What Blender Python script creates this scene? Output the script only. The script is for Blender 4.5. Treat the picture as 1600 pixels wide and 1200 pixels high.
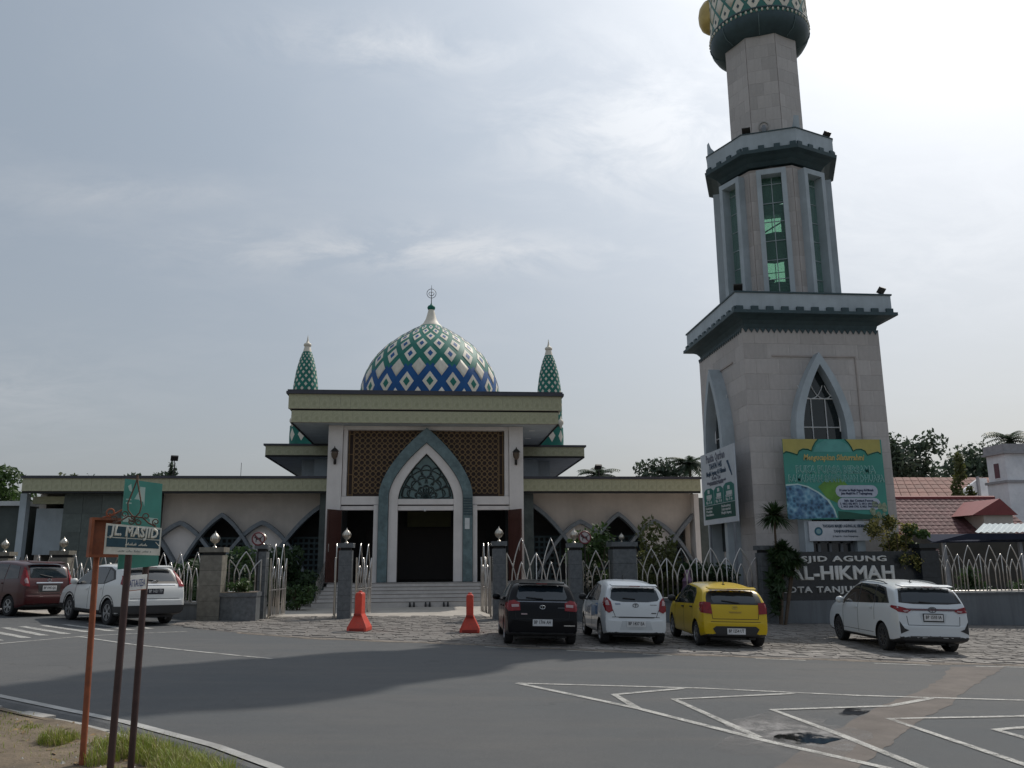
import bpy, bmesh, math, random
from mathutils import Vector, Matrix
from mathutils.bvhtree import BVHTree
random.seed(7)
R = math.radians
PI = math.pi
for o in list(bpy.data.objects): bpy.data.objects.remove(o)
scn = bpy.context.scene
COL = scn.collection

# ------------------------------------------------------------------ camera
cam_data = bpy.data.cameras.new('camera')
cam = bpy.data.objects.new('camera', cam_data); COL.objects.link(cam)
yaw, pitch, roll = R(5.37), R(12.0), R(0.44)
F = Vector((math.sin(yaw)*math.cos(pitch), math.cos(yaw)*math.cos(pitch), math.sin(pitch)))
R0 = Vector((math.cos(yaw), -math.sin(yaw), 0)); U0 = R0.cross(F)
RV = R0*math.cos(roll)-U0*math.sin(roll); UV = U0*math.cos(roll)+R0*math.sin(roll)
cam.matrix_world = Matrix(((RV.x, UV.x, -F.x, 0), (RV.y, UV.y, -F.y, 0), (RV.z, UV.z, -F.z, 1.9), (0, 0, 0, 1)))
cam_data.sensor_width = 36; cam_data.lens = 36*1300/1600
cam_data.clip_start = 0.05; cam_data.clip_end = 3000
scn.camera = cam

# ------------------------------------------------------------------ light
SUN_AZ, SUN_EL = R(43.5), R(48.5)
SD = Vector((math.sin(SUN_AZ)*math.cos(SUN_EL), math.cos(SUN_AZ)*math.cos(SUN_EL), math.sin(SUN_EL)))
world = bpy.data.worlds.new('World'); scn.world = world; world.use_nodes = True
nt = world.node_tree; N = nt.nodes; LK = nt.links
for n in list(N): N.remove(n)
def node(t, **kw):
    n = N.new(t)
    for k, v in kw.items(): setattr(n, k, v)
    return n
def vmath(op, a, b=None):
    n = N.new('ShaderNodeVectorMath'); n.operation = op
    for i, x in enumerate((a, b)):
        if x is None: continue
        if isinstance(x, (tuple, Vector)): n.inputs[i].default_value = x
        else: LK.new(x, n.inputs[i])
    return n
def fmath(op, a, b=None, clamp=False):
    n = N.new('ShaderNodeMath'); n.operation = op; n.use_clamp = clamp
    for i, x in enumerate((a, b)):
        if x is None: continue
        if isinstance(x, (int, float)): n.inputs[i].default_value = x
        else: LK.new(x, n.inputs[i])
    return n.outputs[0]
def mixc(f, a, b, nt_=None):
    n = (nt_ or nt).nodes.new('ShaderNodeMix'); n.data_type = 'RGBA'
    l = (nt_ or nt).links
    for i, x in ((0, f), (6, a), (7, b)):
        if isinstance(x, (int, float)): n.inputs[i].default_value = x
        elif isinstance(x, tuple): n.inputs[i].default_value = x if len(x) == 4 else (*x, 1)
        else: l.new(x, n.inputs[i])
    return n.outputs[2]
def ramp(f, stops, nt_=None):
    n = (nt_ or nt).nodes.new('ShaderNodeValToRGB'); (nt_ or nt).links.new(f, n.inputs[0])
    e = n.color_ramp.elements
    while len(e) < len(stops): e.new(.5)
    for el, (p, c) in zip(e, stops):
        el.position = p; el.color = c if len(c) == 4 else (*c, 1)
    return n.outputs[0]
def g3(x): return (x, x, x)

sky = node('ShaderNodeTexSky', sky_type='NISHITA', sun_disc=False)
sky.sun_elevation = SUN_EL; sky.sun_rotation = SUN_AZ; sky.air_density = 1.3; sky.dust_density = 4.0; sky.ozone_density = 1.0
tc = node('ShaderNodeTexCoord')
dirv = vmath('NORMALIZE', tc.outputs['Generated']).outputs[0]
sep = node('ShaderNodeSeparateXYZ'); LK.new(dirv, sep.inputs[0])
cosg = vmath('DOT_PRODUCT', dirv, tuple(SD)).outputs['Value']
glow = fmath('POWER', fmath('MAXIMUM', cosg, 0.0), 5.0)
glow2 = fmath('POWER', fmath('MAXIMUM', cosg, 0.0), 40.0)
lum = fmath('ADD', fmath('ADD', fmath('MULTIPLY', glow, 4.85), 3.2), fmath('MULTIPLY', glow2, 5.0))
hz = node('ShaderNodeCombineXYZ')
for i, k in enumerate((0.865, 0.992, 1.125)): LK.new(fmath('MULTIPLY', lum, k), hz.inputs[i])
# the haze is whiter and a little brighter low over the horizon
low = fmath('SUBTRACT', 1.0, fmath('MULTIPLY', fmath('MAXIMUM', sep.outputs[2], 0.0), 2.2), clamp=True)
hz2 = vmath('MULTIPLY', hz.outputs[0], (1.115, 1.035, 1.02)).outputs[0]
hazec = mixc(fmath('MULTIPLY', low, 0.95), hz.outputs[0], hz2)
base = mixc(0.72, sky.outputs[0], hazec)
# thin cirrus: noise on the direction projected onto a cloud layer
inv = fmath('ADD', fmath('MAXIMUM', sep.outputs[2], 0.0), 0.22)
cx = fmath('DIVIDE', sep.outputs[0], inv); cy = fmath('DIVIDE', sep.outputs[1], inv)
cv = node('ShaderNodeCombineXYZ'); LK.new(cx, cv.inputs[0]); LK.new(fmath('MULTIPLY', cy, 1.0), cv.inputs[1])
def noise(vec, scale, detail, rough, dist=0.0, off=(0, 0, 0), scl=(1, 1, 1), rot=0):
    m = node('ShaderNodeMapping'); LK.new(vec, m.inputs[0]); m.inputs['Location'].default_value = off; m.inputs['Scale'].default_value = scl
    m.inputs['Rotation'].default_value = (0, 0, rot)
    n = node('ShaderNodeTexNoise'); LK.new(m.outputs[0], n.inputs['Vector'])
    n.inputs['Scale'].default_value = scale; n.inputs['Detail'].default_value = detail; n.inputs['Roughness'].default_value = rough; n.inputs['Distortion'].default_value = dist
    return n.outputs['Fac']
cl = noise(cv.outputs[0], 1.35, 9, 0.62, 0.35, (3.1, 1.7, 0), (1.0, 1.7, 1), R(-18))
big = noise(cv.outputs[0], 0.55, 3, 0.5, 0.0, (0.4, 5.2, 0))
mask = ramp(cl, [(0.47, g3(0.0)), (0.72, g3(1.0))])
mbig = ramp(big, [(0.36, g3(0.12)), (0.62, g3(1.0))])
cm = vmath('MULTIPLY', mask, mbig).outputs[0]
csep = node('ShaderNodeSeparateXYZ'); LK.new(cm, csep.inputs[0])
# separate cloud fields lying on the same layer: a broken bank, a long band, a streak
fine = noise(cv.outputs[0], 5.2, 10, 0.66, 0.5, (1.3, .4, 0), (1.0, 1.5, 1), R(-20))
fr_ = node('ShaderNodeSeparateXYZ'); LK.new(ramp(fine, [(0.40, g3(0.0)), (0.62, g3(1.0))]), fr_.inputs[0])
fields = None
for (a_, b_, ra, rb, k_) in ((.36, 1.20, .24, .20, 1.0), (-.02, 1.61, .42, .085, .85), (-.05, 1.065, .20, .05, .8), (.95, 1.42, .42, .36, .55), (-.55, 1.42, .22, .05, .35), (-2.2, .6, .6, .4, .7), (-.9, -1.2, .7, .5, .7), (1.6, -.4, .6, .5, .7), (-1.6, 2.2, .6, .3, .6)):
    qx = fmath('DIVIDE', fmath('SUBTRACT', cx, a_), ra); qy = fmath('DIVIDE', fmath('SUBTRACT', cy, b_), rb)
    e_ = fmath('MULTIPLY', fmath('EXPONENT', fmath('MULTIPLY', fmath('ADD', fmath('MULTIPLY', qx, qx), fmath('MULTIPLY', qy, qy)), -1.0)), k_)
    fields = e_ if fields is None else fmath('MAXIMUM', fields, e_)
cm = fmath('MULTIPLY', fmath('ADD', fmath('MULTIPLY', csep.outputs[0], 0.28), fmath('MULTIPLY', fields, fr_.outputs[0]), True), 0.88)
cloudl = fmath('ADD', fmath('MULTIPLY', glow, 6.2), 4.9)
cc = node('ShaderNodeCombineXYZ')
for i, k in enumerate((0.965, 1.0, 1.05)): LK.new(fmath('MULTIPLY', cloudl, k), cc.inputs[i])
skyc = mixc(cm, base, cc.outputs[0])
bg = node('ShaderNodeBackground'); LK.new(skyc, bg.inputs[0]); bg.inputs[1].default_value = 0.1
wo = node('ShaderNodeOutputWorld'); LK.new(bg.outputs[0], wo.inputs[0])
sun_d = bpy.data.lights.new('sun', 'SUN'); sun_d.energy = 2.25; sun_d.angle = R(0.6); sun_d.color = (1, .94, .85)
sun = bpy.data.objects.new('sun', sun_d); COL.objects.link(sun)
sun.rotation_euler = (-SD).to_track_quat('-Z', 'Y').to_euler(); sun.location = SD*60
vs = scn.view_settings
vs.view_transform = 'Standard'; vs.look = 'None'; vs.exposure = 0.24; vs.gamma = 1.0; vs.use_curve_mapping = False
scn.cycles.max_bounces = 6; scn.cycles.transparent_max_bounces = 12
scn.cycles.use_denoising = True

# ------------------------------------------------------------------ helpers
LOC = {}
def ground_z(x, y):
    ys = 26.0 + max(0.0, min(9.0, (-7.0-x)))*.75
    t = max(0.0, min(1.0, (y-ys)/6.0)); t = t*t*(3-2*t)
    return (-.028*max(-30, min(30, x)))*(1-t)+.05*t
class MB:
    def __init__(s): s.v = []; s.f = []
    def add(s, vs_, fs_):
        b = len(s.v); s.v += [Vector(p) for p in vs_]; s.f += [tuple(i+b for i in f) for f in fs_]; return s
    def box(s, x0, y0, z0, x1, y1, z1):
        return s.add([(x0,y0,z0),(x1,y0,z0),(x1,y1,z0),(x0,y1,z0),(x0,y0,z1),(x1,y0,z1),(x1,y1,z1),(x0,y1,z1)],
                     [(0,3,2,1),(4,5,6,7),(0,1,5,4),(1,2,6,5),(2,3,7,6),(3,0,4,7)])
    def obox(s, c, a, b, h):
        c, a, b, h = Vector(c), Vector(a), Vector(b), Vector(h)
        return s.add([c-a-b-h, c+a-b-h, c+a+b-h, c-a+b-h, c-a-b+h, c+a-b+h, c+a+b+h, c-a+b+h],
                     [(0,3,2,1),(4,5,6,7),(0,1,5,4),(1,2,6,5),(2,3,7,6),(3,0,4,7)])
    def prism(s, poly, d):
        n = len(poly); d = Vector(d); p = [Vector(q) for q in poly]
        return s.add(p+[q+d for q in p], [tuple(range(n-1, -1, -1)), tuple(range(n, 2*n))]+[(i, (i+1) % n, n+(i+1) % n, n+i) for i in range(n)])
    def ring(s, outer, inner, d):
        "band between two open polylines of equal length, extruded by d"
        n = len(outer); d = Vector(d); o = [Vector(q) for q in outer]; i_ = [Vector(q) for q in inner]
        vs_ = o+i_+[q+d for q in o]+[q+d for q in i_]; fs_ = []
        for k in range(n-1):
            fs_ += [(k, k+1, n+k+1, n+k), (2*n+k, 3*n+k, 3*n+k+1, 2*n+k+1), (k, 2*n+k, 2*n+k+1, k+1), (n+k, n+k+1, 3*n+k+1, 3*n+k)]
        fs_ += [(0, n, 3*n, 2*n), (n-1, 3*n-1, 4*n-1, 2*n-1)]
        return s.add(vs_, fs_)
    def tube(s, pts, r, n=6, cap=True, r2=None):
        pts = [Vector(p) for p in pts]; b = len(s.v); m = len(pts); prev = None
        for i, p in enumerate(pts):
            t = (pts[min(i+1, m-1)]-pts[max(i-1, 0)]).normalized()
            u = prev if prev is not None else (Vector((0, 0, 1)) if abs(t.z) < .9 else Vector((1, 0, 0)))
            u = (u-t*u.dot(t)).normalized(); w = t.cross(u); prev = u
            rr = r if r2 is None else r+(r2-r)*i/(m-1)
            for k in range(n):
                a = 2*PI*k/n; s.v.append(p+u*math.cos(a)*rr+w*math.sin(a)*rr)
        for i in range(m-1):
            for k in range(n):
                s.f.append((b+i*n+k, b+i*n+(k+1) % n, b+(i+1)*n+(k+1) % n, b+(i+1)*n+k))
        if cap:
            s.f.append(tuple(b+k for k in range(n-1, -1, -1))); s.f.append(tuple(b+(m-1)*n+k for k in range(n)))
        return s
    def lathe(s, cx_, cy_, prof, n=24, a0=0.0, caps=True):
        b = len(s.v)
        for (r, z) in prof:
            for k in range(n):
                a = a0+2*PI*k/n; s.v.append(Vector((cx_+r*math.cos(a), cy_+r*math.sin(a), z)))
        for i in range(len(prof)-1):
            for k in range(n):
                s.f.append((b+i*n+k, b+i*n+(k+1) % n, b+(i+1)*n+(k+1) % n, b+(i+1)*n+k))
        if caps:
            s.f.append(tuple(b+k for k in range(n-1, -1, -1))); s.f.append(tuple(b+(len(prof)-1)*n+k for k in range(n)))
        return s
    def xf(s, m):
        s.v = [m @ v for v in s.v]; return s
    def build(s, name, mat, parent=None, smooth=None, origin=None):
        if parent is not None: org = LOC[parent.name]
        elif origin is not None: org = Vector(origin)
        else:
            xs = [v.x for v in s.v]; ys = [v.y for v in s.v]; zs = [v.z for v in s.v]
            org = Vector(((min(xs)+max(xs))/2, (min(ys)+max(ys))/2, min(zs)))
        me = bpy.data.meshes.new(name); me.from_pydata([v-org for v in s.v], [], s.f); me.update()
        return mkobj(name, me, mat, parent, org, smooth)
def mkobj(name, me, mat, parent=None, org=Vector((0, 0, 0)), smooth=None):
    if mat is not None and not me.materials: me.materials.append(mat)
    if smooth:
        bm = bmesh.new(); bm.from_mesh(me); bmesh.ops.recalc_face_normals(bm, faces=bm.faces); bm.to_mesh(me); bm.free()
        for p in me.polygons: p.use_smooth = True
        me.set_sharp_from_angle(angle=R(smooth if smooth > 1 else 40))
    o = bpy.data.objects.new(name, me); COL.objects.link(o)
    if parent is not None: o.parent = parent; LOC[o.name] = Vector(LOC[parent.name])
    else: o.location = org; LOC[o.name] = Vector(org)
    return o
def inst(me, name, parent, at, rotz=0.0, scale=None):
    "one more piece sharing a mesh; at = world position of its own origin"
    o = bpy.data.objects.new(name, me); COL.objects.link(o); o.parent = parent
    o.location = Vector(at)-LOC[parent.name]; o.rotation_euler = (0, 0, rotz)
    if scale: o.scale = scale
    LOC[o.name] = Vector(at)
    return o
def tag(o, label=None, cat=None, group=None, kind=None):
    if label: o['label'] = label
    if cat: o['category'] = cat
    if group: o['group'] = group
    if kind: o['kind'] = kind
    return o
def thing(name, loc, label, cat, group=None):
    o = bpy.data.objects.new(name, None); COL.objects.link(o); o.location = loc; o.empty_display_size = .2
    LOC[o.name] = Vector(loc); return tag(o, label, cat, group)
def structure(o): o['kind'] = 'structure'; return o
def copy_tree(o, parent=None):
    c = o.copy(); COL.objects.link(c)
    if parent is not None: c.parent = parent
    for ch in list(o.children): copy_tree(ch, c)
    return c
def text_mesh(txt, size, depth=0.004, bold=0.0, width=None, align='CENTER', res=2, shear=0.0, spacing=1.0, bevel=0.0):
    cu = bpy.data.curves.new('text', 'FONT'); cu.body = txt; cu.size = size; cu.extrude = depth; cu.offset = bold; cu.bevel_depth = bevel; cu.bevel_resolution = 0; cu.align_x = align
    cu.resolution_u = res; cu.shear = shear; cu.space_character = spacing
    ob = bpy.data.objects.new('text', cu); COL.objects.link(ob)
    dg = bpy.context.evaluated_depsgraph_get(); me = bpy.data.meshes.new_from_object(ob.evaluated_get(dg))
    bpy.data.objects.remove(ob); bpy.data.curves.remove(cu)
    if width:
        xs = [v.co.x for v in me.vertices]; w = max(xs)-min(xs) if xs else 1
        k = width/w
        for v in me.vertices: v.co.x *= k
    return me
def text(name, txt, size, mat, parent, at, u=(1, 0, 0), v=(0, 0, 1), **kw):
    "lettering standing on the plane through `at` spanned by u (reading direction) and v (up)"
    me = text_mesh(txt, size, **kw); u = Vector(u).normalized(); v = Vector(v); v = (v-u*v.dot(u)).normalized(); n = u.cross(v)
    m = Matrix(((u.x, v.x, n.x, 0), (u.y, v.y, n.y, 0), (u.z, v.z, n.z, 0), (0, 0, 0, 1)))
    me.transform(m); me.materials.clear(); me.materials.append(mat)
    o = bpy.data.objects.new(name, me); COL.objects.link(o); o.parent = parent; o.location = Vector(at)-LOC[parent.name]; LOC[o.name] = Vector(at)
    return o

# ------------------------------------------------------------------ materials
MATS = {}
def M(name, col, rough=.6, metal=0.0, var=.12, scale=3.0, bump=0.0, bscale=60.0, spec=.5, coat=0.0, rnd=0.0, stain=None, stain_scale=.6, stretch=(1, 1, 1), detail=5, streak=0.0):
    m = bpy.data.materials.new(name); m.use_nodes = True; t = m.node_tree; b = t.nodes['Principled BSDF']
    tcn = t.nodes.new('ShaderNodeTexCoord'); mp = t.nodes.new('ShaderNodeMapping'); t.links.new(tcn.outputs['Object'], mp.inputs[0]); mp.inputs['Scale'].default_value = stretch
    nz = t.nodes.new('ShaderNodeTexNoise'); t.links.new(mp.outputs[0], nz.inputs['Vector']); nz.inputs['Scale'].default_value = scale; nz.inputs['Detail'].default_value = detail; nz.inputs['Roughness'].default_value = .62
    lo = tuple(c*(1-var) for c in col); hi = tuple(min(1, c*(1+var)) for c in col)
    c = ramp(nz.outputs['Fac'], [(.3, lo), (.7, hi)], t)
    if stain:
        n2 = t.nodes.new('ShaderNodeTexNoise'); t.links.new(tcn.outputs['Object'], n2.inputs['Vector']); n2.inputs['Scale'].default_value = stain_scale; n2.inputs['Detail'].default_value = 7; n2.inputs['Roughness'].default_value = .65
        f = ramp(n2.outputs['Fac'], [(.48, g3(0)), (.72, g3(.75))], t)
        c = mixc(f, c, stain, t)
    if streak:  # rain streaks running down the wall
        m3 = t.nodes.new('ShaderNodeMapping'); t.links.new(tcn.outputs['Object'], m3.inputs[0]); m3.inputs['Scale'].default_value = (4.5, 4.5, .28)
        n4 = t.nodes.new('ShaderNodeTexNoise'); t.links.new(m3.outputs[0], n4.inputs['Vector']); n4.inputs['Scale'].default_value = 1.0; n4.inputs['Detail'].default_value = 8; n4.inputs['Roughness'].default_value = .7
        c = mixc(ramp(n4.outputs['Fac'], [(.46, g3(0)), (.74, g3(streak))], t), c, tuple(k*.5 for k in col), t)
    if rnd:
        oi = t.nodes.new('ShaderNodeObjectInfo')
        mr = t.nodes.new('ShaderNodeMapRange'); t.links.new(oi.outputs['Random'], mr.inputs[0]); mr.inputs[3].default_value = 1-rnd; mr.inputs[4].default_value = 1+rnd
        hs = t.nodes.new('ShaderNodeHueSaturation'); t.links.new(mr.outputs[0], hs.inputs['Value']); t.links.new(c, hs.inputs['Color']); c = hs.outputs[0]
    t.links.new(c, b.inputs['Base Color'])
    b.inputs['Roughness'].default_value = rough; b.inputs['Metallic'].default_value = metal; b.inputs['Specular IOR Level'].default_value = spec
    if coat: b.inputs['Coat Weight'].default_value = coat; b.inputs['Coat Roughness'].default_value = .05
    if bump:
        n3 = t.nodes.new('ShaderNodeTexNoise'); t.links.new(tcn.outputs['Object'], n3.inputs['Vector']); n3.inputs['Scale'].default_value = bscale; n3.inputs['Detail'].default_value = 4
        bp = t.nodes.new('ShaderNodeBump'); t.links.new(n3.outputs['Fac'], bp.inputs['Height']); bp.inputs['Strength'].default_value = bump; bp.inputs['Distance'].default_value = .02
        t.links.new(bp.outputs[0], b.inputs['Normal'])
    MATS[name] = m; return m
asphalt_plain = M('asphalt_plain', (.104, .101, .100), .88, var=.20, scale=1.1, bump=.6, bscale=140, stain=(.070, .071, .074), stain_scale=.22, stretch=(1, 2.2, 1), detail=9)
patch_m = M('concrete_patch', (.138, .118, .104), .92, var=.22, scale=2.2, bump=.5, bscale=90, stain=(.105, .095, .09), stain_scale=.8, detail=9)
def build_asphalt():
    m = bpy.data.materials.new('asphalt'); m.use_nodes = True; t = m.node_tree; b = t.nodes['Principled BSDF']; L = t.links
    c_ = t.nodes.new('ShaderNodeTexCoord')
    def nz(scale, det, rough=.6, scl=(1, 1, 1), rot=0.0, dist=0.0):
        mp = t.nodes.new('ShaderNodeMapping'); L.new(c_.outputs['Object'], mp.inputs[0]); mp.inputs['Scale'].default_value = scl; mp.inputs['Rotation'].default_value = (0, 0, rot)
        n = t.nodes.new('ShaderNodeTexNoise'); L.new(mp.outputs[0], n.inputs['Vector']); n.inputs['Scale'].default_value = scale; n.inputs['Detail'].default_value = det; n.inputs['Roughness'].default_value = rough; n.inputs['Distortion'].default_value = dist; return n.outputs['Fac'], mp
    big, _ = nz(.16, 8, .6); mid, _ = nz(1.3, 9, .7); streak, _ = nz(.9, 6, .6, (.18, 1.6, 1), R(14)); grit, _ = nz(95, 3, .8); spk, _ = nz(38, 2, .5)
    c = ramp(big, [(.35, (.090, .098, .104)), (.65, (.122, .121, .119))], t)
    c = mixc(ramp(mid, [(.42, g3(0)), (.75, g3(.5))], t), c, (.076, .080, .085), t)
    c = mixc(ramp(streak, [(.50, g3(0)), (.72, g3(.55))], t), c, (.132, .126, .119), t)
    c = mixc(ramp(grit, [(.35, g3(.55)), (.55, g3(0))], t), c, (.050, .050, .052), t)
    c = mixc(ramp(spk, [(.68, g3(0)), (.76, g3(.6))], t), c, (.20, .195, .19), t)
    vo = t.nodes.new('ShaderNodeTexVoronoi'); vo.feature = 'DISTANCE_TO_EDGE'; vo.inputs['Scale'].default_value = .42
    wn = t.nodes.new('ShaderNodeTexNoise'); wn.inputs['Scale'].default_value = 1.6; wn.inputs['Detail'].default_value = 6; L.new(c_.outputs['Object'], wn.inputs['Vector'])
    ad = t.nodes.new('ShaderNodeVectorMath'); ad.operation = 'ADD'; L.new(c_.outputs['Object'], ad.inputs[0]); L.new(wn.outputs['Color'], ad.inputs[1]); L.new(ad.outputs[0], vo.inputs['Vector'])
    crack = ramp(vo.outputs['Distance'], [(.0, g3(.55)), (.010, g3(0))], t); gate, _ = nz(.23, 3)
    mu = t.nodes.new('ShaderNodeMath'); mu.operation = 'MULTIPLY'; L.new(crack, mu.inputs[0]); L.new(ramp(gate, [(.5, g3(0)), (.62, g3(1))], t), mu.inputs[1])
    c = mixc(mu.outputs[0], c, (.045, .045, .047), t)
    L.new(c, b.inputs['Base Color']); b.inputs['Roughness'].default_value = .85; b.inputs['Specular IOR Level'].default_value = .35
    bp = t.nodes.new('ShaderNodeBump'); L.new(grit, bp.inputs['Height']); bp.inputs['Strength'].default_value = .8; bp.inputs['Distance'].default_value = .012; L.new(bp.outputs[0], b.inputs['Normal']); return m
asphalt = build_asphalt()
def fade_mat(name, col, rough, kind):
    "paint or damp film that thins out to nothing, showing the surface below"
    m = bpy.data.materials.new(name); m.use_nodes = True; t = m.node_tree; b = t.nodes['Principled BSDF']; L = t.links; out = t.nodes['Material Output']
    b.inputs['Base Color'].default_value = (*col, 1); b.inputs['Roughness'].default_value = rough
    c_ = t.nodes.new('ShaderNodeTexCoord'); n = t.nodes.new('ShaderNodeTexNoise'); L.new(c_.outputs['Object'], n.inputs['Vector']); n.inputs['Detail'].default_value = 10; n.inputs['Roughness'].default_value = .72
    tr = t.nodes.new('ShaderNodeBsdfTransparent'); mx = t.nodes.new('ShaderNodeMixShader')
    if kind == 'worn':
        n.inputs['Scale'].default_value = 3.2; n2 = t.nodes.new('ShaderNodeTexNoise'); L.new(c_.outputs['Object'], n2.inputs['Vector']); n2.inputs['Scale'].default_value = 60; n2.inputs['Detail'].default_value = 3
        a = ramp(n.outputs['Fac'], [(.34, g3(.35)), (.56, g3(1))], t); a2 = ramp(n2.outputs['Fac'], [(.32, g3(.25)), (.50, g3(1))], t)
        mu = t.nodes.new('ShaderNodeMath'); mu.operation = 'MULTIPLY'; L.new(a, mu.inputs[0]); L.new(a2, mu.inputs[1]); f = mu.outputs[0]
        L.new(ramp(n.outputs['Fac'], [(.35, tuple(k*.8 for k in col)), (.65, col)], t), b.inputs['Base Color'])
    else:
        n.inputs['Scale'].default_value = 2.6; g = t.nodes.new('ShaderNodeVectorMath'); g.operation = 'SUBTRACT'; L.new(c_.outputs['Generated'], g.inputs[0]); g.inputs[1].default_value = (.5, .5, .5)
        ml = t.nodes.new('ShaderNodeVectorMath'); ml.operation = 'MULTIPLY'; L.new(g.outputs[0], ml.inputs[0]); ml.inputs[1].default_value = (2, 2, 0); ln = t.nodes.new('ShaderNodeVectorMath'); ln.operation = 'LENGTH'; L.new(ml.outputs[0], ln.inputs[0])
        sb = t.nodes.new('ShaderNodeMath'); sb.operation = 'SUBTRACT'; sb.inputs[0].default_value = 1.15; L.new(ln.outputs['Value'], sb.inputs[1]); a = t.nodes.new('ShaderNodeMath'); a.operation = 'MULTIPLY'; a.use_clamp = True; L.new(sb.outputs[0], a.inputs[0])
        L.new(ramp(n.outputs['Fac'], [(.35, g3(.0)), (.65, g3(1.5))], t), a.inputs[1]); f = a.outputs[0]
        if kind == 'wet': L.new(ramp(a.outputs[0], [(.24, g3(0)), (.55, g3(1))], t), mx.inputs[0]); f = None
    if f is not None: L.new(f, mx.inputs[0])
    L.new(tr.outputs[0], mx.inputs[1]); L.new(b.outputs[0], mx.inputs[2]); L.new(mx.outputs[0], out.inputs['Surface']); MATS[name] = m; return m
wet_m = fade_mat('puddle_water', (.012, .012, .013), .06, 'wet'); damp_m = fade_mat('damp_film', (.155, .15, .15), .6, 'damp')
sand_m = fade_mat('sand_film', (.23, .195, .16), .9, 'worn')
mark_m = fade_mat('road_paint', (.47, .46, .43), .75, 'worn')
kerb_m = M('kerb_concrete', (.36, .345, .32), .9, var=.2, scale=4, bump=.5, stain=(.2, .19, .17), stain_scale=2)
gutter_m = M('gutter_concrete', (.10, .10, .10), .85, var=.25, scale=3, bump=.4)
soil_m = M('soil', (.150, .115, .078), .95, var=.35, scale=2.5, bump=.9, bscale=25, stain=(.085, .068, .048), stain_scale=1.2, detail=10)
ground_m = M('ground_far', (.12, .12, .08), .95, var=.3, scale=.15)
mortar_m = M('paving_mortar', (.185, .165, .15), .95, var=.35, scale=1.5, bump=.8, bscale=40)
stone_m = M('paving_stone', (.215, .198, .182), .85, var=.22, scale=5, bump=.6, bscale=30, rnd=.28)
court_m = M('courtyard_tile', (.42, .385, .34), .6, var=.12, scale=2, stain=(.3, .27, .24), stain_scale=.6)
white_wall = M('white_paint_wall', (.70, .655, .63), .7, var=.06, scale=1.2, stain=(.56, .52, .49), stain_scale=.7, streak=.12)
blue_wall = M('pale_blue_paint', (.41, .46, .495), .65, var=.10, scale=1.2, stain=(.31, .35, .375), stain_scale=.8, streak=.25)
cream_wall = M('cream_wall', (.52, .47, .425), .75, var=.09, scale=1.0, stain=(.42, .38, .34), stain_scale=.7, bump=.2, streak=.15)
arc_m = M('arch_stone', (.155, .175, .195), .55, var=.2, scale=6)
dark_stone = M('dark_green_stone', (.075, .092, .088), .5, var=.3, scale=2.5, stain=(.04, .05, .05), stain_scale=1.1)
marble_m = M('green_marble', (.105, .16, .17), .3, var=.35, scale=3.5, stain=(.05, .085, .095), stain_scale=2.2, detail=10)
coping_m = M('dark_coping', (.045, .045, .06), .5, var=.2)
groove_m = M('dark_groove', (.02, .021, .022), .8)
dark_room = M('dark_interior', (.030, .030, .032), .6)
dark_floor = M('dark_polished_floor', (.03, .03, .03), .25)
lattice_m = M('bronze_lattice', (.20, .125, .06), .45, metal=.3, var=.15)
lat_back = M('brown_screen_back', (.045, .026, .02), .7)
door_m = M('red_brown_wood', (.062, .021, .015), .45, var=.25, scale=2, stretch=(8, 8, 1))
steel = M('stainless_steel', (.52, .50, .48), .30, metal=1.0, var=.15, scale=6)
steel_warm = M('brushed_steel', (.50, .46, .40), .34, metal=1.0, var=.08)
iron_m = M('black_iron', (.03, .027, .025), .5, metal=.4)
granite_dark = M('grey_granite', (.098, .107, .115), .4, var=.32, scale=9, detail=8)
granite_warm = M('weathered_granite', (.165, .155, .13), .6, var=.3, scale=7, stain=(.11, .10, .085), stain_scale=2, detail=8)
black_granite = M('black_granite', (.022, .026, .031), .25, var=.3, scale=8)
plinth_m = M('plinth_paint', (.135, .15, .165), .6, var=.12, scale=2, stain=(.09, .10, .11), stain_scale=1, streak=.6)
letter_m = M('grey_white_letter', (.60, .60, .58), .6)
clad_m = M('limestone_cladding', (.495, .455, .435), .65, var=.13, scale=1.8, stain=(.37, .33, .31), stain_scale=1.1, rnd=.10, bump=.15, streak=.2)
joint_m = M('cladding_joint', (.40, .35, .325), .85)
cream_e = M('cream_enamel', (.72, .66, .56), .55, var=.08, scale=1.5, spec=.25, rnd=.07, streak=.3)
green_e = M('green_enamel', (.020, .160, .125), .55, var=.16, scale=1.5, spec=.25)
blue_e = M('blue_enamel', (.014, .085, .25), .55, var=.16, scale=1.5, spec=.25)
yellow_e = M('yellow_stain', (.55, .42, .11), .5)
gold_m = M('gold_paint', (.50, .36, .12), .4, metal=.3)
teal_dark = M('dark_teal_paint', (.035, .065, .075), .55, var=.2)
glass_dark = M('dark_glass', (.012, .018, .020), .06, spec=.6)
white_metal = M('white_metal', (.72, .72, .72), .4)
pale_green_glass = M('green_panel_glass', (.10, .165, .165), .2, var=.15, scale=6)
petal_m = M('dark_petal', (.018, .032, .032), .35)
fascia_m = bpy.data.materials.new('sage_fascia_tile')
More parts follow.
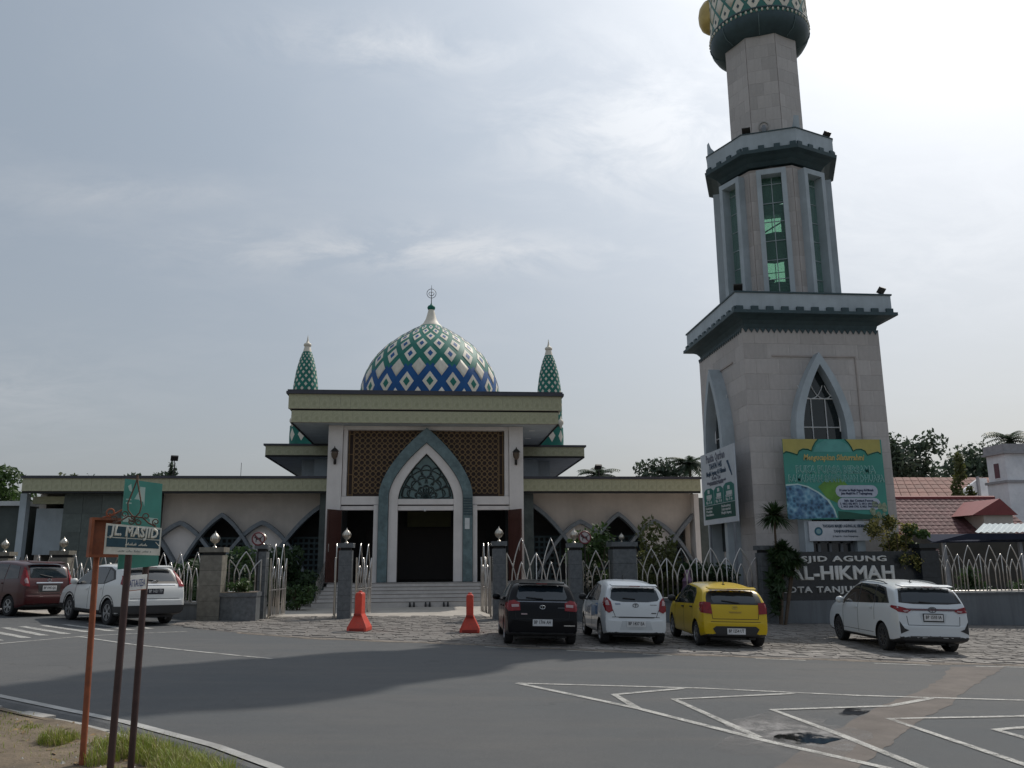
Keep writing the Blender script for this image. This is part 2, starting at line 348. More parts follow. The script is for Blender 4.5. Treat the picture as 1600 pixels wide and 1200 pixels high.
def build_fascia_mat():
    m = fascia_m; m.use_nodes = True; t = m.node_tree; b = t.nodes['Principled BSDF']; L = t.links
    c_ = t.nodes.new('ShaderNodeTexCoord'); s_ = t.nodes.new('ShaderNodeSeparateXYZ'); L.new(c_.outputs['Generated'], s_.inputs[0])
    def mt(op, a, b_=None, cl_=False):
        n = t.nodes.new('ShaderNodeMath'); n.operation = op; n.use_clamp = cl_
        for i, x in enumerate((a, b_)):
            if x is None: continue
            if isinstance(x, (int, float)): n.inputs[i].default_value = x
            else: L.new(x, n.inputs[i])
        return n.outputs[0]
    u = mt('SUBTRACT', s_.outputs[0], .5); v = mt('SUBTRACT', s_.outputs[2], .32)
    d = mt('SQRT', mt('ADD', mt('POWER', mt('ABSOLUTE', u), 2.0), mt('POWER', mt('ABSOLUTE', mt('MULTIPLY', v, .9)), 2.0)))
    ringf = mt('MULTIPLY', mt('ADD', mt('SINE', mt('MULTIPLY', d, 30.0)), 1.0), .5)
    core = mt('SUBTRACT', 1.0, mt('MULTIPLY', d, 4.6), True)
    nz = t.nodes.new('ShaderNodeTexNoise'); nz.inputs['Scale'].default_value = 9; nz.inputs['Detail'].default_value = 5; L.new(c_.outputs['Object'], nz.inputs['Vector'])
    c1 = mixc(mt('MULTIPLY', ringf, .35), (.41, .405, .265), (.51, .50, .345), t)
    c1 = mixc(mt('MULTIPLY', core, .75), c1, (.28, .28, .17), t)
    c1 = mixc(ramp(nz.outputs['Fac'], [(.4, g3(0)), (.7, g3(.4))], t), c1, (.27, .26, .18), t)
    L.new(c1, b.inputs['Base Color']); b.inputs['Roughness'].default_value = .55
build_fascia_mat()
# ------------------------------------------------------------------ the setting
def sheet(name, xs, ys, zf, mat):
    mb = MB(); nx, ny = len(xs), len(ys)
    vs_ = [(x, y, zf(x, y)) for y in ys for x in xs]
    fs_ = [(j*nx+i, j*nx+i+1, (j+1)*nx+i+1, (j+1)*nx+i) for j in range(ny-1) for i in range(nx-1)]
    mb.add(vs_, fs_); return structure(mb.build(name, mat, origin=(0, 0, 0), smooth=60))
rg = lambda a, b, s: [a+s*i for i in range(int(round((b-a)/s))+1)]
wide = [-900, -300, -120, -60]+rg(-45, 45, 3)+[60, 120, 300, 900]
sheet('ground', wide, [-300, -60, -12, 0, 10, 20]+rg(24, 48, 2)+[60, 100, 200, 500, 1500], lambda x, y: ground_z(x, y)-.16, ground_m)
KL = [(-70.0, 70.0), (-30.0, 34.0), (-16.0, 21.5), (-11.0, 17.0), (-8.0, 14.4), (-5.81, 12.45), (-3.49, 10.59), (-2.2, 9.35), (-1.44, 8.44), (-.3, 6.6), (.5, 4.6), (1.0, 2.0), (1.4, -3.0), (1.6, -12.0)]
KD = []
for (a, b) in zip(KL, KL[1:]):
    n_ = max(1, int(abs(a[1]-b[1])/.6))
    KD += [(a[0]+(b[0]-a[0])*i/n_, a[1]+(b[1]-a[1])*i/n_) for i in range(n_)]
KD.append(KL[-1])
mb = MB(); nr_ = 40
for (x, y) in KD:
    x0 = x-.08
    for i in range(nr_+1): X = x0+(70-x0)*(i/nr_)**1.6; mb.v.append(Vector((X, y, ground_z(X, y))))
for j in range(len(KD)-1):
    for i in range(nr_): mb.f.append((j*(nr_+1)+i, j*(nr_+1)+i+1, (j+1)*(nr_+1)+i+1, (j+1)*(nr_+1)+i))
# refine the lengthwise rows where the ground blends up to the courtyard
road = structure(mb.build('road', asphalt, origin=(0, 0, 0), smooth=60))
court = sheet('courtyard', rg(-17, 24, 1), rg(28.9, 47.9, 1), lambda x, y: ground_z(x, y)+.012 if y > 29.5 else ground_z(x, y)+.004, court_m)
def rz(x): return -.028*x
def strip(pts, w, e=.008):
    "painted band along a polyline on the road"
    mb = MB(); n = len(pts); L = []; Rr = []
    for i, (x, y) in enumerate(pts):
        a = Vector(pts[max(i-1, 0)]); b = Vector(pts[min(i+1, n-1)]); t = (b-a).normalized(); nn = Vector((-t.y, t.x))*w/2
        L.append((x+nn.x, y+nn.y, rz(x+nn.x)+e)); Rr.append((x-nn.x, y-nn.y, rz(x-nn.x)+e))
    mb.add(L+Rr, [(i, n+i, n+i+1, i+1) for i in range(n-1)]); return mb
def dense_line(pts, step=.5):
    out = []
    for a, b in zip(pts, pts[1:]):
        n_ = max(1, int(math.hypot(b[0]-a[0], b[1]-a[1])/step)); out += [(a[0]+(b[0]-a[0])*i/n_, a[1]+(b[1]-a[1])*i/n_) for i in range(n_)]
    return out+[pts[-1]]
def marking(pts, w, e=.008): return structure(strip(pts, w, e).build('road_marking', mark_m))
def quadpoly(pts, e): return MB().add([(x, y, rz(x)+e) for x, y in pts], [tuple(range(len(pts)))])
# trench patch of brown concrete with a puddle at its edge
L_ = [(2.0, 6.7), (3.41, 8.54), (4.47, 9.91), (6.19, 11.85), (7.69, 13.38), (9.3, 15.2), (10.6, 17.0)]; R_ = [(12.0, 17.3), (10.97, 16.13), (9.2, 14.2), (7.56, 12.28), (6.17, 10.81), (5.05, 9.46), (4.28, 8.54), (2.7, 6.4)]
rj = random.Random(6); pj = []
for Q in (L_, R_):
    for (a, b) in zip(Q, Q[1:]):
        for k in range(9): pj.append((a[0]+(b[0]-a[0])*k/9+rj.gauss(0, .022), a[1]+(b[1]-a[1])*k/9+rj.gauss(0, .022)))
    pj.append(Q[-1])
o = structure(quadpoly(pj, .004).build('trench_patch', patch_m))
def blob(cx_, cy_, rx, ry, e, ang, seed, n=28):
    rr = random.Random(seed); ph = [rr.uniform(0, 6.28) for _ in range(4)]; pts = []
    for k in range(n):
        a = 2*PI*k/n; q = 1+.22*math.sin(2*a+ph[0])+.15*math.sin(3*a+ph[1])+.12*math.sin(5*a+ph[2])+.06*math.sin(9*a+ph[3])
        x, y = rx*q*math.cos(a), ry*q*math.sin(a); pts.append((cx_+x*math.cos(ang)-y*math.sin(ang), cy_+x*math.sin(ang)+y*math.cos(ang)))
    return quadpoly(pts, e)
structure(blob(4.2, 10.1, 1.7, .75, .0055, R(48), 2).build('damp_patch', damp_m))
structure(blob(4.28, 9.82, .62, .26, .0068, R(42), 5).build('puddle', wet_m))
structure(blob(5.75, 11.6, .5, .18, .0068, R(48), 8).build('puddle', wet_m))
# painted lines
marking([(1.37, 14.08), (4.33, 13.68), (6.54, 13.05), (9.3, 12.65), (14, 12.1)], .105)
marking([(1.37, 14.08), (2.79, 11.75), (3.75, 9.65), (4.44, 8.43), (5.2, 6.9)], .12, .009)
marking([(3.97, 13.63), (2.72, 12.95), (2.78, 11.8)], .12, .010)
marking([(5.6, 13.2), (3.52, 12.55), (3.73, 9.85)], .115, .010)
marking([(7.6, 12.8), (6.53, 12.07), (4.65, 11.70), (4.78, 10.06), (4.83, 8.3), (4.9, 7.4)], .115, .011)
marking([(10.5, 12.3), (8.01, 11.31), (5.97, 11.07), (6.0, 8.57), (6.05, 7.2)], .115, .010)
marking([(9.8, 11.0), (7.39, 10.5), (6.95, 10.36), (6.98, 9.8), (7.0, 8.4)], .12, .010)
marking([(-12.2, 16.6), (-9.15, 19.37), (-8.15, 21.39), (-7.2, 22.3), (-6.31, 22.99)], .10)
marking([(-8.3, 21.2), (-6.41, 19.44), (-4.7, 18.2), (-3.07, 17.10)], .10, .009)
for (a, b) in (((-11.4, 22.0), (-9.48, 20.0)), ((-11.2, 22.75), (-9.2, 20.68)), ((-11.0, 23.43), (-9.1, 21.33)), ((-10.79, 23.89), (-8.79, 21.82)), ((-10.43, 24.29), (-8.52, 22.43)), ((-10.05, 24.72), (-8.08, 22.79)), ((-9.63, 25.28), (-7.74, 23.15)), ((-9.17, 25.76), (-7.42, 23.63))):
    marking([a, ((a[0]+b[0])/2, (a[1]+b[1])/2), b], .21)
for pts in ([(1.2, 19.95), (1.9, 19.65)], [(3.0, 19.35), (3.8, 19.05)], [(4.6, 18.75), (5.2, 18.55)], [(6.9, 18.1), (7.9, 17.85)], [(9.2, 17.45), (10.3, 17.2)], [(11.2, 17.1), (12.6, 17.0)]): marking(pts, .10)
# stone paved apron: mortar bed and separate stones
edge = [(-7.4, 25.3), (-6.3, 23.9), (-5.0, 22.9), (-2.69, 21.5), (-.24, 20.9), (1.85, 20.17), (3.26, 19.6), (5.96, 18.7), (8.65, 18.1), (10.5, 17.7), (13.2, 17.4), (17, 17.2), (24, 17.2)]
def edge_y(x):
    for (a, b), (c, d) in zip(edge, edge[1:]):
        if a <= x <= c: return b+(d-b)*(x-a)/(c-a)
    return 99
def back_y(x): return 27.9 if x < -5.6 or x > 4.9 or (2.45 < x) else 30.2
xs = rg(-7.4, 24, .4); mb = MB(); nb = 9
for x in xs:
    y0, y1 = edge_y(x), back_y(x)
    for j in range(nb): y = y0+(y1-y0)*j/(nb-1); mb.v.append(Vector((x, y, ground_z(x, y)+.006)))
for i in range(len(xs)-1):
    for j in range(nb-1): mb.f.append((i*nb+j, (i+1)*nb+j, (i+1)*nb+j+1, i*nb+j+1))
paving = structure(mb.build('stone_paving', mortar_m, origin=(0, 0, 0)))
rs = random.Random(4); stones = []
row = 0; s_ = 0.0
while s_ < 13.2:
    d = rs.uniform(.15, .28); u = -9.0
    while u < 24:
        l = rs.uniform(.20, .50)
        # rows run along the road edge (skewed), u along x
        stones.append((u, s_, l, d)); u += l
    s_ += d
wob = lambda x, s: (.05*math.sin(x*3.1+s*5.3)+.04*math.sin(x*7.7-s*2.9), .05*math.sin(x*2.3-s*6.1)+.035*math.sin(x*5.9+s*3.3))
quads = []
for (u, s, l, d) in stones:
    cs = []
    for (a, b) in ((u, s), (u+l, s), (u+l, s+d), (u, s+d)):
        w1 = wob(a, b); x = a+w1[0]; y0 = 21.05-.30*x+.0035*(x-4)**2 if x < 14 else 17.2
        cs.append((x, y0+b+w1[1]-1.2))
    cx_, cy_ = sum(p[0] for p in cs)/4, sum(p[1] for p in cs)/4
    if cx_ < -7 or cx_ > 22 or cy_ < edge_y(cx_)+.12 or cy_ > back_y(cx_)-.1: continue
    if rs.random() < .045: continue
    quads.append((cx_, cy_, cs))
quads.sort(key=lambda q: q[0]**2*.25+q[1]**2)
rest = MB(); nstone = 0
def stone_mesh(mb_, cs, cx_, cy_):
    sh = rs.uniform(.91, .98); h = rs.uniform(.006, .022); tl = [rs.uniform(-.006, .006) for _ in range(4)]
    lo = []; hi = []
    for k, (x, y) in enumerate(cs):
        X, Y = cx_+(x-cx_)*sh, cy_+(y-cy_)*sh; lo.append((X, Y, ground_z(X, Y)-.01))
        X, Y = cx_+(x-cx_)*sh*.96, cy_+(y-cy_)*sh*.95; hi.append((X, Y, ground_z(X, Y)+.006+h+tl[k]))
    mb_.add(lo+hi, [(4, 5, 6, 7), (0, 1, 5, 4), (1, 2, 6, 5), (2, 3, 7, 6), (3, 0, 4, 7)])
for (cx_, cy_, cs) in quads:
    if nstone < 300:
        m_ = MB(); stone_mesh(m_, cs, cx_, cy_); m_.build('stone', stone_m, paving); nstone += 1
    else: stone_mesh(rest, cs, cx_, cy_)
tag(rest.build('stone_field', stone_m, paving), kind='stuff')
# sand washed out along the edge of the apron
sd = [(x, edge_y(x)-.10+.06*math.sin(x*2.3)) for x in rg(-5.0, 20, .4)]
mb_ = MB(); n_ = len(sd); mb_.add([(x, y-.16-.08*math.sin(x*3.7), ground_z(x, y)+.005) for x, y in sd]+[(x, y+.14, ground_z(x, y)+.009) for x, y in sd], [(i, i+1, n_+i+1, n_+i) for i in range(n_-1)]); structure(mb_.build('sand_drift', sand_m))
# near verge: white edge band, gutter, kerb stones, soil bank
kl = [(-16.0, 21.5), (-11.0, 17.0), (-8.0, 14.4), (-5.81, 12.45), (-3.49, 10.59), (-2.2, 9.35), (-1.44, 8.44), (-.3, 6.6), (.5, 4.6), (1.0, 2)]
structure(strip(kl, .125, .010).build('edge_line', M('edge_concrete', (.36, .355, .34), .8, var=.25, scale=3, stain=(.22, .215, .205), stain_scale=1.6, bump=.4, detail=9)))
def side(pts, w):
    "polyline moved w metres towards the verge (camera side)"
    out = []; n = len(pts)
    for i, (x, y) in enumerate(pts):
        a = Vector(pts[max(i-1, 0)]); b = Vector(pts[min(i+1, n-1)]); t = (b-a).normalized(); out.append((x+t.y*w, y-t.x*w))
    return out
def band(p0, z0, p1, z1, name, mat):
    n = len(p0); mb_ = MB(); mb_.add([(x, y, rz(x)+z0) for x, y in p0]+[(x, y, rz(x)+z1) for x, y in p1], [(i, n+i, n+i+1, i+1) for i in range(n-1)])
    return structure(mb_.build(name, mat))
a0 = side(kl, .10); a1 = side(kl, .17); a2 = side(kl, .55); a3 = side(kl, .62)
band(a0, .012, a1, .006, 'gutter_lip', gutter_m)
band(a1, .006, side(kl, .30), -.05, 'gutter_slope', gutter_m); band(side(kl, .30), -.05, side(kl, .50), -.05, 'gutter', gutter_m); band(side(kl, .50), -.05, a2, .055, 'gutter_wall', gutter_m)
# kerb of separate stones, partly sunken and worn
kb = side(kl, .68)
def along(pts, d):
    for (a, b) in zip(pts, pts[1:]):
        a, b = Vector(a), Vector(b); L = (b-a).length
        if d <= L: return a+(b-a)*d/L, (b-a).normalized()
        d -= L
    return None, None
kerb = structure(band(side(kl, .55), .055, side(kl, .82), .112, 'kerb', soil_m))
d = 0.0; rk = random.Random(3)
while True:
    p, t = along(kb, d+.3)
    if p is None: break
    nn = Vector((t.y, -t.x)); h = rk.uniform(.07, .112)
    MB().obox((p.x, p.y, rz(p.x)+h/2), (t.x*.285, t.y*.285, 0), (nn.x*.075, nn.y*.075, 0), (0, 0, h/2)).build('kerb_stone', kerb_m, kerb); d += .6
# soil bank the signs stand on
vx = side(kl, .74); mb = MB(); rv = random.Random(9); nrow = 14
for (x, y) in vx: pass
dense = []
for (a, b) in zip(vx, vx[1:]):
    for k in range(6): dense.append((a[0]+(b[0]-a[0])*k/6, a[1]+(b[1]-a[1])*k/6))
dense.append(vx[-1])
def verge_h(x, y, d): return rz(x)+.115+.05*min(d, 2)/2+.018*math.sin(x*4.1+y*2.3)+.015*math.sin(x*9.3-y*7.1)*min(1, d*2)
nd = len(dense); tan = side(dense, 1.0)
for j in range(nrow):
    w = [0, .15, .35, .6, .9, 1.3, 1.8, 2.4, 3.1, 4, 5, 6.5, 9, 14][j]
    for (x, y), (tx, ty) in zip(dense, tan):
        X, Y = x+(tx-x)*w, y+(ty-y)*w; mb.v.append(Vector((X, Y, verge_h(X, Y, w))))
for j in range(nrow-1):
    for i in range(nd-1): mb.f.append((j*nd+i, (j+1)*nd+i, (j+1)*nd+i+1, j*nd+i+1))
verge = structure(mb.build('verge', soil_m, smooth=60))
# ------------------------------------------------------------------ mosque
AX = -.38
mq = thing('mosque', (AX, 39, 0), 'wide pale mosque with a patterned dome, sage fascia bands and arched entrance', 'mosque')
def ogive(hw, zs, za, n=14, q=1.7, foot=None):
    "(x, z) points of a pointed arch from left foot to right foot"
    L = []
    if foot is not None: L.append((-hw, foot))
    L += [(-hw*(1-(i/n)**q), zs+(za-zs)*i/n) for i in range(n)]
    return L+[(0, za)]+[(-x, z) for x, z in reversed(L)]
def part(name, mat, mb, parent=mq, **kw): return mb.build(name, mat, parent, **kw)
tile_cache = {}
def fascia(x0, x1, y, z0, z1, parent, tile=.46, depth=.12):
    back = part('fascia', joint_m, MB().box(x0, y, z0, x1, y+depth, z1), parent)
    n = max(1, round((x1-x0)/tile)); w = (x1-x0)/n; h = z1-z0
    key = (round(w, 3), round(h, 3))
    if key not in tile_cache:
        m_ = MB().box(-w/2+.004, -.022, .004, w/2-.004, .002, h-.004)
        me = bpy.data.meshes.new('fascia_tile'); me.from_pydata(m_.v, [], m_.f); me.materials.append(fascia_m); tile_cache[key] = me
    for i in range(n): inst(tile_cache[key], 'fascia_tile', back, (x0+w*(i+.5), y, z0))
    return back
# portico roof
pr = part('portico_roof', blue_wall, MB().box(-6.5, 38.45, 8.16, 5.74, 46.6, 9.5))
fascia(-6.54, 5.78, 38.3, 8.17, 8.72, mq); part('groove', groove_m, MB().box(-6.56, 38.36, 8.72, 5.80, 38.5, 8.80))
[part('eave_line', groove_m, MB().box(a, 38.28, 8.12, a+.08, 46.2, 8.17)) for a in (-6.56, 5.72)]
fascia(-6.70, 5.94, 38.25, 8.80, 9.48, mq)
[part('side_fascia', fascia_m, MB().box(a, 38.40, 8.80, a+.16, 46.6, 9.48)) for a in (-6.68, 5.76)]
part('coping', coping_m, MB().box(-6.8, 38.12, 9.48, 6.04, 46.7, 9.60).box(-6.75, 38.17, 9.60, 5.99, 46.7, 9.68))
[part('ceiling_light', white_metal, MB().box(a, b, 8.145, a+.3, b+.2, 8.158)) for a, b in ((4.6, 40.2), (4.7, 42.8))]
# portico front
col_l = part('column', white_wall, MB().box(-4.93, 39.0, .9, -4.27, 39.7, 8.15))
col_r = part('column', white_wall, MB().box(3.51, 39.0, .9, 4.17, 39.7, 8.15))
part('jamb_strip', white_wall, MB().box(-4.25, 39.14, 4.88, -4.06, 39.6, 7.98)); part('jamb_strip', white_wall, MB().box(3.30, 39.14, 4.88, 3.49, 39.6, 7.98))
part('side_wall', blue_wall, MB().box(-4.90, 39.72, .9, -4.6, 46.3, 8.15)); part('side_wall', blue_wall, MB().box(3.84, 39.72, .9, 4.14, 46.3, 8.15))
part('lintel', white_wall, MB().box(-4.27, 39.1, 7.98, 3.51, 39.65, 8.15))
lp = part('lattice_backing', lat_back, MB().box(-4.06, 39.52, 4.88, 3.30, 39.58, 7.98))
# octagon lattice, one joined screen
cell = .262; lat = MB()
def in_arch(x, z): # inside the green arch outline
    dx = abs(x-AX); zs, za, hw = 4.9, 8.0, 2.2
    if z < zs: return dx < hw
    u = (z-zs)/(za-zs); return u < 1 and dx < hw*(1-u**1.7)
lat_rows = int((7.92-5.02)/cell); lat_cols = int((3.02+3.78)/cell)
for i in range(lat_cols+1):
    for j in range(lat_rows+1):
        cx_, cz = -3.66+i*cell, 5.02+cell*.5+j*cell
        if in_arch(cx_, cz): continue
        k = []
        for a in range(8):
            t = PI/8+a*PI/4; k.append((math.cos(t), math.sin(t)))
        ro, ri = cell*.545, cell*.40
        vs_ = [(cx_+x*ro, 39.44, cz+z*ro) for x, z in k]+[(cx_+x*ri, 39.44, cz+z*ri) for x, z in k]+[(cx_+x*ri, 39.49, cz+z*ri) for x, z in k]
        lat.add(vs_, [(a, (a+1) % 8, 8+(a+1) % 8, 8+a) for a in range(8)]+[(8+a, 8+(a+1) % 8, 16+(a+1) % 8, 16+a) for a in range(8)])
tag(part('lattice', lattice_m, lat, lp), kind='stuff')
fr = MB()
for x in (-4.0, -3.80, 3.05, 3.24): fr.box(x-.022, 39.42, 4.9, x+.022, 39.47, 7.95)
for z in (4.95, 5.9, 6.85, 7.8):
    for a, b in ((-4.05, -3.80), (3.05, 3.29)): fr.box(a, 39.43, z-.018, b, 39.465, z+.018)
part('lattice_frame', lattice_m, fr, lp)
# arches
def arch_pts(hw, zs, za, y, foot): return [(AX+x, y, z) for x, z in ogive(hw, zs, za, 18, 1.7, foot)]
part('marble_arch', marble_m, MB().ring(arch_pts(2.16, 4.9, 8.06, 38.86, 1.0), arch_pts(1.72, 4.85, 7.36, 38.86, 1.0), (0, .74, 0)), smooth=35)
part('inner_arch', white_wall, MB().ring(arch_pts(1.70, 4.85, 7.335, 38.98, 1.0), arch_pts(1.29, 4.72, 6.86, 38.98, 1.0), (0, .62, 0)), smooth=35)
gl = [(AX+x, 39.30, z) for x, z in ogive(1.275, 4.74, 6.83, 16, 1.7)]
tymp = part('arch_panel', pale_green_glass, MB().prism(gl, (0, .04, 0)))
pt = MB()
cz0 = 4.78
def petal(cx_, cz, w, h, r=.028):
    pts = [(cx_+w*math.sin(t)*1.0, 39.285, cz+h*(1-abs(t)/PI*1.0)*0+h*math.cos(t*.5)**1.2) for t in [(-PI+2*PI*i/18) for i in range(19)]]
    pt.tube(pts, r, 5, False)
for (rad, nn, w, h) in ((.30, 5, .16, .30), (.62, 6, .22, .36), (.95, 7, .26, .40)):
    for i in range(nn):
        a = PI*(i+.5)/nn; dx, dz = math.cos(a), math.sin(a)
        bx, bz = AX+dx*rad*.95, cz0+dz*rad*1.25; h2 = h*1.15
        pts = []
        for k in range(17):
            t = -PI+2*PI*k/16; lx = w*math.sin(t/2*1.0)*math.cos(t/4)*1.2; lz = h2*(math.cos(t/2))
            pts.append((bx+dz*lx+dx*(lz-.1), 39.285, bz-dx*lx+dz*(lz-.1)))
        pts = [p for p in pts if p[2] > 4.77 and abs(p[0]-AX) < 1.2*(1-max(0, (p[2]-4.74)/2.09)**1.7)]
        if len(pts) > 2: pt.tube(pts, .036 if rad > .5 else .028, 5, False)
for rr in (.22, .46, .80, 1.1):
    pt.tube([(AX+rr*math.cos(PI*i/16), 39.29, cz0+rr*1.2*math.sin(PI*i/16)) for i in range(17) if abs(rr*math.cos(PI*i/16)) < 1.15*(1-(max(0, rr*1.2*math.sin(PI*i/16))/2.09)**1.7)], .03, 5, False)
for i in range(9):
    a = PI*(i+.5)/9; pt.tube([(AX, 39.29, cz0), (AX+.42*math.cos(a), 39.29, cz0+.5*math.sin(a))], .022, 4, False)
pt.tube([(p[0]*1+0, 39.29, p[2]) for p in gl], .035, 5, False)
part('petal_ornament', petal_m, pt, tymp)
part('arch_mullion', white_wall, MB().box(AX-1.285, 38.99, 4.48, AX+1.285, 39.5, 4.73))
part('arch_mullion', white_wall, MB().box(AX-1.285, 39.04, 4.22, AX+1.285, 39.5, 4.42))
part('transom', white_wall, MB().box(-4.26, 39.05, 4.48, AX-2.17, 39.55, 4.86)); part('transom', white_wall, MB().box(AX+2.17, 39.05, 4.48, 3.5, 39.55, 4.86))
part('transom', white_wall, MB().box(-4.26, 39.10, 4.24, AX-2.17, 39.5, 4.42)); part('transom', white_wall, MB().box(AX+2.17, 39.10, 4.24, 3.5, 39.5, 4.42))
part('door_post', white_wall, MB().box(AX-2.38, 39.0, .98, AX-2.18, 39.5, 4.46)); part('door_post', white_wall, MB().box(AX+2.18, 39.0, .98, AX+2.38, 39.5, 4.46))
part('camera_dome', white_metal, MB().lathe(-.42, 38.94, [(.02, 4.16), (.06, 4.19), (.07, 4.24), (.07, 4.28)], 10))
part('notice', M('paper', (.6, .62, .62), .8), MB().box(AX+1.80, 38.83, 3.35, AX+2.02, 38.855, 3.85))
rb = MB()
for i in range(7): rb.box(AX+1.73, 38.82, 4.0+.12*i, AX+2.14, 38.857, 4.06+.12*i)
part('marble_band', teal_dark, rb)
# inside: dark hall with floor, back wall and a green board
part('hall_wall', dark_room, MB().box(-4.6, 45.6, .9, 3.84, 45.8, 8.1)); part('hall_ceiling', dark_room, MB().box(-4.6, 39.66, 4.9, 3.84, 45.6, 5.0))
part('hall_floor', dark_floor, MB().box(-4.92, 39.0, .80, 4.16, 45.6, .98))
bd = part('calligraphy_board', M('olive_board', (.10, .10, .035), .5), MB().box(-1.4, 44.9, 3.7, .9, 45.0, 4.5))
pm = MB()
for (a, b) in ((-3.6, -2.4), (-1.9, 1.1), (1.6, 2.8)): pm.box(a, 45.5, .98, b, 45.58, 3.6)
part('inner_door', M('dark_wood', (.02, .012, .01), .5), pm)
# open door leaves
def leaf(hx, sgn):
    c, s_ = math.cos(R(62)), math.sin(R(62)); w = 1.05
    m_ = MB().obox((hx+sgn*w/2*c, 38.95-w/2*s_, 2.62), (sgn*w/2*c, -w/2*s_, 0), (.03*s_, .03*c*sgn, 0), (0, 0, 1.6))
    lf = part('door', door_m, m_)
    pn = MB()
    for z in (1.55, 2.45, 3.35, 3.95): pn.obox((hx+sgn*w/2*c, 38.95-w/2*s_, z), (sgn*w*.38*c, -w*.38*s_, 0), (.045*s_, .045*c*sgn, 0), (0, 0, .17 if z > 3.5 else .36))
    part('door_panel', door_m, pn, lf); part('handle', steel, MB().lathe(hx+sgn*w*.85*c, 38.9-w*.85*s_, [(.02, 2.35), (.02, 2.7)], 6), lf)
leaf(-4.22, -1); leaf(3.46, 1)
# wall lamps on the columns are things of their own
def wall_lamp(x, z, label):
    t = thing('wall_lamp', (x, 38.98, z), label, 'lamp', 'iron lamps on the entrance columns')
    MB().box(x-.06, 38.93, z-.22, x+.06, 38.995, z+.08).build('back_plate', iron_m, t)
    MB().tube([(x, 38.95, z-.15), (x, 38.80, z-.24), (x, 38.70, z-.10), (x, 38.72, z+.0)], .022, 6).build('arm', iron_m, t)
    lan = MB().lathe(x, 38.72, [(.05, z-.02), (.13, z+.08), (.17, z+.26), (.14, z+.36)], 8).build('lantern', M('amber_glass', (.10, .07, .05), .3), t)
    MB().lathe(x, 38.72, [(.20, z+.34), (.12, z+.44), (.03, z+.52), (.01, z+.6)], 8).build('lamp_cap', iron_m, lan)
wall_lamp(-4.59, 6.55, 'iron lamp on the left white column of the entrance'); wall_lamp(3.82, 6.55, 'iron lamp on the right white column of the entrance')
# stairs
st_m = M('stair_tile', (.56, .52, .49), .55, var=.1, scale=3, stain=(.42, .39, .36), stain_scale=1)
nz_m = M('stair_nosing', (.19, .17, .15), .6)
for i in range(6):
    y0 = 36.0+.42*i; z1 = .14+.14*(i+1)
    stp = part('step', st_m, MB().box(-5.0+.07*i, y0, -.1, 4.1-.02*i, 39.0, z1))
    part('nosing', nz_m, MB().box(-5.0+.07*i, y0-.012, z1-.028, 4.1-.02*i, y0-.0005, z1-.004), stp)
def rail(x, name='stair_rail'):
    m_ = MB(); P = lambda t, h: (x, 36.1+2.6*t, .2+.8*t+h)
    m_.tube([P(0, 0), P(0, .9), P(1, .9), P(1.25, .9)], .025, 6)
    m_.tube([P(0, .45), P(1, .45)], .016, 5)
    for k in range(8): m_.tube([P(k/7, 0), P(k/7, .9)], .012, 5)
    for k in range(3):
        y = 36.6+k*.8; z = .62+.246*k*1.0
        m_.tube([(x, y+.22*math.cos(t), z+.22*math.sin(t)) for t in [2*PI*i/14 for i in range(15)]], .012, 4)
    return part(name, steel, m_)
rail(-4.82); rail(3.95)
# main block with second tier roof
part('main_wall', blue_wall, MB().box(-6.6, 46.6, .9, 5.84, 46.9, 7.5).box(-7.4, 47.4, 5.9, 6.6, 75, 7.5))
part('tier_roof', blue_wall, MB().box(-9.0, 45.6, 7.50, 8.24, 76, 8.05))
fascia(-9.05, 8.28, 45.45, 7.55, 8.06, mq, .5); part('tier_eave', groove_m, MB().box(-9.06, 45.46, 7.46, 8.29, 45.6, 7.54).box(-9.06, 45.6, 7.46, -8.98, 76, 7.5).box(8.21, 45.6, 7.46, 8.29, 76, 7.5))
part('coping', coping_m, MB().box(-9.15, 45.35, 8.06, 8.38, 76, 8.16))
part('prayer_hall', cream_wall, MB().box(-6.5, 53, 8.16, 5.74, 68, 9.6))
# wings
for (x0, x1) in ((-19.2, -5.0), (4.24, 13.35)):
    part('wing_roof', cream_wall, MB().box(x0, 41.12, 5.27, x1, 58, 5.9))
    fascia(x0, x1, 41.0, 5.26, 5.86, mq, .45); part('coping', coping_m, MB().box(x0-.06, 40.9, 5.86, x1+.06, 58, 5.98))
    part('wing_eave', groove_m, MB().box(x0, 41.03, 5.16, x1, 41.14, 5.258))
    ex_ = x0 if x0 < -10 else x1; part('end_wall', cream_wall, MB().box(ex_-.02 if x0 < -10 else x1-.30, 43.0, -.1, ex_+.3 if x0 < -10 else x1-.02, 57.5, 5.26))
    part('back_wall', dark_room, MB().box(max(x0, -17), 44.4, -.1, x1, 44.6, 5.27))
arcs = {'L': [(-4.9, 'b'), (-8.36, 'l'), (-10.28, 'd'), (-12.25, 'l'), (-15.4, 'b')], 'R': [(4.35, 'b'), (7.40, 'l'), (9.35, 'd'), (11.25, 'l'), (14.55, 'b')]}
def arc_z(kind, d):
    d = abs(d)
    if kind == 'd': return 4.30-.60*d-.39*d*d
    if kind == 'l': return 3.93-.36*d-.36*d*d
    return 5.05-.34*d-.22*d*d
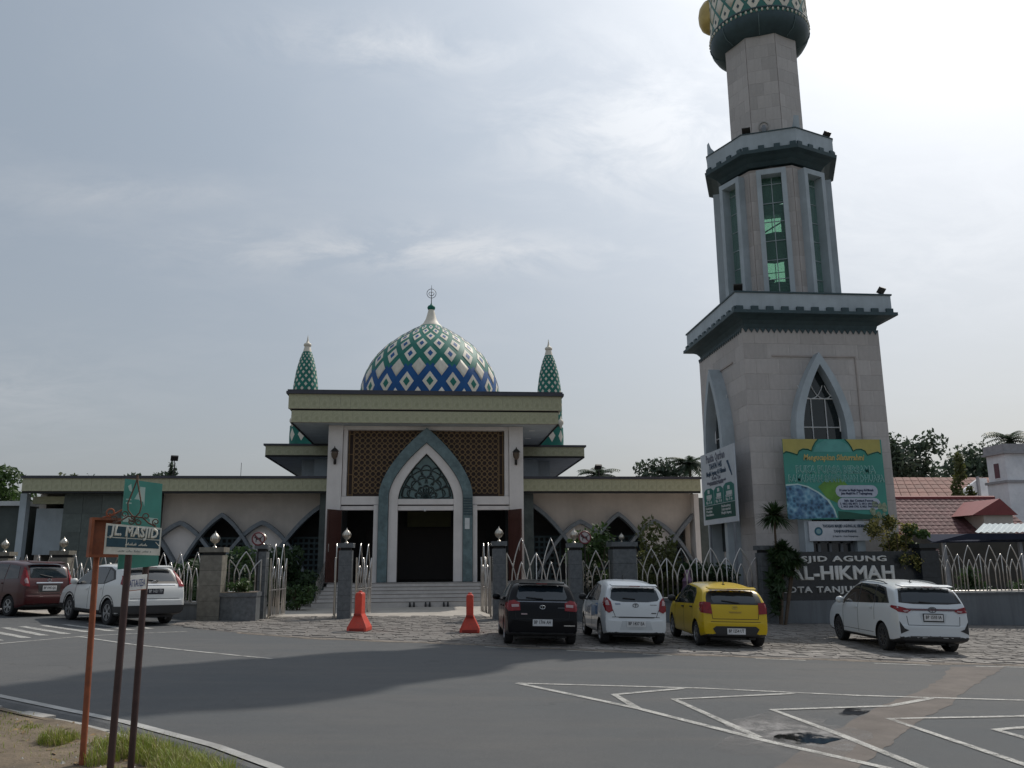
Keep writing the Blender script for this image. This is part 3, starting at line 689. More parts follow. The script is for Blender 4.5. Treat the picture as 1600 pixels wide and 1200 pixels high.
for key, lst in arcs.items():
    X0, X1 = (-13.2, -5.55) if key == 'L' else (4.95, 13.25)
    N_ = 90; xs = [X0+(X1-X0)*i/N_ for i in range(N_+1)]
    up = [min(5.25, max(arc_z(k, x-c) for c, k in lst)) for x in xs]
    w = MB()
    w.ring([(x, 42.45, 5.27) for x in xs], [(x, 42.45, z-.06) for x, z in zip(xs, up)], (0, .25, 0)); wall = part('wing_wall', cream_wall, w)
    for c, k in lst:
        if k == 'l':
            seg = [c-1.9+3.8*i/40 for i in range(41)]; seg = [x for x in seg if X0 < x < X1]
            lowz = lambda x: max(arc_z(q, x-cc) for cc, q in lst if q != 'l')
            seg = [x for x in seg if arc_z('l', x-c) > lowz(x)]
            top = [(x, 42.5, arc_z('l', x-c)-.04) for x in seg]
            # the lens runs down to where the neighbouring arches cross
            part('lens_panel', white_wall, MB().ring(top, [(x, 42.5, max(1.75, lowz(x)-.05)) for x in seg], (0, .2, 0)))
        # frame band
        ext = {'d': 2.6, 'l': 2.35, 'b': 3.6}[k]; P = []
        for i in range(61):
            d_ = -ext+2*ext*i/60
            if X0-.02 <= c+d_ <= X1+.02 and arc_z(k, d_) > .9 and arc_z(k, d_) < 5.2: P.append((c+d_, arc_z(k, d_)))
        if len(P) > 3:
            wdt = .21
            inner = [(x, z-wdt*(1.0+.35*min(abs(x-c), 2)/2)) for x, z in P]
            yy = {'d': 42.02, 'l': 42.10, 'b': 42.06}[k]
            part('arch_band', arc_m, MB().ring([(x, yy, z) for x, z in P], [(x, yy, z) for x, z in inner], (0, .45, 0)), smooth=40)
        if k != 'l':
            g = MB()
            for i in range(-8, 9):
                x = c+i*.27
                if X0 < x < X1: g.box(x-.05, 43.4, .9, x+.05, 43.46, min(3.1, arc_z(k, i*.27)-.2))
            for j in range(9):
                a, b = max(X0, c-2.1), min(X1, c+2.1); g.box(a, 43.36, .95+j*.27-.05, b, 43.40, .95+j*.27+.05)
            tag(part('grating', teal_dark, g), kind='stuff')
    part('wing_base', dark_stone, MB().box(X0, 42.2, -.1, X1, 42.7, .95))
    part('wing_pier', dark_stone, MB().box(-5.56 if key == 'L' else 4.14, 41.7, -.1, -4.94 if key == 'L' else 4.95, 42.9, 5.2))
part('wing_pier', white_wall, MB().box(13.25, 41.9, -.1, 13.5, 42.8, 5.2)); part('wing_pier', dark_stone, MB().box(13.5, 42.0, -.1, 15.2, 43.0, 5.0))
# left end: dark stone wall in slabs, deep recess with a grey panel
lw = part('stone_wall', dark_stone, MB().box(-17.6, 41.85, -.1, -13.2, 43, 5.2))
slab = {}
for i in range(5):
    for j in range(6):
        w_, h_ = .88, .86
        me = slab.get('m')
        if me is None:
            q = MB().box(-w_/2+.008, -.02, .008, w_/2-.008, .005, h_-.008); me = bpy.data.meshes.new('wall_slab'); me.from_pydata(q.v, [], q.f)
            me.materials.append(M('dark_slab', (.085, .105, .098), .4, var=.3, scale=2, stain=(.045, .055, .052), stain_scale=1.2, rnd=.15)); slab['m'] = me
        inst(me, 'wall_slab', lw, (-17.6+.88*(i+.5), 41.85, -.05+.86*j))
part('recess', dark_room, MB().box(-19.3, 44.5, -.1, -17.6, 44.7, 5.2).box(-17.62, 43, -.1, -17.6, 44.5, 5.2))
part('recess_panel', blue_wall, MB().box(-19.15, 42.6, 2.35, -17.75, 42.7, 4.55)); part('recess_beam', fascia_m, MB().box(-19.2, 42.2, 4.75, -17.65, 42.6, 5.1)); part('recess_post', blue_wall, MB().box(-19.5, 41.6, -.1, -19.2, 42, 5.2))
ob = thing('outbuilding', (-24, 44, 0), 'dark walled low annex with a thin white roof edge beyond the mosque wing', 'building')
MB().box(-40, 43, -.2, -19.7, 50, 4.7).build('wall', M('annex_wall', (.07, .085, .08), .7, var=.25, scale=1), ob); MB().box(-40, 42.7, 4.7, -19.62, 50.4, 4.92).build('roof', M('white_roof_edge', (.55, .56, .56), .6), ob)
MB().box(-23.5, 42.94, .5, -21, 42.995, 3.6).build('shutter', M('grey_shutter', (.16, .19, .2), .5), ob)

# ---- patterned shells (dome, turrets, minaret drum)
class Shell:
    def __init__(s, prof, ncol, aspect, cx_, cy_, a0=0.0, keep=0.0):
        rmx = max(r for r, z in prof)
        s.p = prof; s.n = ncol; s.cx, s.cy, s.a0 = cx_, cy_, a0
        s.lv = [0.0]; t = 0.0; tot = len(prof)-1
        cum = [0]
        for (r0, z0), (r1, z1) in zip(prof, prof[1:]): cum.append(cum[-1]+math.hypot(r1-r0, z1-z0))
        s.cum = cum; s.len = cum[-1]
        while True:
            r, z, nr, nz_ = s.at(s.lv[-1]); d_ = aspect*(keep*rmx+(1-keep)*r)*PI/ncol
            if s.lv[-1]+d_ > s.len or d_ < .02: break
            s.lv.append(s.lv[-1]+d_)
        k = s.len/s.lv[-1]; s.lv = [x*k for x in s.lv]
    def at(s, d_):
        d_ = max(0, min(s.len, d_)); i = 0
        while i < len(s.cum)-2 and s.cum[i+1] < d_: i += 1
        (r0, z0), (r1, z1) = s.p[i], s.p[i+1]; L = s.cum[i+1]-s.cum[i]; t = (d_-s.cum[i])/L if L else 0
        return r0+(r1-r0)*t, z0+(z1-z0)*t, (z1-z0)/L, -(r1-r0)/L
    def pt(s, lv, ang, off=0.0):
        lv = max(0, min(len(s.lv)-1, lv)); i = min(int(lv), len(s.lv)-2); d_ = s.lv[i]+(s.lv[i+1]-s.lv[i])*(lv-i)
        r, z, nr, nz_ = s.at(d_); r += off*nr; z += off*nz_; a = s.a0+ang
        return (r*math.cos(a), r*math.sin(a), z)
    def diamond(s, lc, ac, k, off, n=4, skirt=.03):
        m_ = MB(); h = PI/s.n; vs_ = []
        for i in range(n+1):
            for j in range(n+1):
                u, v = -1+2*i/n, -1+2*j/n; vs_.append(s.pt(lc+k*(u+v)/2, ac+k*(u-v)/2*h, off))
        fs_ = [(i*(n+1)+j, (i+1)*(n+1)+j, (i+1)*(n+1)+j+1, i*(n+1)+j+1) for i in range(n) for j in range(n)]
        if skirt:
            bd_ = [(i, 0) for i in range(n)]+[(n, j) for j in range(n)]+[(i, n) for i in range(n, 0, -1)]+[(0, j) for j in range(n, 0, -1)]
            b0 = len(vs_)
            for (i, j) in bd_:
                u, v = -1+2*i/n, -1+2*j/n; vs_.append(s.pt(lc+k*(u+v)/2, ac+k*(u-v)/2*h, off-skirt))
            q = len(bd_)
            for t in range(q):
                a, b = bd_[t], bd_[(t+1) % q]; fs_.append((a[0]*(n+1)+a[1], b0+t, b0+(t+1) % q, b[0]*(n+1)+b[1]))
        return m_.add(vs_, fs_)
def shell_mesh(name, sh, mats, colour):
    "the shell itself, cut along its lattice so that each lattice half cell has one enamel colour"
    bm = bmesh.new(); me = bpy.data.meshes.new(name)
    for m_ in mats: me.materials.append(m_)
    L = len(sh.lv)-1; h = PI/sh.n
    vs_, fs_, mi = [], [], []
    for lc in range(0, L+1):
        for c in range(sh.n):
            ac = (2*c+(lc % 2))*h
            n = 4; b = len(vs_)
            for i in range(n+1):
                for j in range(n+1):
                    u, v = -1+2*i/n, -1+2*j/n; vs_.append(sh.pt(lc+(u+v)/2, ac+(u-v)/2*h))
            for i in range(n):
                for j in range(n):
                    fs_.append((b+i*(n+1)+j, b+(i+1)*(n+1)+j, b+(i+1)*(n+1)+j+1, b+i*(n+1)+j+1)); mi.append(colour(lc, i+j >= n-1+.5))
    me.from_pydata(vs_, [], fs_); me.update()
    for p, k in zip(me.polygons, mi): p.material_index = k
    bm.from_mesh(me); bmesh.ops.remove_doubles(bm, verts=bm.verts, dist=.0008); bmesh.ops.dissolve_degenerate(bm, edges=bm.edges, dist=.0008); bmesh.ops.recalc_face_normals(bm, faces=bm.faces); bm.to_mesh(me); bm.free()
    for p in me.polygons: p.use_smooth = True
    return me
def put(name, me, parent, x, y, z=0, rot=0): return inst(me, name, parent, (x, y, z), rot)
# dome
DX, DY = AX, 60.0
def dome_profile(a_start):
  dprof = []
  for i in range(41):
    t = i/40; a = R(a_start)+(R(81)-R(a_start))*t; r = 5.10*math.cos(a); z = 13.25+5.25*math.sin(a)
    if a > R(50): z += .55*((a-R(50))/R(31))**2
    dprof.append((r, z))
  return dprof
best = None
for k in range(40):
    dp_ = dome_profile(-36+.4*k); s_ = Shell(dp_, 20, 1.30, DX, DY, 0, keep=.62); e_ = min(abs(s_.pt(l, 0)[2]-13.78) for l in range(1, len(s_.lv)-1))
    if best is None or e_ < best[0]: best = (e_, dp_)
dprof = best[1]
sh = Shell(dprof, 20, 1.30, DX, DY, a0=PI/2*3+PI/20, keep=.62)
rowz = [sh.pt(l, 0)[2] for l in range(len(sh.lv))]
row0 = min(range(len(rowz)), key=lambda i: abs(rowz[i]-13.78))
dm = shell_mesh('dome', sh, [green_e, blue_e], lambda l, hi: 1 if (l < row0+1 or (l == row0+1 and not hi)) else 0)
dome = inst(dm, 'dome', mq, (DX, DY, 0))
def panels(sh, parent, x, y, lo, hi, k, off, mat, name, core=None, n=4):
    for l in range(lo, hi):
        ko, cm_ = core(l) if core else (None, None)
        me = None
        for c in range(sh.n):
            ac = (2*c+(l % 2))*PI/sh.n
            if me is None:
                m_ = sh.diamond(l, 0 if l % 2 == 0 else PI/sh.n, k, off, n); me = bpy.data.meshes.new(name); me.from_pydata(m_.v, [], m_.f); me.materials.append(mat)
                for p in me.polygons[:n*n]: p.use_smooth = True
                if ko:
                    m2 = sh.diamond(l, 0 if l % 2 == 0 else PI/sh.n, ko, off+.012, 2, .015); b = len(me.vertices)
                    full = bpy.data.meshes.new(name); full.from_pydata([v.co for v in me.vertices]+m2.v, [], [tuple(p.vertices) for p in me.polygons]+[tuple(i+b for i in f) for f in m2.f])
                    full.materials.append(mat); full.materials.append(cm_)
                    for p in full.polygons:
                        if p.index >= n*n+4*n: p.material_index = 1
                    me = full
            inst(me, name, parent, (x, y, 0), 2*c*PI/sh.n)
def dcore(l):
    if l == row0: return (.30, green_e)
    if l == row0+1: return (None, None)
    if l > row0+1: return (.27, blue_e)
    return (None, None)
panels(sh, dome, DX, DY, max(1, row0-1), len(sh.lv)-1, .64, .02, cream_e, 'dome_panel', dcore)
dtop = dprof[-1]
part('dome_neck', cream_e, MB().lathe(DX, DY, [(dtop[0]+.06, dtop[1]-.05), (dtop[0]+.02, dtop[1]+.04), (.62, dtop[1]+.20), (.42, dtop[1]+.55), (.30, dtop[1]+.95), (.22, dtop[1]+1.3)], 24), dome, smooth=50)
zt = dtop[1]+1.3
part('dome_ball', green_e, MB().lathe(DX, DY, [(.18, zt-.02), (.28, zt+.08), (.30, zt+.2), (.24, zt+.32), (.10, zt+.38), (.06, zt+.5)], 16), dome, smooth=50)
zf = zt+.45; fin = MB()
fin.tube([(DX, DY, zf), (DX, DY, zf+1.5)], .035, 6, True, .012)
fin.tube([(DX+.34*math.sin(t), DY, zf+.85+.36*math.cos(t)) for t in [2*PI*i/24 for i in range(25)]], .022, 5, False)
fin.tube([(DX+.20*math.cos(t), DY, zf+.86+.18*math.sin(t)) for t in [PI+PI*i/10 for i in range(11)]], .025, 5, False)
fin.tube([(DX-.20, DY, zf+.86), (DX-.09, DY, zf+.98), (DX, DY, zf+.88), (DX+.09, DY, zf+.98), (DX+.20, DY, zf+.86)], .022, 5, False)
part('dome_finial', iron_m, fin, dome)
# corner turrets
def turret(tx, ty, z0):
    t = part('turret', cream_e, MB().lathe(tx, ty, [(.86, 8.0), (.86, z0+.35), (.80, z0+.42)], 8, PI/8))
    sp = Shell([(.80, z0+.42), (.80, z0+1.55)], 8, 1.35, tx, ty, PI/8)
    b = inst(shell_mesh('turret_drum', sp, [green_e], lambda l, hi: 0), 'turret_drum', t, (tx, ty, 0))
    dd = MB()
    for l in range(1, len(sp.lv)-1):
        for c in range(8): q = sp.diamond(l, (2*c+(l % 2))*PI/8, .66, .012, 2, .02); dd.add([v+Vector((tx, ty, 0)) for v in q.v], q.f)
    tag(part('drum_diamonds', cream_e, dd, t), kind='stuff')
    for k in range(4):
        a = PI/4+k*PI/2; x, y = tx+.80*math.cos(a), ty+.80*math.sin(a)
        part('corner_ball', cream_e, MB().lathe(x, y, [(.05, z0+1.45), (.09, z0+1.6), (.17, z0+1.72), (.19, z0+1.84), (.14, z0+1.95), (.05, z0+2.02), (.01, z0+2.14)], 10), t, smooth=50)
    pf = []
    kp = [(9.75, .74), (11.5, .745), (12.2, .70), (13.1, .57), (13.8, .40), (14.2, .26)]
    for i in range(25):
        z = 9.75+4.45*i/24
        for (za, ra), (zb, rb_) in zip(kp, kp[1:]):
            if za-1e-6 <= z <= zb+1e-6: pf.append((ra+(rb_-ra)*(z-za)/(zb-za), z)); break
    sp = Shell(pf, 11, 1.25, tx, ty, 0, .3)
    inst(shell_mesh('pinnacle', sp, [green_e], lambda l, hi: 0), 'pinnacle', t, (tx, ty, 0))
    dd = MB()
    for l in range(1, len(sp.lv)-1):
        for c in range(11): q = sp.diamond(l, (2*c+(l % 2))*PI/11, .48, .010, 2, .015); dd.add([v+Vector((tx, ty, 0)) for v in q.v], q.f)
    tag(part('pinnacle_diamonds', cream_e, dd, t), kind='stuff')
    z = 14.2
    part('pinnacle_cap', cream_e, MB().lathe(tx, ty, [(.265, z-.03), (.185, z+.30), (.17, z+.34), (.22, z+.38), (.235, z+.46), (.18, z+.54), (.10, z+.58), (.05, z+.74), (.008, z+1.05)], 12), t, smooth=50)
for tx in (AX-7.28, AX+7.28):
    for ty in (49.2,): turret(tx, ty, 8.15)
# floodlights on the wing roof, shoes at the stairs
def floodlight(x, y, z, ang, tilt, label, group, pole=0.0):
    t = thing('floodlight', (x, y, z), label, 'floodlight', group)
    if pole: MB().tube([(x, y, z), (x+.04, y, z+pole)], .03, 6).build('pole', iron_m, t)
    zz = z+pole+.12; c, s_ = math.cos(ang), math.sin(ang); ct, s2 = math.cos(tilt), math.sin(tilt)
    MB().tube([(x, y, z+pole), (x, y, zz)], .025, 5).build('bracket', iron_m, t)
    a = Vector((c, s_, 0))*.17; n = Vector((-s_*ct, c*ct, s2)); u = n.cross(Vector((c, s_, 0)))*.13
    hd = MB().obox(Vector((x, y, zz+.1)), a, n*.05, u).build('lamp_head', iron_m, t)
    MB().obox(Vector((x, y, zz+.1))+n*.052, a*.85, n*.004, u*.85).build('lens', M('flood_glass', (.25, .27, .28), .1), hd)
    return t
floodlight(-12.7, 42.0, 5.98, .4, .6, 'black floodlight on a leaning pole above the left wing roof', 'floodlights above the wing roofs', .75)
floodlight(8.35, 42.0, 5.98, .2, .8, 'black floodlight on a short pole above the right wing roof', 'floodlights above the wing roofs', .38)
an = tag(MB().tube([(-9.71, 43, 5.98), (-9.71, 43, 6.85)], .012, 4).build('antenna', iron_m), 'thin bare antenna rod on the left wing roof', 'antenna')
shoe_m = M('black_shoe', (.015, .014, .014), .5)
for (x, y, n, lab) in ((-.95, 35.85, 2, 'dark pair of shoes left on the ground below the middle of the stairs'), (-.30, 35.9, 2, 'dark shoes heaped at the middle of the bottom step'), (.45, 35.85, 2, 'dark pair of shoes right of the heap at the bottom step'), (2.9, 35.9, 2, 'dark pair of shoes at the bottom step towards the black hatchback'), (-3.1, 35.8, 2, 'single dark pair of shoes at the bottom step behind the left barrier')):
    t = thing('shoes', (x, y, ground_z(x, y)+.012), lab, 'shoes', 'shoes left at the stairs'); z = ground_z(x, y)+.012
    for k in range(n):
        q = MB(); xx = x+k*.17
        pf = [(.0, -.14, .10), (.045, -.10, .13), (.05, 0, .09), (.05, .10, .065), (.02, .15, .04)]
        vs_ = []
        for (w_, yy, h_) in pf: w_ = max(w_, .03); vs_ += [(xx-w_, y+yy, z), (xx+w_, y+yy, z), (xx+w_*.7, y+yy, z+h_*1.5), (xx-w_*.7, y+yy, z+h_*1.5)]
        fs_ = [(0, 1, 2, 3)]+[(4*i+a, 4*i+(a+1) % 4, 4*i+4+(a+1) % 4, 4*i+4+a) for i in range(4) for a in range(4)]+[(19, 18, 17, 16)]
        q.add(vs_, fs_).build('shoe', shoe_m, t, smooth=60)
# ------------------------------------------------------------------ minaret
CX, CY = 14.5, 32.65
mn = thing('minaret', (CX, CY, 0), 'tall stone clad minaret on a square base with grey blue cornices', 'minaret')
def mp(name, mat, mb, parent=mn, **kw): return mb.build(name, mat, parent, **kw)
BX0, BX1, BY0, BY1, BZ = 11.75, 17.25, 30.0, 35.3, 10.62
core = mp('base_block', joint_m, MB().box(BX0+.03, BY0+.03, -.6, BX1-.03, BY1-.03, BZ))
def clad(parent, P0, U, W, H, n, tw, th, skip=None, seed=1, off=.0):
    "stone slabs on a rectangle: P0 lower left, U unit along, n outward normal; shared meshes per size"
    U = Vector(U); n = Vector(n); P0 = Vector(P0); nr = max(1, round(H/th)); h = H/nr; rr = random.Random(seed); cache = {}
    ang = math.atan2(U.y, U.x)
    for j in range(nr):
        nc = max(1, round(W/tw)); w = W/nc; sh_ = (.5 if j % 2 else 0)*w; x = 0
        cuts = [0]+[w*(i+1)-sh_ for i in range(nc+1)]
        cuts = sorted(set([round(min(W, c), 4) for c in cuts if c >= 0]))
        for a, b in zip(cuts, cuts[1:]):
            if b-a < .02: continue
            cx_, cz = (a+b)/2, (j+.5)*h
            if skip and skip(cx_, cz, (b-a)/2, h/2): continue
            key = round(b-a, 3)
            if key not in cache:
                q = MB().box(-(b-a)/2+.0025, -.032, -h/2+.0025, (b-a)/2-.0025, .004, h/2-.0025); me = bpy.data.meshes.new('cladding_slab'); me.from_pydata(q.v, [], q.f); me.materials.append(clad_m); cache[key] = me
            p = P0+U*cx_+Vector((0, 0, cz))+n*(off+rr.uniform(0, .004))
            inst(cache[key], 'cladding_slab', parent, p, ang)
def arch_in(c, hw, zs, za):
    def f(x, z, a, b):
        dx = abs(x-c)+a; zt_ = z+b
        if zt_ < zs: return dx < hw
        u = (zt_-zs)/(za-zs); return u < 1 and dx < hw*(1-u**1.7)
    return f
clad(core, (BX0, BY0+.03, -.2), (1, 0, 0), BX1-BX0, BZ+.2, (0, -1, 0), .92, .60, arch_in(CX-BX0, .95, 7.0, 9.3), 1)
clad(core, (BX0+.03, BY1, -.2), (0, -1, 0), BY1-BY0, BZ+.2, (-1, 0, 0), .88, .60, arch_in(BY1-CY, .95, 7.0, 9.3), 2)
# recessed panel lines on front and left face
ln = MB().box(12.85, 29.955, 9.50, 16.2, 29.985, 9.56).box(16.16, 29.955, 2.6, 16.2, 29.985, 9.5)
mp('panel_line', joint_m, ln, core); mp('panel_line', joint_m, MB().box(11.705, 31.2, 9.5, 11.735, 34.2, 9.56), core)
# pointed arch frames with glazing
def base_arch(face):
    P = (lambda x, d_, z: (CX+x, BY0-d_, z)) if face == 'front' else (lambda x, d_, z: (BX0-d_, CY-x, z))
    o_ = [P(x, .52, z) for x, z in ogive(1.13, 6.6, 9.58, 16, 1.75, -.3)]; i_ = [P(x, .52, z) for x, z in ogive(.83, 6.6, 9.12, 16, 1.75, -.3)]
    dv = Vector(P(0, -.03, 0))-Vector(P(0, .52, 0))
    fr_ = mp('arch_frame', blue_wall, MB().ring(o_, i_, dv), smooth=35)
    gl_ = mp('window', glass_dark, MB().prism([P(x, .06, z) for x, z in ogive(.85, 6.6, 9.14, 12, 1.75, 2.2)], Vector(P(0, .02, 0))-Vector(P(0, .06, 0))))
    mu = MB(); inv_ = Vector(P(0, .09, 0))
    def bar(a, b, r=.022): mu.tube([P(a[0], .09, a[1]), P(b[0], .09, b[1])], r, 4)
    for x in (-.28, .28): bar((x, 2.3), (x, 7.85))
    for z in (7.85, 6.75, 5.2, 3.9): bar((-.80, z), (.80, z))
    for c0 in (-.80, -.27, .27):  # interlaced curves of the head
        mu.tube([P(c0+.55*math.sin(t)*1.0+.0, .09, 7.85+.95*(1-math.cos(t))*1.0) for t in [0, .3, .6, .9, 1.1]], .018, 4)
        mu.tube([P(-c0-.55*math.sin(t), .09, 7.85+.95*(1-math.cos(t))) for t in [0, .3, .6, .9, 1.1]], .018, 4)
    bar((-.8, 6.6), (-.8, 7.9), .03); bar((.8, 6.6), (.8, 7.9), .03)
    mp('muntin', white_metal, mu, gl_)
base_arch('front'); base_arch('left')
lo = mp('lower_window', glass_dark, MB().box(13.7, 29.86, .8, 15.35, 29.9, 2.55))
b_ = MB()
for x in (13.74, 14.02, 14.45, 14.88, 15.28): b_.box(x-.05, 29.78, .8, x+.05, 29.86, 2.5)
b_.box(13.7, 29.78, 2.44, 15.32, 29.86, 2.55); mp('window_bar', M('grey_metal', (.20, .21, .23), .5), b_, lo)
# zigzag frieze, flared soffit, drip, parapet
def square_ring(h0, z0, h1, z1):
    m_ = MB(); v0 = [(CX-h0, CY-h0, z0), (CX+h0, CY-h0, z0), (CX+h0, CY+h0, z0), (CX-h0, CY+h0, z0)]; v1 = [(CX-h1, CY-h1, z1), (CX+h1, CY-h1, z1), (CX+h1, CY+h1, z1), (CX-h1, CY+h1, z1)]
    return m_.add(v0+v1, [(i, (i+1) % 4, 4+(i+1) % 4, 4+i) for i in range(4)])
m_ = MB(); prevh, prevz = 2.66, BZ
for (h, z) in ((2.70, 10.78), (2.80, 10.92), (2.98, 11.02), (3.18, 11.06)):
    q = square_ring(prevh, prevz, h, z); m_.add(q.v, q.f); prevh, prevz = h, z
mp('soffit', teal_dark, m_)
zz = MB()
for i in range(24):
    x = BX0+.02+i*(5.46/24); zz.prism([(x, 29.955, 10.62), (x+.2275, 29.955, 10.62), (x+.114, 29.955, 10.44)], (0, .03, 0))
    y = BY0+i*(5.3/24); zz.prism([(11.705, y, 10.62), (11.705, y+.22, 10.62), (11.705, y+.11, 10.44)], (.03, 0, 0))
tag(mp('zigzag_frieze', teal_dark, zz), kind='stuff')
mp('cornice_drip', teal_dark, square_ring(3.19, 11.06, 3.27, 11.07).add([], []).box(CX-3.27, CY-3.27, 11.07, CX+3.27, CY+3.27, 11.19))
par = mp('parapet', blue_wall, MB().box(CX-3.12, CY-3.12, 11.19, CX+3.12, CY+3.12, 11.90))
mp('parapet_cap', teal_dark, MB().box(CX-3.16, CY-3.16, 11.90, CX+3.16, CY+3.16, 11.96), par)
for i in range(11):
    x = CX-3.0+i*.6; mp('dentil', teal_dark, MB().box(x-.14, CY-3.20, 11.193, x+.14, CY-3.121, 11.36), par)
    y = CY-3.0+i*.6; mp('dentil', teal_dark, MB().box(CX-3.20, y-.14, 11.193, CX-3.121, y+.14, 11.36), par)
# octagonal stage: faces turned 22.5 degrees, hollow, glazed slots
PH0 = R(22.5)
def face(k):
    ph = PH0+k*PI/4; n = Vector((-math.sin(ph), -math.cos(ph), 0)); u = Vector((math.cos(ph), -math.sin(ph), 0)); return n, u
C0 = Vector((CX, CY, 0)); AP = 2.05; HS = AP*math.tan(PI/8)
oc = MB(); inn = MB()
Z0, Z1 = 11.9, 17.75
for k in range(8):
    n, u = face(k)
    for sg in (-1, 1):
        a = (.46+HS)/2*sg; oc.obox(C0+n*(AP-.1)+u*a+Vector((0, 0, (Z0+Z1)/2)), u*((HS-.46)/2), n*.1, Vector((0, 0, (Z1-Z0)/2)))
    oc.obox(C0+n*(AP-.1)+Vector((0, 0, 17.62)), u*.46, n*.1, Vector((0, 0, .13)))
stage = mp('octagon_stage', joint_m, oc)
gg = bpy.data.materials.new('green_tinted_glass'); gg.use_nodes = True; t_ = gg.node_tree; t_.nodes.clear()
o1 = t_.nodes.new('ShaderNodeOutputMaterial'); mx = t_.nodes.new('ShaderNodeMixShader'); tr_ = t_.nodes.new('ShaderNodeBsdfTransparent'); gs = t_.nodes.new('ShaderNodeBsdfGlossy'); fn = t_.nodes.new('ShaderNodeFresnel')
tr_.inputs[0].default_value = (.80, .97, .86, 1); gs.inputs[0].default_value = (.75, .9, .85, 1); gs.inputs[1].default_value = .06; fn.inputs[0].default_value = 1.5
fm = t_.nodes.new('ShaderNodeMath'); fm.operation = 'MULTIPLY'; fm.inputs[1].default_value = .45; t_.links.new(fn.outputs[0], fm.inputs[0]); t_.links.new(fm.outputs[0], mx.inputs[0]); t_.links.new(tr_.outputs[0], mx.inputs[1]); t_.links.new(gs.outputs[0], mx.inputs[2]); df = t_.nodes.new('ShaderNodeBsdfDiffuse'); df.inputs[0].default_value = (.20, .34, .31, 1); m2 = t_.nodes.new('ShaderNodeMixShader'); m2.inputs[0].default_value = .22; t_.links.new(mx.outputs[0], m2.inputs[1]); t_.links.new(df.outputs[0], m2.inputs[2]); t_.links.new(m2.outputs[0], o1.inputs[0])
for k in range(8):
    n, u = face(k)
    for sg in (-1, 1):
        P0 = C0+n*(AP)+u*(-HS if sg < 0 else .58)+Vector((0, 0, Z0)); clad(stage, P0, u, HS-.58, Z1-Z0-.12, n, .6, .66, None, 30+k, .0)
    fr_ = MB(); H = (17.55-Z0)/2; zc = Z0+H
    for sg in (-1, 1): fr_.obox(C0+n*(AP+.14)+u*(.49*sg)+Vector((0, 0, zc)), u*.095, n*.24, Vector((0, 0, H)))
    fr_.obox(C0+n*(AP+.14)+Vector((0, 0, 17.44)), u*.394, n*.24, Vector((0, 0, .11)))
    f_ = mp('slot_frame', blue_wall, fr_)
    g_ = mp('glazing', gg, MB().obox(C0+n*(AP-.03)+Vector((0, 0, (Z0+17.33)/2)), u*.392, n*.008, Vector((0, 0, (17.33-Z0)/2))))
    mu = MB().obox(C0+n*(AP-.01)+Vector((0, 0, (Z0+17.3)/2)), u*.016, n*.02, Vector((0, 0, (17.3-Z0)/2)))
    for j in range(7): mu.obox(C0+n*(AP-.01)+Vector((0, 0, Z0+.2+j*.82)), u*.39, n*.016, Vector((0, 0, .014)))
    mp('mullion', M('slot_metal', (.35, .4, .42), .4) if k == 0 else MATS['slot_metal'], mu, g_)
for k in (1, 2, 3, 5, 6, 7):  # added dark panels blocking the sky seen through the side slots
    n, u = face(k); mp('sky_blocker', dark_room, MB().obox(C0+n*(AP-.34)+Vector((0, 0, 14.6)), u*.62, n*.02, Vector((0, 0, 2.7))))
# floors and stair inside the hollow stage
fl = MB()
for z in (12.75, 14.9): fl.lathe(CX, CY, [(1.75, z), (1.75, z+.16)], 8, PI/8)
mp('inner_floor', dark_room, fl)
sr = MB()
for k in range(10): sr.obox(C0+Vector((-1.1+.22*k, .3, 14.5+.14*k)), (.14, 0, 0), (0, .35, 0), (0, 0, .03))
for k in range(10): sr.obox(C0+Vector((1.1-.22*k, .9, 13.06+.13*k)), (.14, 0, 0), (0, .35, 0), (0, 0, .03))
sr.tube([C0+Vector((-1.1, .3, 15.3)), C0+Vector((1.1, .3, 16.7))], .03, 4)
mp('inner_stair', iron_m, sr)
mp('stage_deck', dark_room, MB().lathe(CX, CY, [(2.0, 17.75), (2.0, 17.9)], 8, PI/8))
def oct_lathe(prof): return MB().lathe(CX, CY, prof, 8, PH0+PI/8*0+PI/8+PI/2*0+R(-22.5)+R(-22.5)+R(22.5))
def octo(prof):
    m_ = MB(); vs_ = []; 
    for (a, z) in prof:
        rr = a/math.cos(PI/8)
        for k in range(8):
            n, u = face(k); p = C0+n*a+u*(a*math.tan(PI/8)); vs_.append((p.x, p.y, z))
    fs_ = [(i*8+k, (i+1)*8+k, (i+1)*8+(k+1) % 8, i*8+(k+1) % 8) for i in range(len(prof)-1) for k in range(8)]
    fs_ += [tuple(range(8)), tuple((len(prof)-1)*8+7-k for k in range(8))]
    return m_.add(vs_, fs_)
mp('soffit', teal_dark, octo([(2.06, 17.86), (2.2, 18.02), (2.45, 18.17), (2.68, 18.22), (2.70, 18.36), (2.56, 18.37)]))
par2 = mp('parapet', blue_wall, octo([(2.58, 18.37), (2.58, 19.12)]))
mp('parapet_cap', teal_dark, octo([(2.61, 19.12), (2.61, 19.16)]), par2)
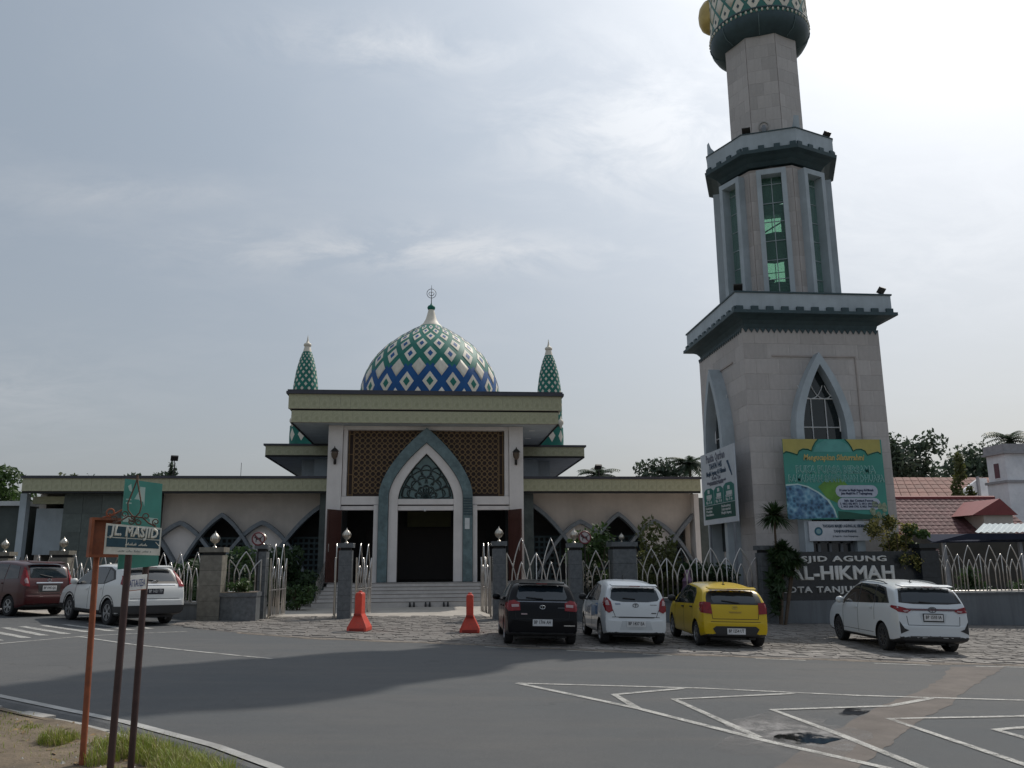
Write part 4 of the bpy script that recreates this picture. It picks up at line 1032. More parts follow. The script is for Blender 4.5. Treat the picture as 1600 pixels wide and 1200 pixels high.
for k in range(8):
    n, u = face(k)
    for j in range(-1, 3):
        a = (j-.5)*.62 if True else 0
        mp('dentil', teal_dark, MB().obox(C0+n*2.615+u*a+Vector((0, 0, 18.45)), u*.12, n*.034, Vector((0, 0, .085))), par2)
    p = C0+n*2.56+u*(2.56*math.tan(PI/8)); d_ = (p-C0); d_.z = 0; d_.normalize(); w_ = Vector((-d_.y, d_.x, 0))
    if k % 2 == 0: # small curved corner horns
        mp('corner_horn', blue_wall, MB().prism([p-d_*.02+Vector((0, 0, 19.16)), p-d_*.50+Vector((0, 0, 19.16)), p-d_*.28+Vector((0, 0, 19.28)), p-d_*.12+Vector((0, 0, 19.45)), p-d_*.03+Vector((0, 0, 19.72))], w_*.22), par2)
# shaft
SA = 1.47
shaft = mp('shaft', joint_m, octo([(SA, 18.9), (SA, 24.5)]))
for k in range(8):
    n, u = face(k); hs = SA*math.tan(PI/8); clad(shaft, C0+n*SA-u*hs+Vector((0, 0, 19.0)), u, 2*hs, 5.4, n, .61, .62, None, 60+k)
n, u = face(0)
mp('round_vent', M('vent_ring', (.36, .34, .32), .6), MB().tube([C0+n*1.52-u*.12+Vector((0, 0, 19.95))+u*(.20*math.cos(t))+Vector((0, 0, .20*math.sin(t))) for t in [2*PI*i/16 for i in range(17)]], .035, 5, False), shaft)
mp('vent_lamp', MATS['grey_metal'], MB().lathe(CX+n.x*1.6-u.x*.12, CY+n.y*1.6-u.y*.12, [(.05, 19.55), (.09, 19.65), (.11, 19.8), (.06, 19.95)], 8), shaft)
# gallery drum
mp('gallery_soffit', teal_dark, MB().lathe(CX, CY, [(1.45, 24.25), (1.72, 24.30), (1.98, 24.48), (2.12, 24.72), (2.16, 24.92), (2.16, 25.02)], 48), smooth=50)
rb = MB()
for k in range(8):
    a = PI/8+k*PI/4; rb.tube([(CX+r*math.cos(a), CY+r*math.sin(a), z-.02) for r, z in ((1.6, 24.27), (1.99, 24.47), (2.14, 24.75), (2.18, 24.95))], .02, 4)
tag(mp('soffit_rib', M('teal_rib', (.10, .15, .16), .5), rb), kind='stuff')
drum_sh = Shell([(2.12, 25.02), (2.12, 28.4)], 20, 1.5, CX, CY, 0)
drum = inst(shell_mesh('gallery_drum', drum_sh, [M('drum_green', (.03, .16, .13), .4)], lambda l, hi: 0), 'gallery_drum', mn, (CX, CY, 0))
panels(drum_sh, drum, CX, CY, 1, len(drum_sh.lv)-1, .80, .015, cream_e, 'drum_panel', lambda l: (.2, teal_dark) if l % 2 else (None, None), 2)
bead = MB()
for k in range(60):
    a = 2*PI*k/60; bead.lathe(CX+2.17*math.cos(a), CY+2.17*math.sin(a), [(.01, 25.02), (.05, 25.06), (.05, 25.13), (.01, 25.17)], 5)
tag(mp('bead_row', cream_e, bead, drum), kind='stuff')
arcs_ = MB().lathe(CX, CY, [(2.18, 25.17), (2.20, 25.2), (2.18, 25.26)], 48, 0, False); mp('bead_band', teal_dark, arcs_, drum)
v_dir = Vector((-math.cos(R(24)), math.sin(R(24)), 0)); gp = C0+v_dir*2.05
mp('gold_bowl', gold_m, MB().lathe(gp.x, gp.y, [(.05, 25.85), (.25, 25.9), (.45, 26.1), (.56, 26.4), (.58, 26.75), (.52, 27.1), (.35, 27.4), (.05, 27.55)], 20), smooth=50)
up = mp('upper_gallery', cream_e, MB().lathe(CX, CY, [(2.12, 28.4), (2.5, 28.7), (2.5, 29.5), (2.2, 29.55), (1.6, 29.6), (1.6, 30.6), (1.9, 30.7)], 32), smooth=30)
mp('minaret_dome', green_e, MB().lathe(CX, CY, [(1.9, 30.7), (1.95, 31.3), (1.7, 32.2), (1.1, 33.1), (.4, 33.8), (.12, 34.5), (.02, 36)], 32), smooth=50)
# floodlights on the cornices
for (p, a, lab) in ((Vector((11.6, 29.75, 11.96)), -.3, 'black floodlight on the near left corner of the lower minaret cornice'), (Vector((17.4, 29.75, 11.96)), .5, 'black floodlight on the right corner of the lower minaret cornice')):
    floodlight(p.x, p.y, p.z, a, .7, lab, 'floodlights on the minaret cornices')
for (k, s_, lab) in ((0, -.85, 'black floodlight on the upper minaret cornice left of the shaft'), (7, .95, 'black floodlight on the right end of the upper minaret cornice')):
    n, u = face(k); p = C0+n*2.42+u*s_; floodlight(p.x, p.y, 19.16, -PH0 if k == 0 else .4, .7, lab, 'floodlights on the minaret cornices')

# ------------------------------------------------------------------ banners on the minaret
bt = thing('banner', (14.65, 29.36, 3.3), 'big green banner with white pills and a crowd picture on the minaret front', 'banner')
bnm = M('banner_teal', (.055, .27, .225), .6, var=.22, scale=1.1, stain=(.035, .19, .105), stain_scale=.55)
X0, X1, Zb, Zt = 12.74, 16.55, 3.29, 6.22
MB().box(X0, 29.36, Zb, X1, 29.39, Zt).build('sheet', bnm, bt)
Pf = lambda x, z, e: (X0+(X1-X0)*x, 29.36-e, Zb+(Zt-Zb)*z)
yl = [(0, 1), (0, .815), (.03, .84), (.08, .825), (.14, .80), (.16, .85), (.2, .875), (.25, .87), (.285, .85), (.30, .90), (.33, .96), (.36, 1.0)]
pan = M('banner_yellow', (.42, .36, .10), .55, var=.12, scale=2)
MB().prism([Pf(x, z, .002) for x, z in yl], (0, -.003, 0)).build('yellow_corner', pan, bt)
MB().prism([Pf(.985-x*.985, z, .002) for x, z in reversed(yl)], (0, -.003, 0)).build('yellow_corner', pan, bt)
edg = M('banner_edge_green', (.012, .09, .06), .5)
for f_ in (lambda x: x, lambda x: .985-x*.985): MB().tube([Pf(f_(x), z, .008) for x, z in yl[1:]], .022, 4).build('scallop_edge', edg, bt)
MB().prism([Pf(x, z, .003) for x, z in ((.30, .84), (.34, .93), (.42, .985), (.5, .99), (.58, .985), (.66, .93), (.70, .84))], (0, -.002, 0)).build('dome_shape', M('banner_light_teal', (.10, .33, .30), .5, var=.2, scale=1.5), bt)
MB().prism([Pf(x, z, .004) for x, z in ((.32, .40), (.42, .50), (.56, .50), (.62, .42), (.5, .2), (.40, .26))], (0, -.002, 0)).build('leaf_shape', M('banner_leaf', (.11, .26, .04), .5, var=.3, scale=2), bt)
MB().prism([Pf(x, z, .006) for x, z in ((.0, .43), (.12, .44), (.22, .41), (.32, .34), (.42, .24), (.47, .12), (.49, .02), (.0, .0))], (0, -.002, 0)).build('picture_edge', M('banner_white_line', (.45, .6, .58), .5), bt)
ph = bpy.data.materials.new('crowd_picture'); ph.use_nodes = True; t_ = ph.node_tree; b = t_.nodes['Principled BSDF']; c_ = t_.nodes.new('ShaderNodeTexCoord'); vn = t_.nodes.new('ShaderNodeTexVoronoi'); vn.inputs['Scale'].default_value = 6.5
nz_ = t_.nodes.new('ShaderNodeTexNoise'); nz_.inputs['Scale'].default_value = 3.2; nz_.inputs['Detail'].default_value = 6; t_.links.new(c_.outputs['Object'], vn.inputs['Vector']); t_.links.new(c_.outputs['Object'], nz_.inputs['Vector'])
t_.links.new(mixc(ramp(nz_.outputs['Fac'], [(.38, g3(.1)), (.62, g3(.9))], t_), ramp(vn.outputs['Distance'], [(.1, (.008, .015, .03)), (.35, (.02, .05, .11)), (.6, (.05, .13, .26))], t_), ramp(vn.outputs['Distance'], [(.1, (.04, .12, .22)), (.5, (.13, .32, .46)), (.8, (.3, .5, .6))], t_), t_), b.inputs['Base Color']); b.inputs['Roughness'].default_value = .5
MB().prism([Pf(x, z, .009) for x, z in ((.0, .41), (.12, .425), (.21, .395), (.31, .325), (.40, .23), (.455, .12), (.475, .02), (.0, .0))], (0, -.002, 0)).build('crowd_picture', ph, bt)
MB().prism([Pf(x, z, .005) for x, z in ((.50, .0), (1, 0), (1, .05), (.75, .06), (.6, .09), (.5, .10))], (0, -.002, 0)).build('dark_foot', edg, bt)
pill_m = M('banner_pill', (.42, .46, .55), .5); ink = M('banner_ink', (.02, .03, .08), .5)
def pill(x0, x1, z0, z1):
    r = (z1-z0)*(Zt-Zb)/2; cx0, cx1 = X0+(X1-X0)*x0+r, X0+(X1-X0)*x1-r; cz = Zb+(Zt-Zb)*(z0+z1)/2
    pts = [(cx0+r*math.cos(a), 29.348, cz+r*math.sin(a)) for a in [PI/2+PI*i/8 for i in range(9)]]+[(cx1+r*math.cos(a), 29.348, cz+r*math.sin(a)) for a in [-PI/2+PI*i/8 for i in range(9)]]
    return MB().prism(pts, (0, -.003, 0)).build('text_pill', pill_m, bt)
p1_ = pill(.49, .915, .27, .42); p2_ = pill(.50, .93, .115, .262)
gold_ink = M('banner_gold', (.50, .38, .13), .5); pale_ink = M('banner_pale_green', (.05, .24, .21), .5); line_ink = M('banner_outline', (.30, .50, .45), .5)
text('title', 'Mengucapkan Silaturrahmi', .30, gold_ink, bt, Pf(.5, .735, .012), width=2.35, shear=.25, bold=.008, res=1)
text('heading_outline', 'BUKA PUASA BERSAMA', .36, line_ink, bt, Pf(.51, .575, .008), width=3.06, bold=.022, res=1)
text('heading', 'BUKA PUASA BERSAMA', .36, pale_ink, bt, Pf(.51, .575, .014), width=3.0, bold=.004, res=1)
text('heading_outline', 'RAMADHAN SANTUNAN DHUAFA', .34, line_ink, bt, Pf(.51, .465, .008), width=3.66, bold=.02, res=1)
text('heading', 'RAMADHAN SANTUNAN DHUAFA', .34, pale_ink, bt, Pf(.51, .465, .014), width=3.6, bold=.004, res=1)
text('pill_text', 'Di antar ke Masjid Agung Al-Hikmah', .12, ink, p1_, Pf(.70, .345, .017), width=1.30, bold=.005, res=1)
text('pill_text', 'Jalan Masjid No.17 Tanjungpinang', .12, ink, p1_, Pf(.70, .305, .017), width=1.20, bold=.005, res=1)
text('pill_text', 'Info dan Contact Person', .12, ink, p2_, Pf(.715, .215, .017), width=1.10, bold=.005, res=1)
text('pill_text', '1. 0812 602 8071  2. 0813 6466 1066', .11, ink, p2_, Pf(.715, .178, .017), width=1.45, bold=.004, res=1)
text('pill_text', '3. 0813 6440 1702  4. 0821 7468 3120', .11, ink, p2_, Pf(.715, .142, .017), width=1.40, bold=.004, res=1)
fl_ = MB()
rr = random.Random(5)
for i in range(16):
    x, z = rr.uniform(.84, .97), rr.uniform(.02, .2); r = rr.uniform(.05, .12); fl_.prism([(Pf(x, z, 0)[0]+r*math.cos(a), 29.345-i*.0004, Pf(x, z, 0)[2]+r*math.sin(a)) for a in [2*PI*k/7 for k in range(7)]], (0, -.001, 0))
fl_.build('printed_blossom', M('banner_blossom', (.25, .30, .20), .5, var=.5, scale=12), bt)
MB().tube([(X0, 29.42, Zt-.03), (X1, 29.42, Zt-.03)], .025, 6).build('frame_bar', MATS['grey_metal'], bt)
# foundation sign under the banner
sg = thing('name_board', (14.65, 29.42, 2.5), 'white board with a round green emblem below the big green banner', 'sign')
MB().box(13.51, 29.40, 2.52, 15.80, 29.44, 3.22).build('board', M('board_white', (.55, .56, .60), .5), sg)
for i, r in enumerate((.155, .125, .09)): MB().lathe(0, 0, [(r, 0), (r, .004)], 20).xf(Matrix.Translation((13.86, 29.397-.004*i, 2.86)) @ Matrix.Rotation(PI/2, 4, 'X')).build('emblem', [M('emblem_green', (.02, .12, .12), .5), M('emblem_blue', (.03, .10, .20), .5), M('emblem_pale', (.2, .35, .36), .5)][i], sg)
ink2 = M('sign_ink', (.03, .06, .10), .6)
text('lettering', 'YAYASAN MASJID AGUNG AL HIKMAH', .15, ink2, sg, (14.86, 29.392, 3.0), width=1.66, bold=.004, res=1)
text('lettering', 'TANJUNGPINANG', .13, ink2, sg, (14.86, 29.392, 2.82), width=.85, bold=.004, res=1)
text('lettering', 'Jl. Masjid No. 1 Kota Tanjungpinang', .08, ink2, sg, (14.86, 29.392, 2.66), width=.95, res=1)
# white banner on the left face
lb = thing('banner', (11.02, 31.65, 3.24), 'tall white and green banner hung on the left side of the minaret', 'banner')
MB().box(11.0, 29.68, 3.25, 11.04, 33.6, 6.1).build('sheet', M('banner_white', (.50, .53, .57), .55, var=.06), lb)
def LP(x, z, e): return (11.0-e, 33.6-3.92*x, 3.25+2.85*z)
gm = M('banner_sea_green', (.02, .15, .13), .5, var=.15); gm2 = M('banner_deep_green', (.012, .075, .06), .5)
for (a, b, h) in ((.06, .36, .50), (.37, .64, .50), (.65, .95, .52)):
    MB().prism([LP(a, .27, .003), LP(a, h-.04, .003), LP((a*3+b)/4, h, .003), LP((a+3*b)/4, h, .003), LP(b, h-.04, .003), LP(b, .27, .003)], (-.003, 0, 0)).build('price_panel', gm, lb)
    MB().prism([LP(a+.08, .36, .008), LP(a+.08, .41, .008), LP(b-.06, .41, .008), LP(b-.06, .36, .008)], (-.003, 0, 0)).build('price_box', M('price_white', (.5, .52, .52), .5) if 'price_white' not in MATS else MATS['price_white'], lb)
    MB().prism([LP((a+b)/2-.03, .43, .008), LP((a+b)/2-.03, .48, .008), LP((a+b)/2+.03, .48, .008), LP((a+b)/2+.03, .43, .008)], (-.003, 0, 0)).build('price_icon', MATS['price_white'], lb)
MB().prism([LP(.06, .07, .003), LP(.06, .262, .003), LP(.95, .262, .003), LP(.95, .07, .003)], (-.003, 0, 0)).build('footer_panel', gm2, lb)
U_, V_ = (0, -1, 0), (0, 0, 1); gi = M('banner_grey_ink', (.12, .13, .17), .5)
for (s, z, wd, sz, m_) in (('Panitia Qurban', .86, 2.2, .45, gi), ('TAHUN 1445', .755, 1.5, .32, ink2), ('Masjid Agung Al Hikmah', .67, 2.3, .26, ink2), ('Kota Tpi', .605, 1.0, .2, gi), ('Melayani penyaluran hewan qurban anda', .56, 2.2, .12, gi), ('bersama kami', .535, 1.6, .12, gi)):
    text('lettering', s, sz, m_, lb, LP(.46, z, .006), U_, V_, width=wd, bold=.008, res=1)
pw = MATS['price_white']
for (s, x, z, wd) in (('SAPI', .21, .33, .5), ('Rp 3 jt', .21, .29, .7), ('KAMBING', .505, .33, .6), ('Rp 3 jt', .505, .29, .7), ('KERBAU', .80, .33, .7), ('Rp 3 jt', .80, .29, .7), ('Kontak kami', .2, .21, .8), ('Panitia', .2, .165, .7), ('Bendahara', .22, .12, .9), ('Rekening', .7, .21, 1.0), ('Sekretariat', .7, .165, 1.0), ('Masjid Agung', .7, .12, 1.1)):
    text('lettering', s, .13, pw, lb, LP(x, z, .010), U_, V_, width=wd, bold=.004, res=1)
MB().tube([LP(.82, .80, .02), LP(.88, .68, .02), LP(.92, .60, .02)], .05, 5, True, .02).build('pen_print', ink2, lb)
MB().tube([(11.05, 33.0, -.3), (11.05, 33.0, 3.3)], .05, 6).build('post', MATS['grey_metal'], lb); MB().tube([(11.05, 30.2, -.3), (11.05, 30.2, 3.3)], .05, 6).build('post', MATS['grey_metal'], lb)
MB().tube([(11.06, 33.55, 3.4), (11.06, 29.75, 3.4)], .03, 6).build('frame_bar', MATS['grey_metal'], lb)
# ------------------------------------------------------------------ fence, gates, pillars
def og(w, zs, za, n=9):
    L = [(-w, 0)]+[(-w*(1-(i/n)**1.8), zs+(za-zs)*i/n) for i in range(n)]
    return L+[(0, za)]+[(-x, z) for x, z in reversed(L)]
def bar_mesh(name, pts, r=.0185, n=6):
    m_ = MB().tube([(x, 0, z) for x, z in pts], r, n); me = bpy.data.meshes.new(name); me.from_pydata(m_.v, [], m_.f); me.materials.append(steel)
    for p in me.polygons: p.use_smooth = True
    return me
BARS = {}
def bars(h):
    k = round(h, 2)
    if k not in BARS:
        BARS[k] = (bar_mesh('tall_arch', og(.27, h*.42, h)), bar_mesh('middle_arch', og(.27, h*.38, h*.80)), bar_mesh('small_arch', og(.13, h*.36, h*.68)), bar_mesh('upright', [(0, 0), (0, h*.80)], .016))
    return BARS[k]
def fence_panel(p0, p1, z, h, label, group='arched steel fence panels', n=None, kind='fence', half=True):
    "steel panel from p0 to p1 (x, y), standing at height z"
    p0, p1 = Vector(p0), Vector(p1); L = (p1-p0).length; n = n or max(1, round(L/.82)); w = L/n; d_ = (p1-p0)/L; a = math.atan2(d_.y, d_.x)
    t = thing(kind+'_panel' if kind == 'fence' else 'gate_leaf', (p0.x, p0.y, z), label, kind, group)
    A, B, S, U = bars(h)
    at = lambda s: (p0.x+d_.x*s, p0.y+d_.y*s, z)
    def put_(me, nm, s, off=0.0):
        o = inst(me, nm, t, (at(s)[0]-d_.y*off, at(s)[1]+d_.x*off, z), a); o.scale = (w/.82, 1, 1)
    for i in range(n):
        c = w*(i+.5); put_(A, 'tall_arch', c, .0); put_(S, 'small_arch', c, .022)
        put_(U, 'upright', w*i); put_(U, 'upright', c, -.02) if False else None
        if i < n-1: put_(B, 'middle_arch', w*(i+1), .035)
    # half arches at the ends
    for s, sg in ((0, 1), (L, -1)):
        pts = [p for p in og(.27, h*.38, h*.80) if p[0]*sg >= -.001]
        m_ = MB().tube([(at(s)[0]+d_.x*x*w/.82, at(s)[1]+d_.y*x*w/.82, z+zz_) for x, zz_ in pts], .0185, 6); m_.build('half_arch', steel, t, smooth=60)
        MB().tube([at(s), (at(s)[0], at(s)[1], z+h*.80)], .022, 6).build('end_post', steel, t)
    MB().tube([at(0), at(L)], .024, 6).build('rail', steel, t)
    if kind == 'gate': MB().tube([(at(0)[0], at(0)[1], z+h*.36), (at(L)[0], at(L)[1], z+h*.36)], .02, 6).build('rail', steel, t); MB().tube([(at(0)[0], at(0)[1], z-.10), (at(0)[0], at(0)[1], z+h*.8)], .03, 6).build('hinge_post', steel_warm, t)
    return t
def finial(x, y, z, s=1.0, parent=None):
    m_ = MB().lathe(x, y, [(.09*s, z), (.07*s, z+.03*s), (.03*s, z+.06*s), (.03*s, z+.14*s), (.08*s, z+.17*s), (.14*s, z+.24*s), (.165*s, z+.33*s), (.14*s, z+.42*s), (.08*s, z+.49*s), (.03*s, z+.54*s), (.008*s, z+.62*s)], 14)
    f = m_.build('finial', steel_warm, parent, smooth=50)
    pt_ = MB()
    for k in range(7):
        a = 2*PI*k/7; c, s_ = math.cos(a), math.sin(a)
        pt_.tube([(x+c*r*s, y+s_*r*s, z+q*s) for r, q in ((.085, .17), (.15, .24), (.178, .33), (.15, .41), (.05, .52))], .012*s, 4)
    tag(pt_.build('finial_petals', steel_warm, f), kind='stuff')
def pillar(x, y, w, zt, label, mat=None, cap=.09, fin=1.0, zb=-.6, d=None):
    mat = mat or granite_dark; d = d or w; a, b = w/2, d/2
    t = thing('gate_pillar', (x, y, zb), label, 'pillar', 'stone pillars of the mosque fence')
    MB().box(x-a, y-b, zb, x+a, y+b, zt-.24).build('pillar_core', joint_m if False else MATS['dark_groove'], t)
    n = max(1, int((zt-.24-zb)/.42)); h = (zt-.24-zb)/n
    for i in range(n): MB().box(x-a-.018, y-b-.018, zb+h*i+.004, x+a+.018, y+b+.018, zb+h*(i+1)-.004).build('granite_block', mat, t)
    MB().box(x-a-.02+.05, y-b-.02+.05, zt-.24, x+a+.02-.05, y+b+.02-.05, zt-.15).build('cap_neck', MATS['dark_groove'], t)
    MB().box(x-a-cap+.03, y-b-cap+.03, zt-.15, x+a+cap-.03, y+b+cap-.03, zt).build('pillar_cap', mat, t)
    if fin: finial(x, y, zt, fin*.86, t)
    return t
warm = granite_warm
# left run bending back along the street
D = Vector((-.81, .59)); Q0 = Vector((-6.8, 27.2))
lz = [0, 4.0, 8.0, 11.8, 15.6]; lab_l = ['weathered stone pillar with steel lotus finial beside the planter', 'weathered stone pillar behind the white SUV and the street signs', 'weathered stone pillar standing above the gap between the red and white cars', 'weathered stone pillar above the roof of the red car', 'weathered stone pillar at the far left end of the fence']
for s, lb_ in zip(lz, lab_l):
    p = Q0+D*s; pillar(p.x, p.y, .62 if s == 0 else .55, 2.38, lb_, warm, fin=.95)
for i, (s0, s1, lb_) in enumerate(((.36, 3.66, 'arched steel fence panel right of and behind the white SUV'), (4.34, 7.66, 'arched steel fence panel above the white SUV bonnet'), (8.34, 11.46, 'arched steel fence panel above the tail of the red car'), (12.14, 15.26, 'arched steel fence panel above the front of the red car'))):
    a, b = Q0+D*s0, Q0+D*s1; fence_panel(a, b, .72, 1.52, lb_)
for i, (s0, s1, lb_) in enumerate(((.33, 3.7, 'low grey fence wall behind the tail of the white SUV'), (4.3, 7.7, 'low grey fence wall behind the white SUV bonnet'), (8.3, 11.5, 'low grey fence wall behind the tail of the red car'), (12.1, 15.3, 'low grey fence wall behind the front of the red car'))):
    a, b = Q0+D*s0, Q0+D*s1; c = (a+b)/2; nn = Vector((-D.y, D.x)); hl = (b-a).length/2
    w = thing('low_wall', (c.x, c.y, -.3), lb_, 'wall', 'low walls under the fence')
    MB().obox((c.x, c.y, .17), (D.x*hl, D.y*hl, 0), (nn.x*.14, nn.y*.14, 0), (0, 0, .47)).build('wall_body', plinth_m, w)
    MB().obox((c.x, c.y, .665), (D.x*hl, D.y*hl, 0), (nn.x*.19, nn.y*.19, 0), (0, 0, .025)).build('wall_cap', granite_dark, w)
# planter with a low fence behind
pl = thing('planter', (-5.98, 27.1, 0), 'dark grey rounded planter box between two gate pillars', 'planter')
pts = [(-6.52+1.12*i/12, 26.95-.22*math.sin(PI*i/12)) for i in range(13)]
MB().prism([(x, y, -.1) for x, y in pts]+[(-5.4, 27.6, -.1), (-6.52, 27.6, -.1)], (0, 0, .99)).build('planter_body', granite_dark, pl, smooth=30)
pts = [(-6.54+1.16*i/12, 26.90-.23*math.sin(PI*i/12)) for i in range(13)]
MB().prism([(x, y, .89) for x, y in pts]+[(-5.37, 27.62, .89), (-6.55, 27.62, .89)], (0, 0, .12)).build('planter_rim', granite_dark, pl, smooth=30)
MB().prism([(x*.96-.24, y+.08, 1.012) for x, y in pts]+[(-5.45, 27.55, 1.012), (-6.5, 27.55, 1.012)], (0, 0, .008)).build('planter_soil', soil_m, pl)
fence_panel((-6.45, 27.75), (-5.55, 28.2), 1.0, 1.25, 'short arched steel panel above the planter', n=1)
# gate pillars and gates
pillar(-5.62, 28.7, .30, 2.5, 'narrow dark granite pillar with lotus finial right of the planter', fin=.75, d=.5)
pillar(-2.9, 28.7, .40, 2.52, 'dark granite gate pillar with lotus finial left of the main entrance', fin=.95)
pillar(2.21, 28.7, .40, 2.55, 'dark granite gate pillar with lotus finial right of the main entrance', fin=.95)
pillar(4.80, 28.7, .40, 2.48, 'dark granite pillar with lotus finial behind the black hatchback', fin=.95)
pillar(6.45, 28.7, .78, 2.50, 'wide grey granite pillar between the shrubs behind the white hatchback', fin=.6)
pillar(11.42, 28.4, .50, 2.35, 'plain grey granite pillar at the left end of the name wall', fin=0)
pillar(17.15, 28.35, .62, 2.38, 'dark granite pillar at the right end of the name wall', black_granite, fin=0)
GATE = 'steel gate leaves at the mosque entrance'
fence_panel((2.47, 28.72), (4.5, 28.72), .16, 2.5, 'closed arched steel gate leaf behind the black hatchback', GATE, n=2, kind='gate')
fence_panel((1.93, 28.75), (1.72, 30.7), .16, 2.35, 'open steel gate leaf seen edge on at the right gate pillar', GATE, n=2, kind='gate')
fence_panel((-2.55, 28.75), (-2.20, 30.7), .16, 2.35, 'open steel gate leaf swung inward right of the left gate pillar', GATE, n=2, kind='gate')
fence_panel((-3.22, 28.75), (-3.42, 30.6), .16, 2.35, 'open steel gate leaf seen edge on left of the left gate pillar', GATE, n=2, kind='gate')
fence_panel((-5.35, 28.75), (-5.15, 30.6), .16, 2.35, 'open brushed steel gate leaf at the narrow pillar by the planter', GATE, n=2, kind='gate')
fence_panel((5.08, 28.7), (6.0, 28.7), .6, 1.62, 'short arched steel panel between two pillars and the white flowers', n=1)
fence_panel((6.95, 28.7), (11.12, 28.55), .62, 1.66, 'long arched steel fence panel behind the white and yellow hatchbacks', n=4)
fence_panel((17.5, 28.2), (25.5, 28.2), .76, 1.55, 'arched steel fence on the plinth at the right edge', n=10)
def lowwall(x0, x1, y, z1, label, capm=granite_dark):
    w = thing('low_wall', ((x0+x1)/2, y, -.8), label, 'wall', 'low walls under the fence')
    MB().box(x0, y-.15, -.9, x1, y+.15, z1-.06).build('wall_body', plinth_m, w); MB().box(x0, y-.20, z1-.06, x1, y+.20, z1).build('wall_cap', capm, w)
lowwall(5.02, 6.04, 28.7, .56, 'low grey wall behind the white hatchback bonnet'); lowwall(6.86, 11.16, 28.6, .58, 'low grey wall behind the yellow hatchback'); lowwall(17.47, 25.5, 28.2, .72, 'grey painted plinth with pale cap under the right fence')
# name wall
nw = thing('name_wall', (14.3, 28.4, -.7), 'black granite wall with the large grey mosque name', 'sign wall')
MB().box(11.7, 28.3, .5, 16.82, 28.6, 2.13).build('wall_face', black_granite, nw); MB().box(11.66, 28.22, -.9, 16.84, 28.7, .5).build('plinth', plinth_m, nw)
for s, x0, x1, z0, cap, full in (('MASJID AGUNG', 11.86, 15.68, 1.80, .235, 1), ('AL-HIKMAH', 12.18, 15.92, 1.20, .43, 1), ('KOTA TANJUNGPINANG', 11.80, 16.6, .765, .255, 1)):
    n = len(s); cx_ = (x0+x1)/2
    # letter by letter so every character is a raised piece of its own
    probe = text_mesh(s, 1.0, 0, 0, None, 'LEFT', 1, 0, 1.12 if ' ' in s else 1.02); xs_ = [v.co.x for v in probe.vertices]; zs_ = [v.co.y for v in probe.vertices]
    kx = (x1-x0)/(max(xs_)-min(xs_)); kz = cap/(max(zs_)-min(zs_))
    cu = bpy.data.curves.new('t', 'FONT'); adv = []
    sp_ = 1.12 if ' ' in s else 1.02
    for i in range(n):
        if s[i] == ' ': continue
        # position of this letter: width of the text before it
        pre = text_mesh(s[:i+1], 1.0, 0, 0, None, 'LEFT', 1, 0, sp_); own = text_mesh(s[i], 1.0, .045, 0, None, 'LEFT', 2, 0, 1.0, .036)
        px1 = max(v.co.x for v in pre.vertices); ox1 = max(v.co.x for v in own.vertices)-.036
        off = px1-ox1-min(xs_)
        for v in own.vertices: v.co = Vector((x0+(v.co.x+off)*kx, 28.285-v.co.z*.6, z0+v.co.y*kz))-LOC[nw.name]
        own.materials.clear(); own.materials.append(letter_m); o = bpy.data.objects.new('letter', own); COL.objects.link(o); o.parent = nw; LOC[o.name] = LOC[nw.name]
    bpy.data.curves.remove(cu)
# round prohibition signs by the gate
def ban_sign(x, y, z, pz, label):
    t = thing('prohibition_sign', (x, y, 0), label, 'sign', 'round prohibition signs at the gate')
    red = MATS.get('sign_red') or M('sign_red', (.15, .03, .035), .5); blk = MATS.get('sign_black') or M('sign_black', (.02, .02, .022), .5)
    rot = Matrix.Translation((x, y, z)) @ Matrix.Rotation(PI/2, 4, 'X')
    d_ = MB().lathe(0, 0, [(.215, 0), (.215, .012)], 24).xf(rot).build('disc', M('sign_face', (.42, .38, .38), .5) if 'sign_face' not in MATS else MATS['sign_face'], t)
    MB().tube([(x+.20*math.cos(a), y-.016, z+.20*math.sin(a)) for a in [2*PI*i/24 for i in range(25)]], .024, 6, False).build('ring', red, t)
    MB().obox((x, y-.02, z), (.135, 0, -.135), (0, .006, 0), (.014, 0, .014)).build('slash', red, t)
    # generic four legged animal pictogram
    MB().obox((x, y-.016, z), (.085, 0, 0), (0, .004, 0), (0, 0, .035)).box(x-.085, y-.020, z-.10, x-.06, y-.012, z-.03).box(x+.055, y-.020, z-.10, x+.08, y-.012, z-.03).box(x-.13, y-.020, z+.02, x-.07, y-.012, z+.075).obox((x+.1, y-.016, z+.055), (.03, 0, .03), (0, .004, 0), (-.008, 0, .008)).build('pictogram', blk, t)
    MB().tube([(x, y+.02, pz), (x, y+.02, z+.1)], .02, 6).build('post', iron_m, t)
ban_sign(5.12, 28.45, 2.66, .3, 'round sign with a barred black pictogram by the right gate pillar'); ban_sign(-5.72, 28.40, 2.67, .2, 'round sign with a barred black pictogram above the planter')
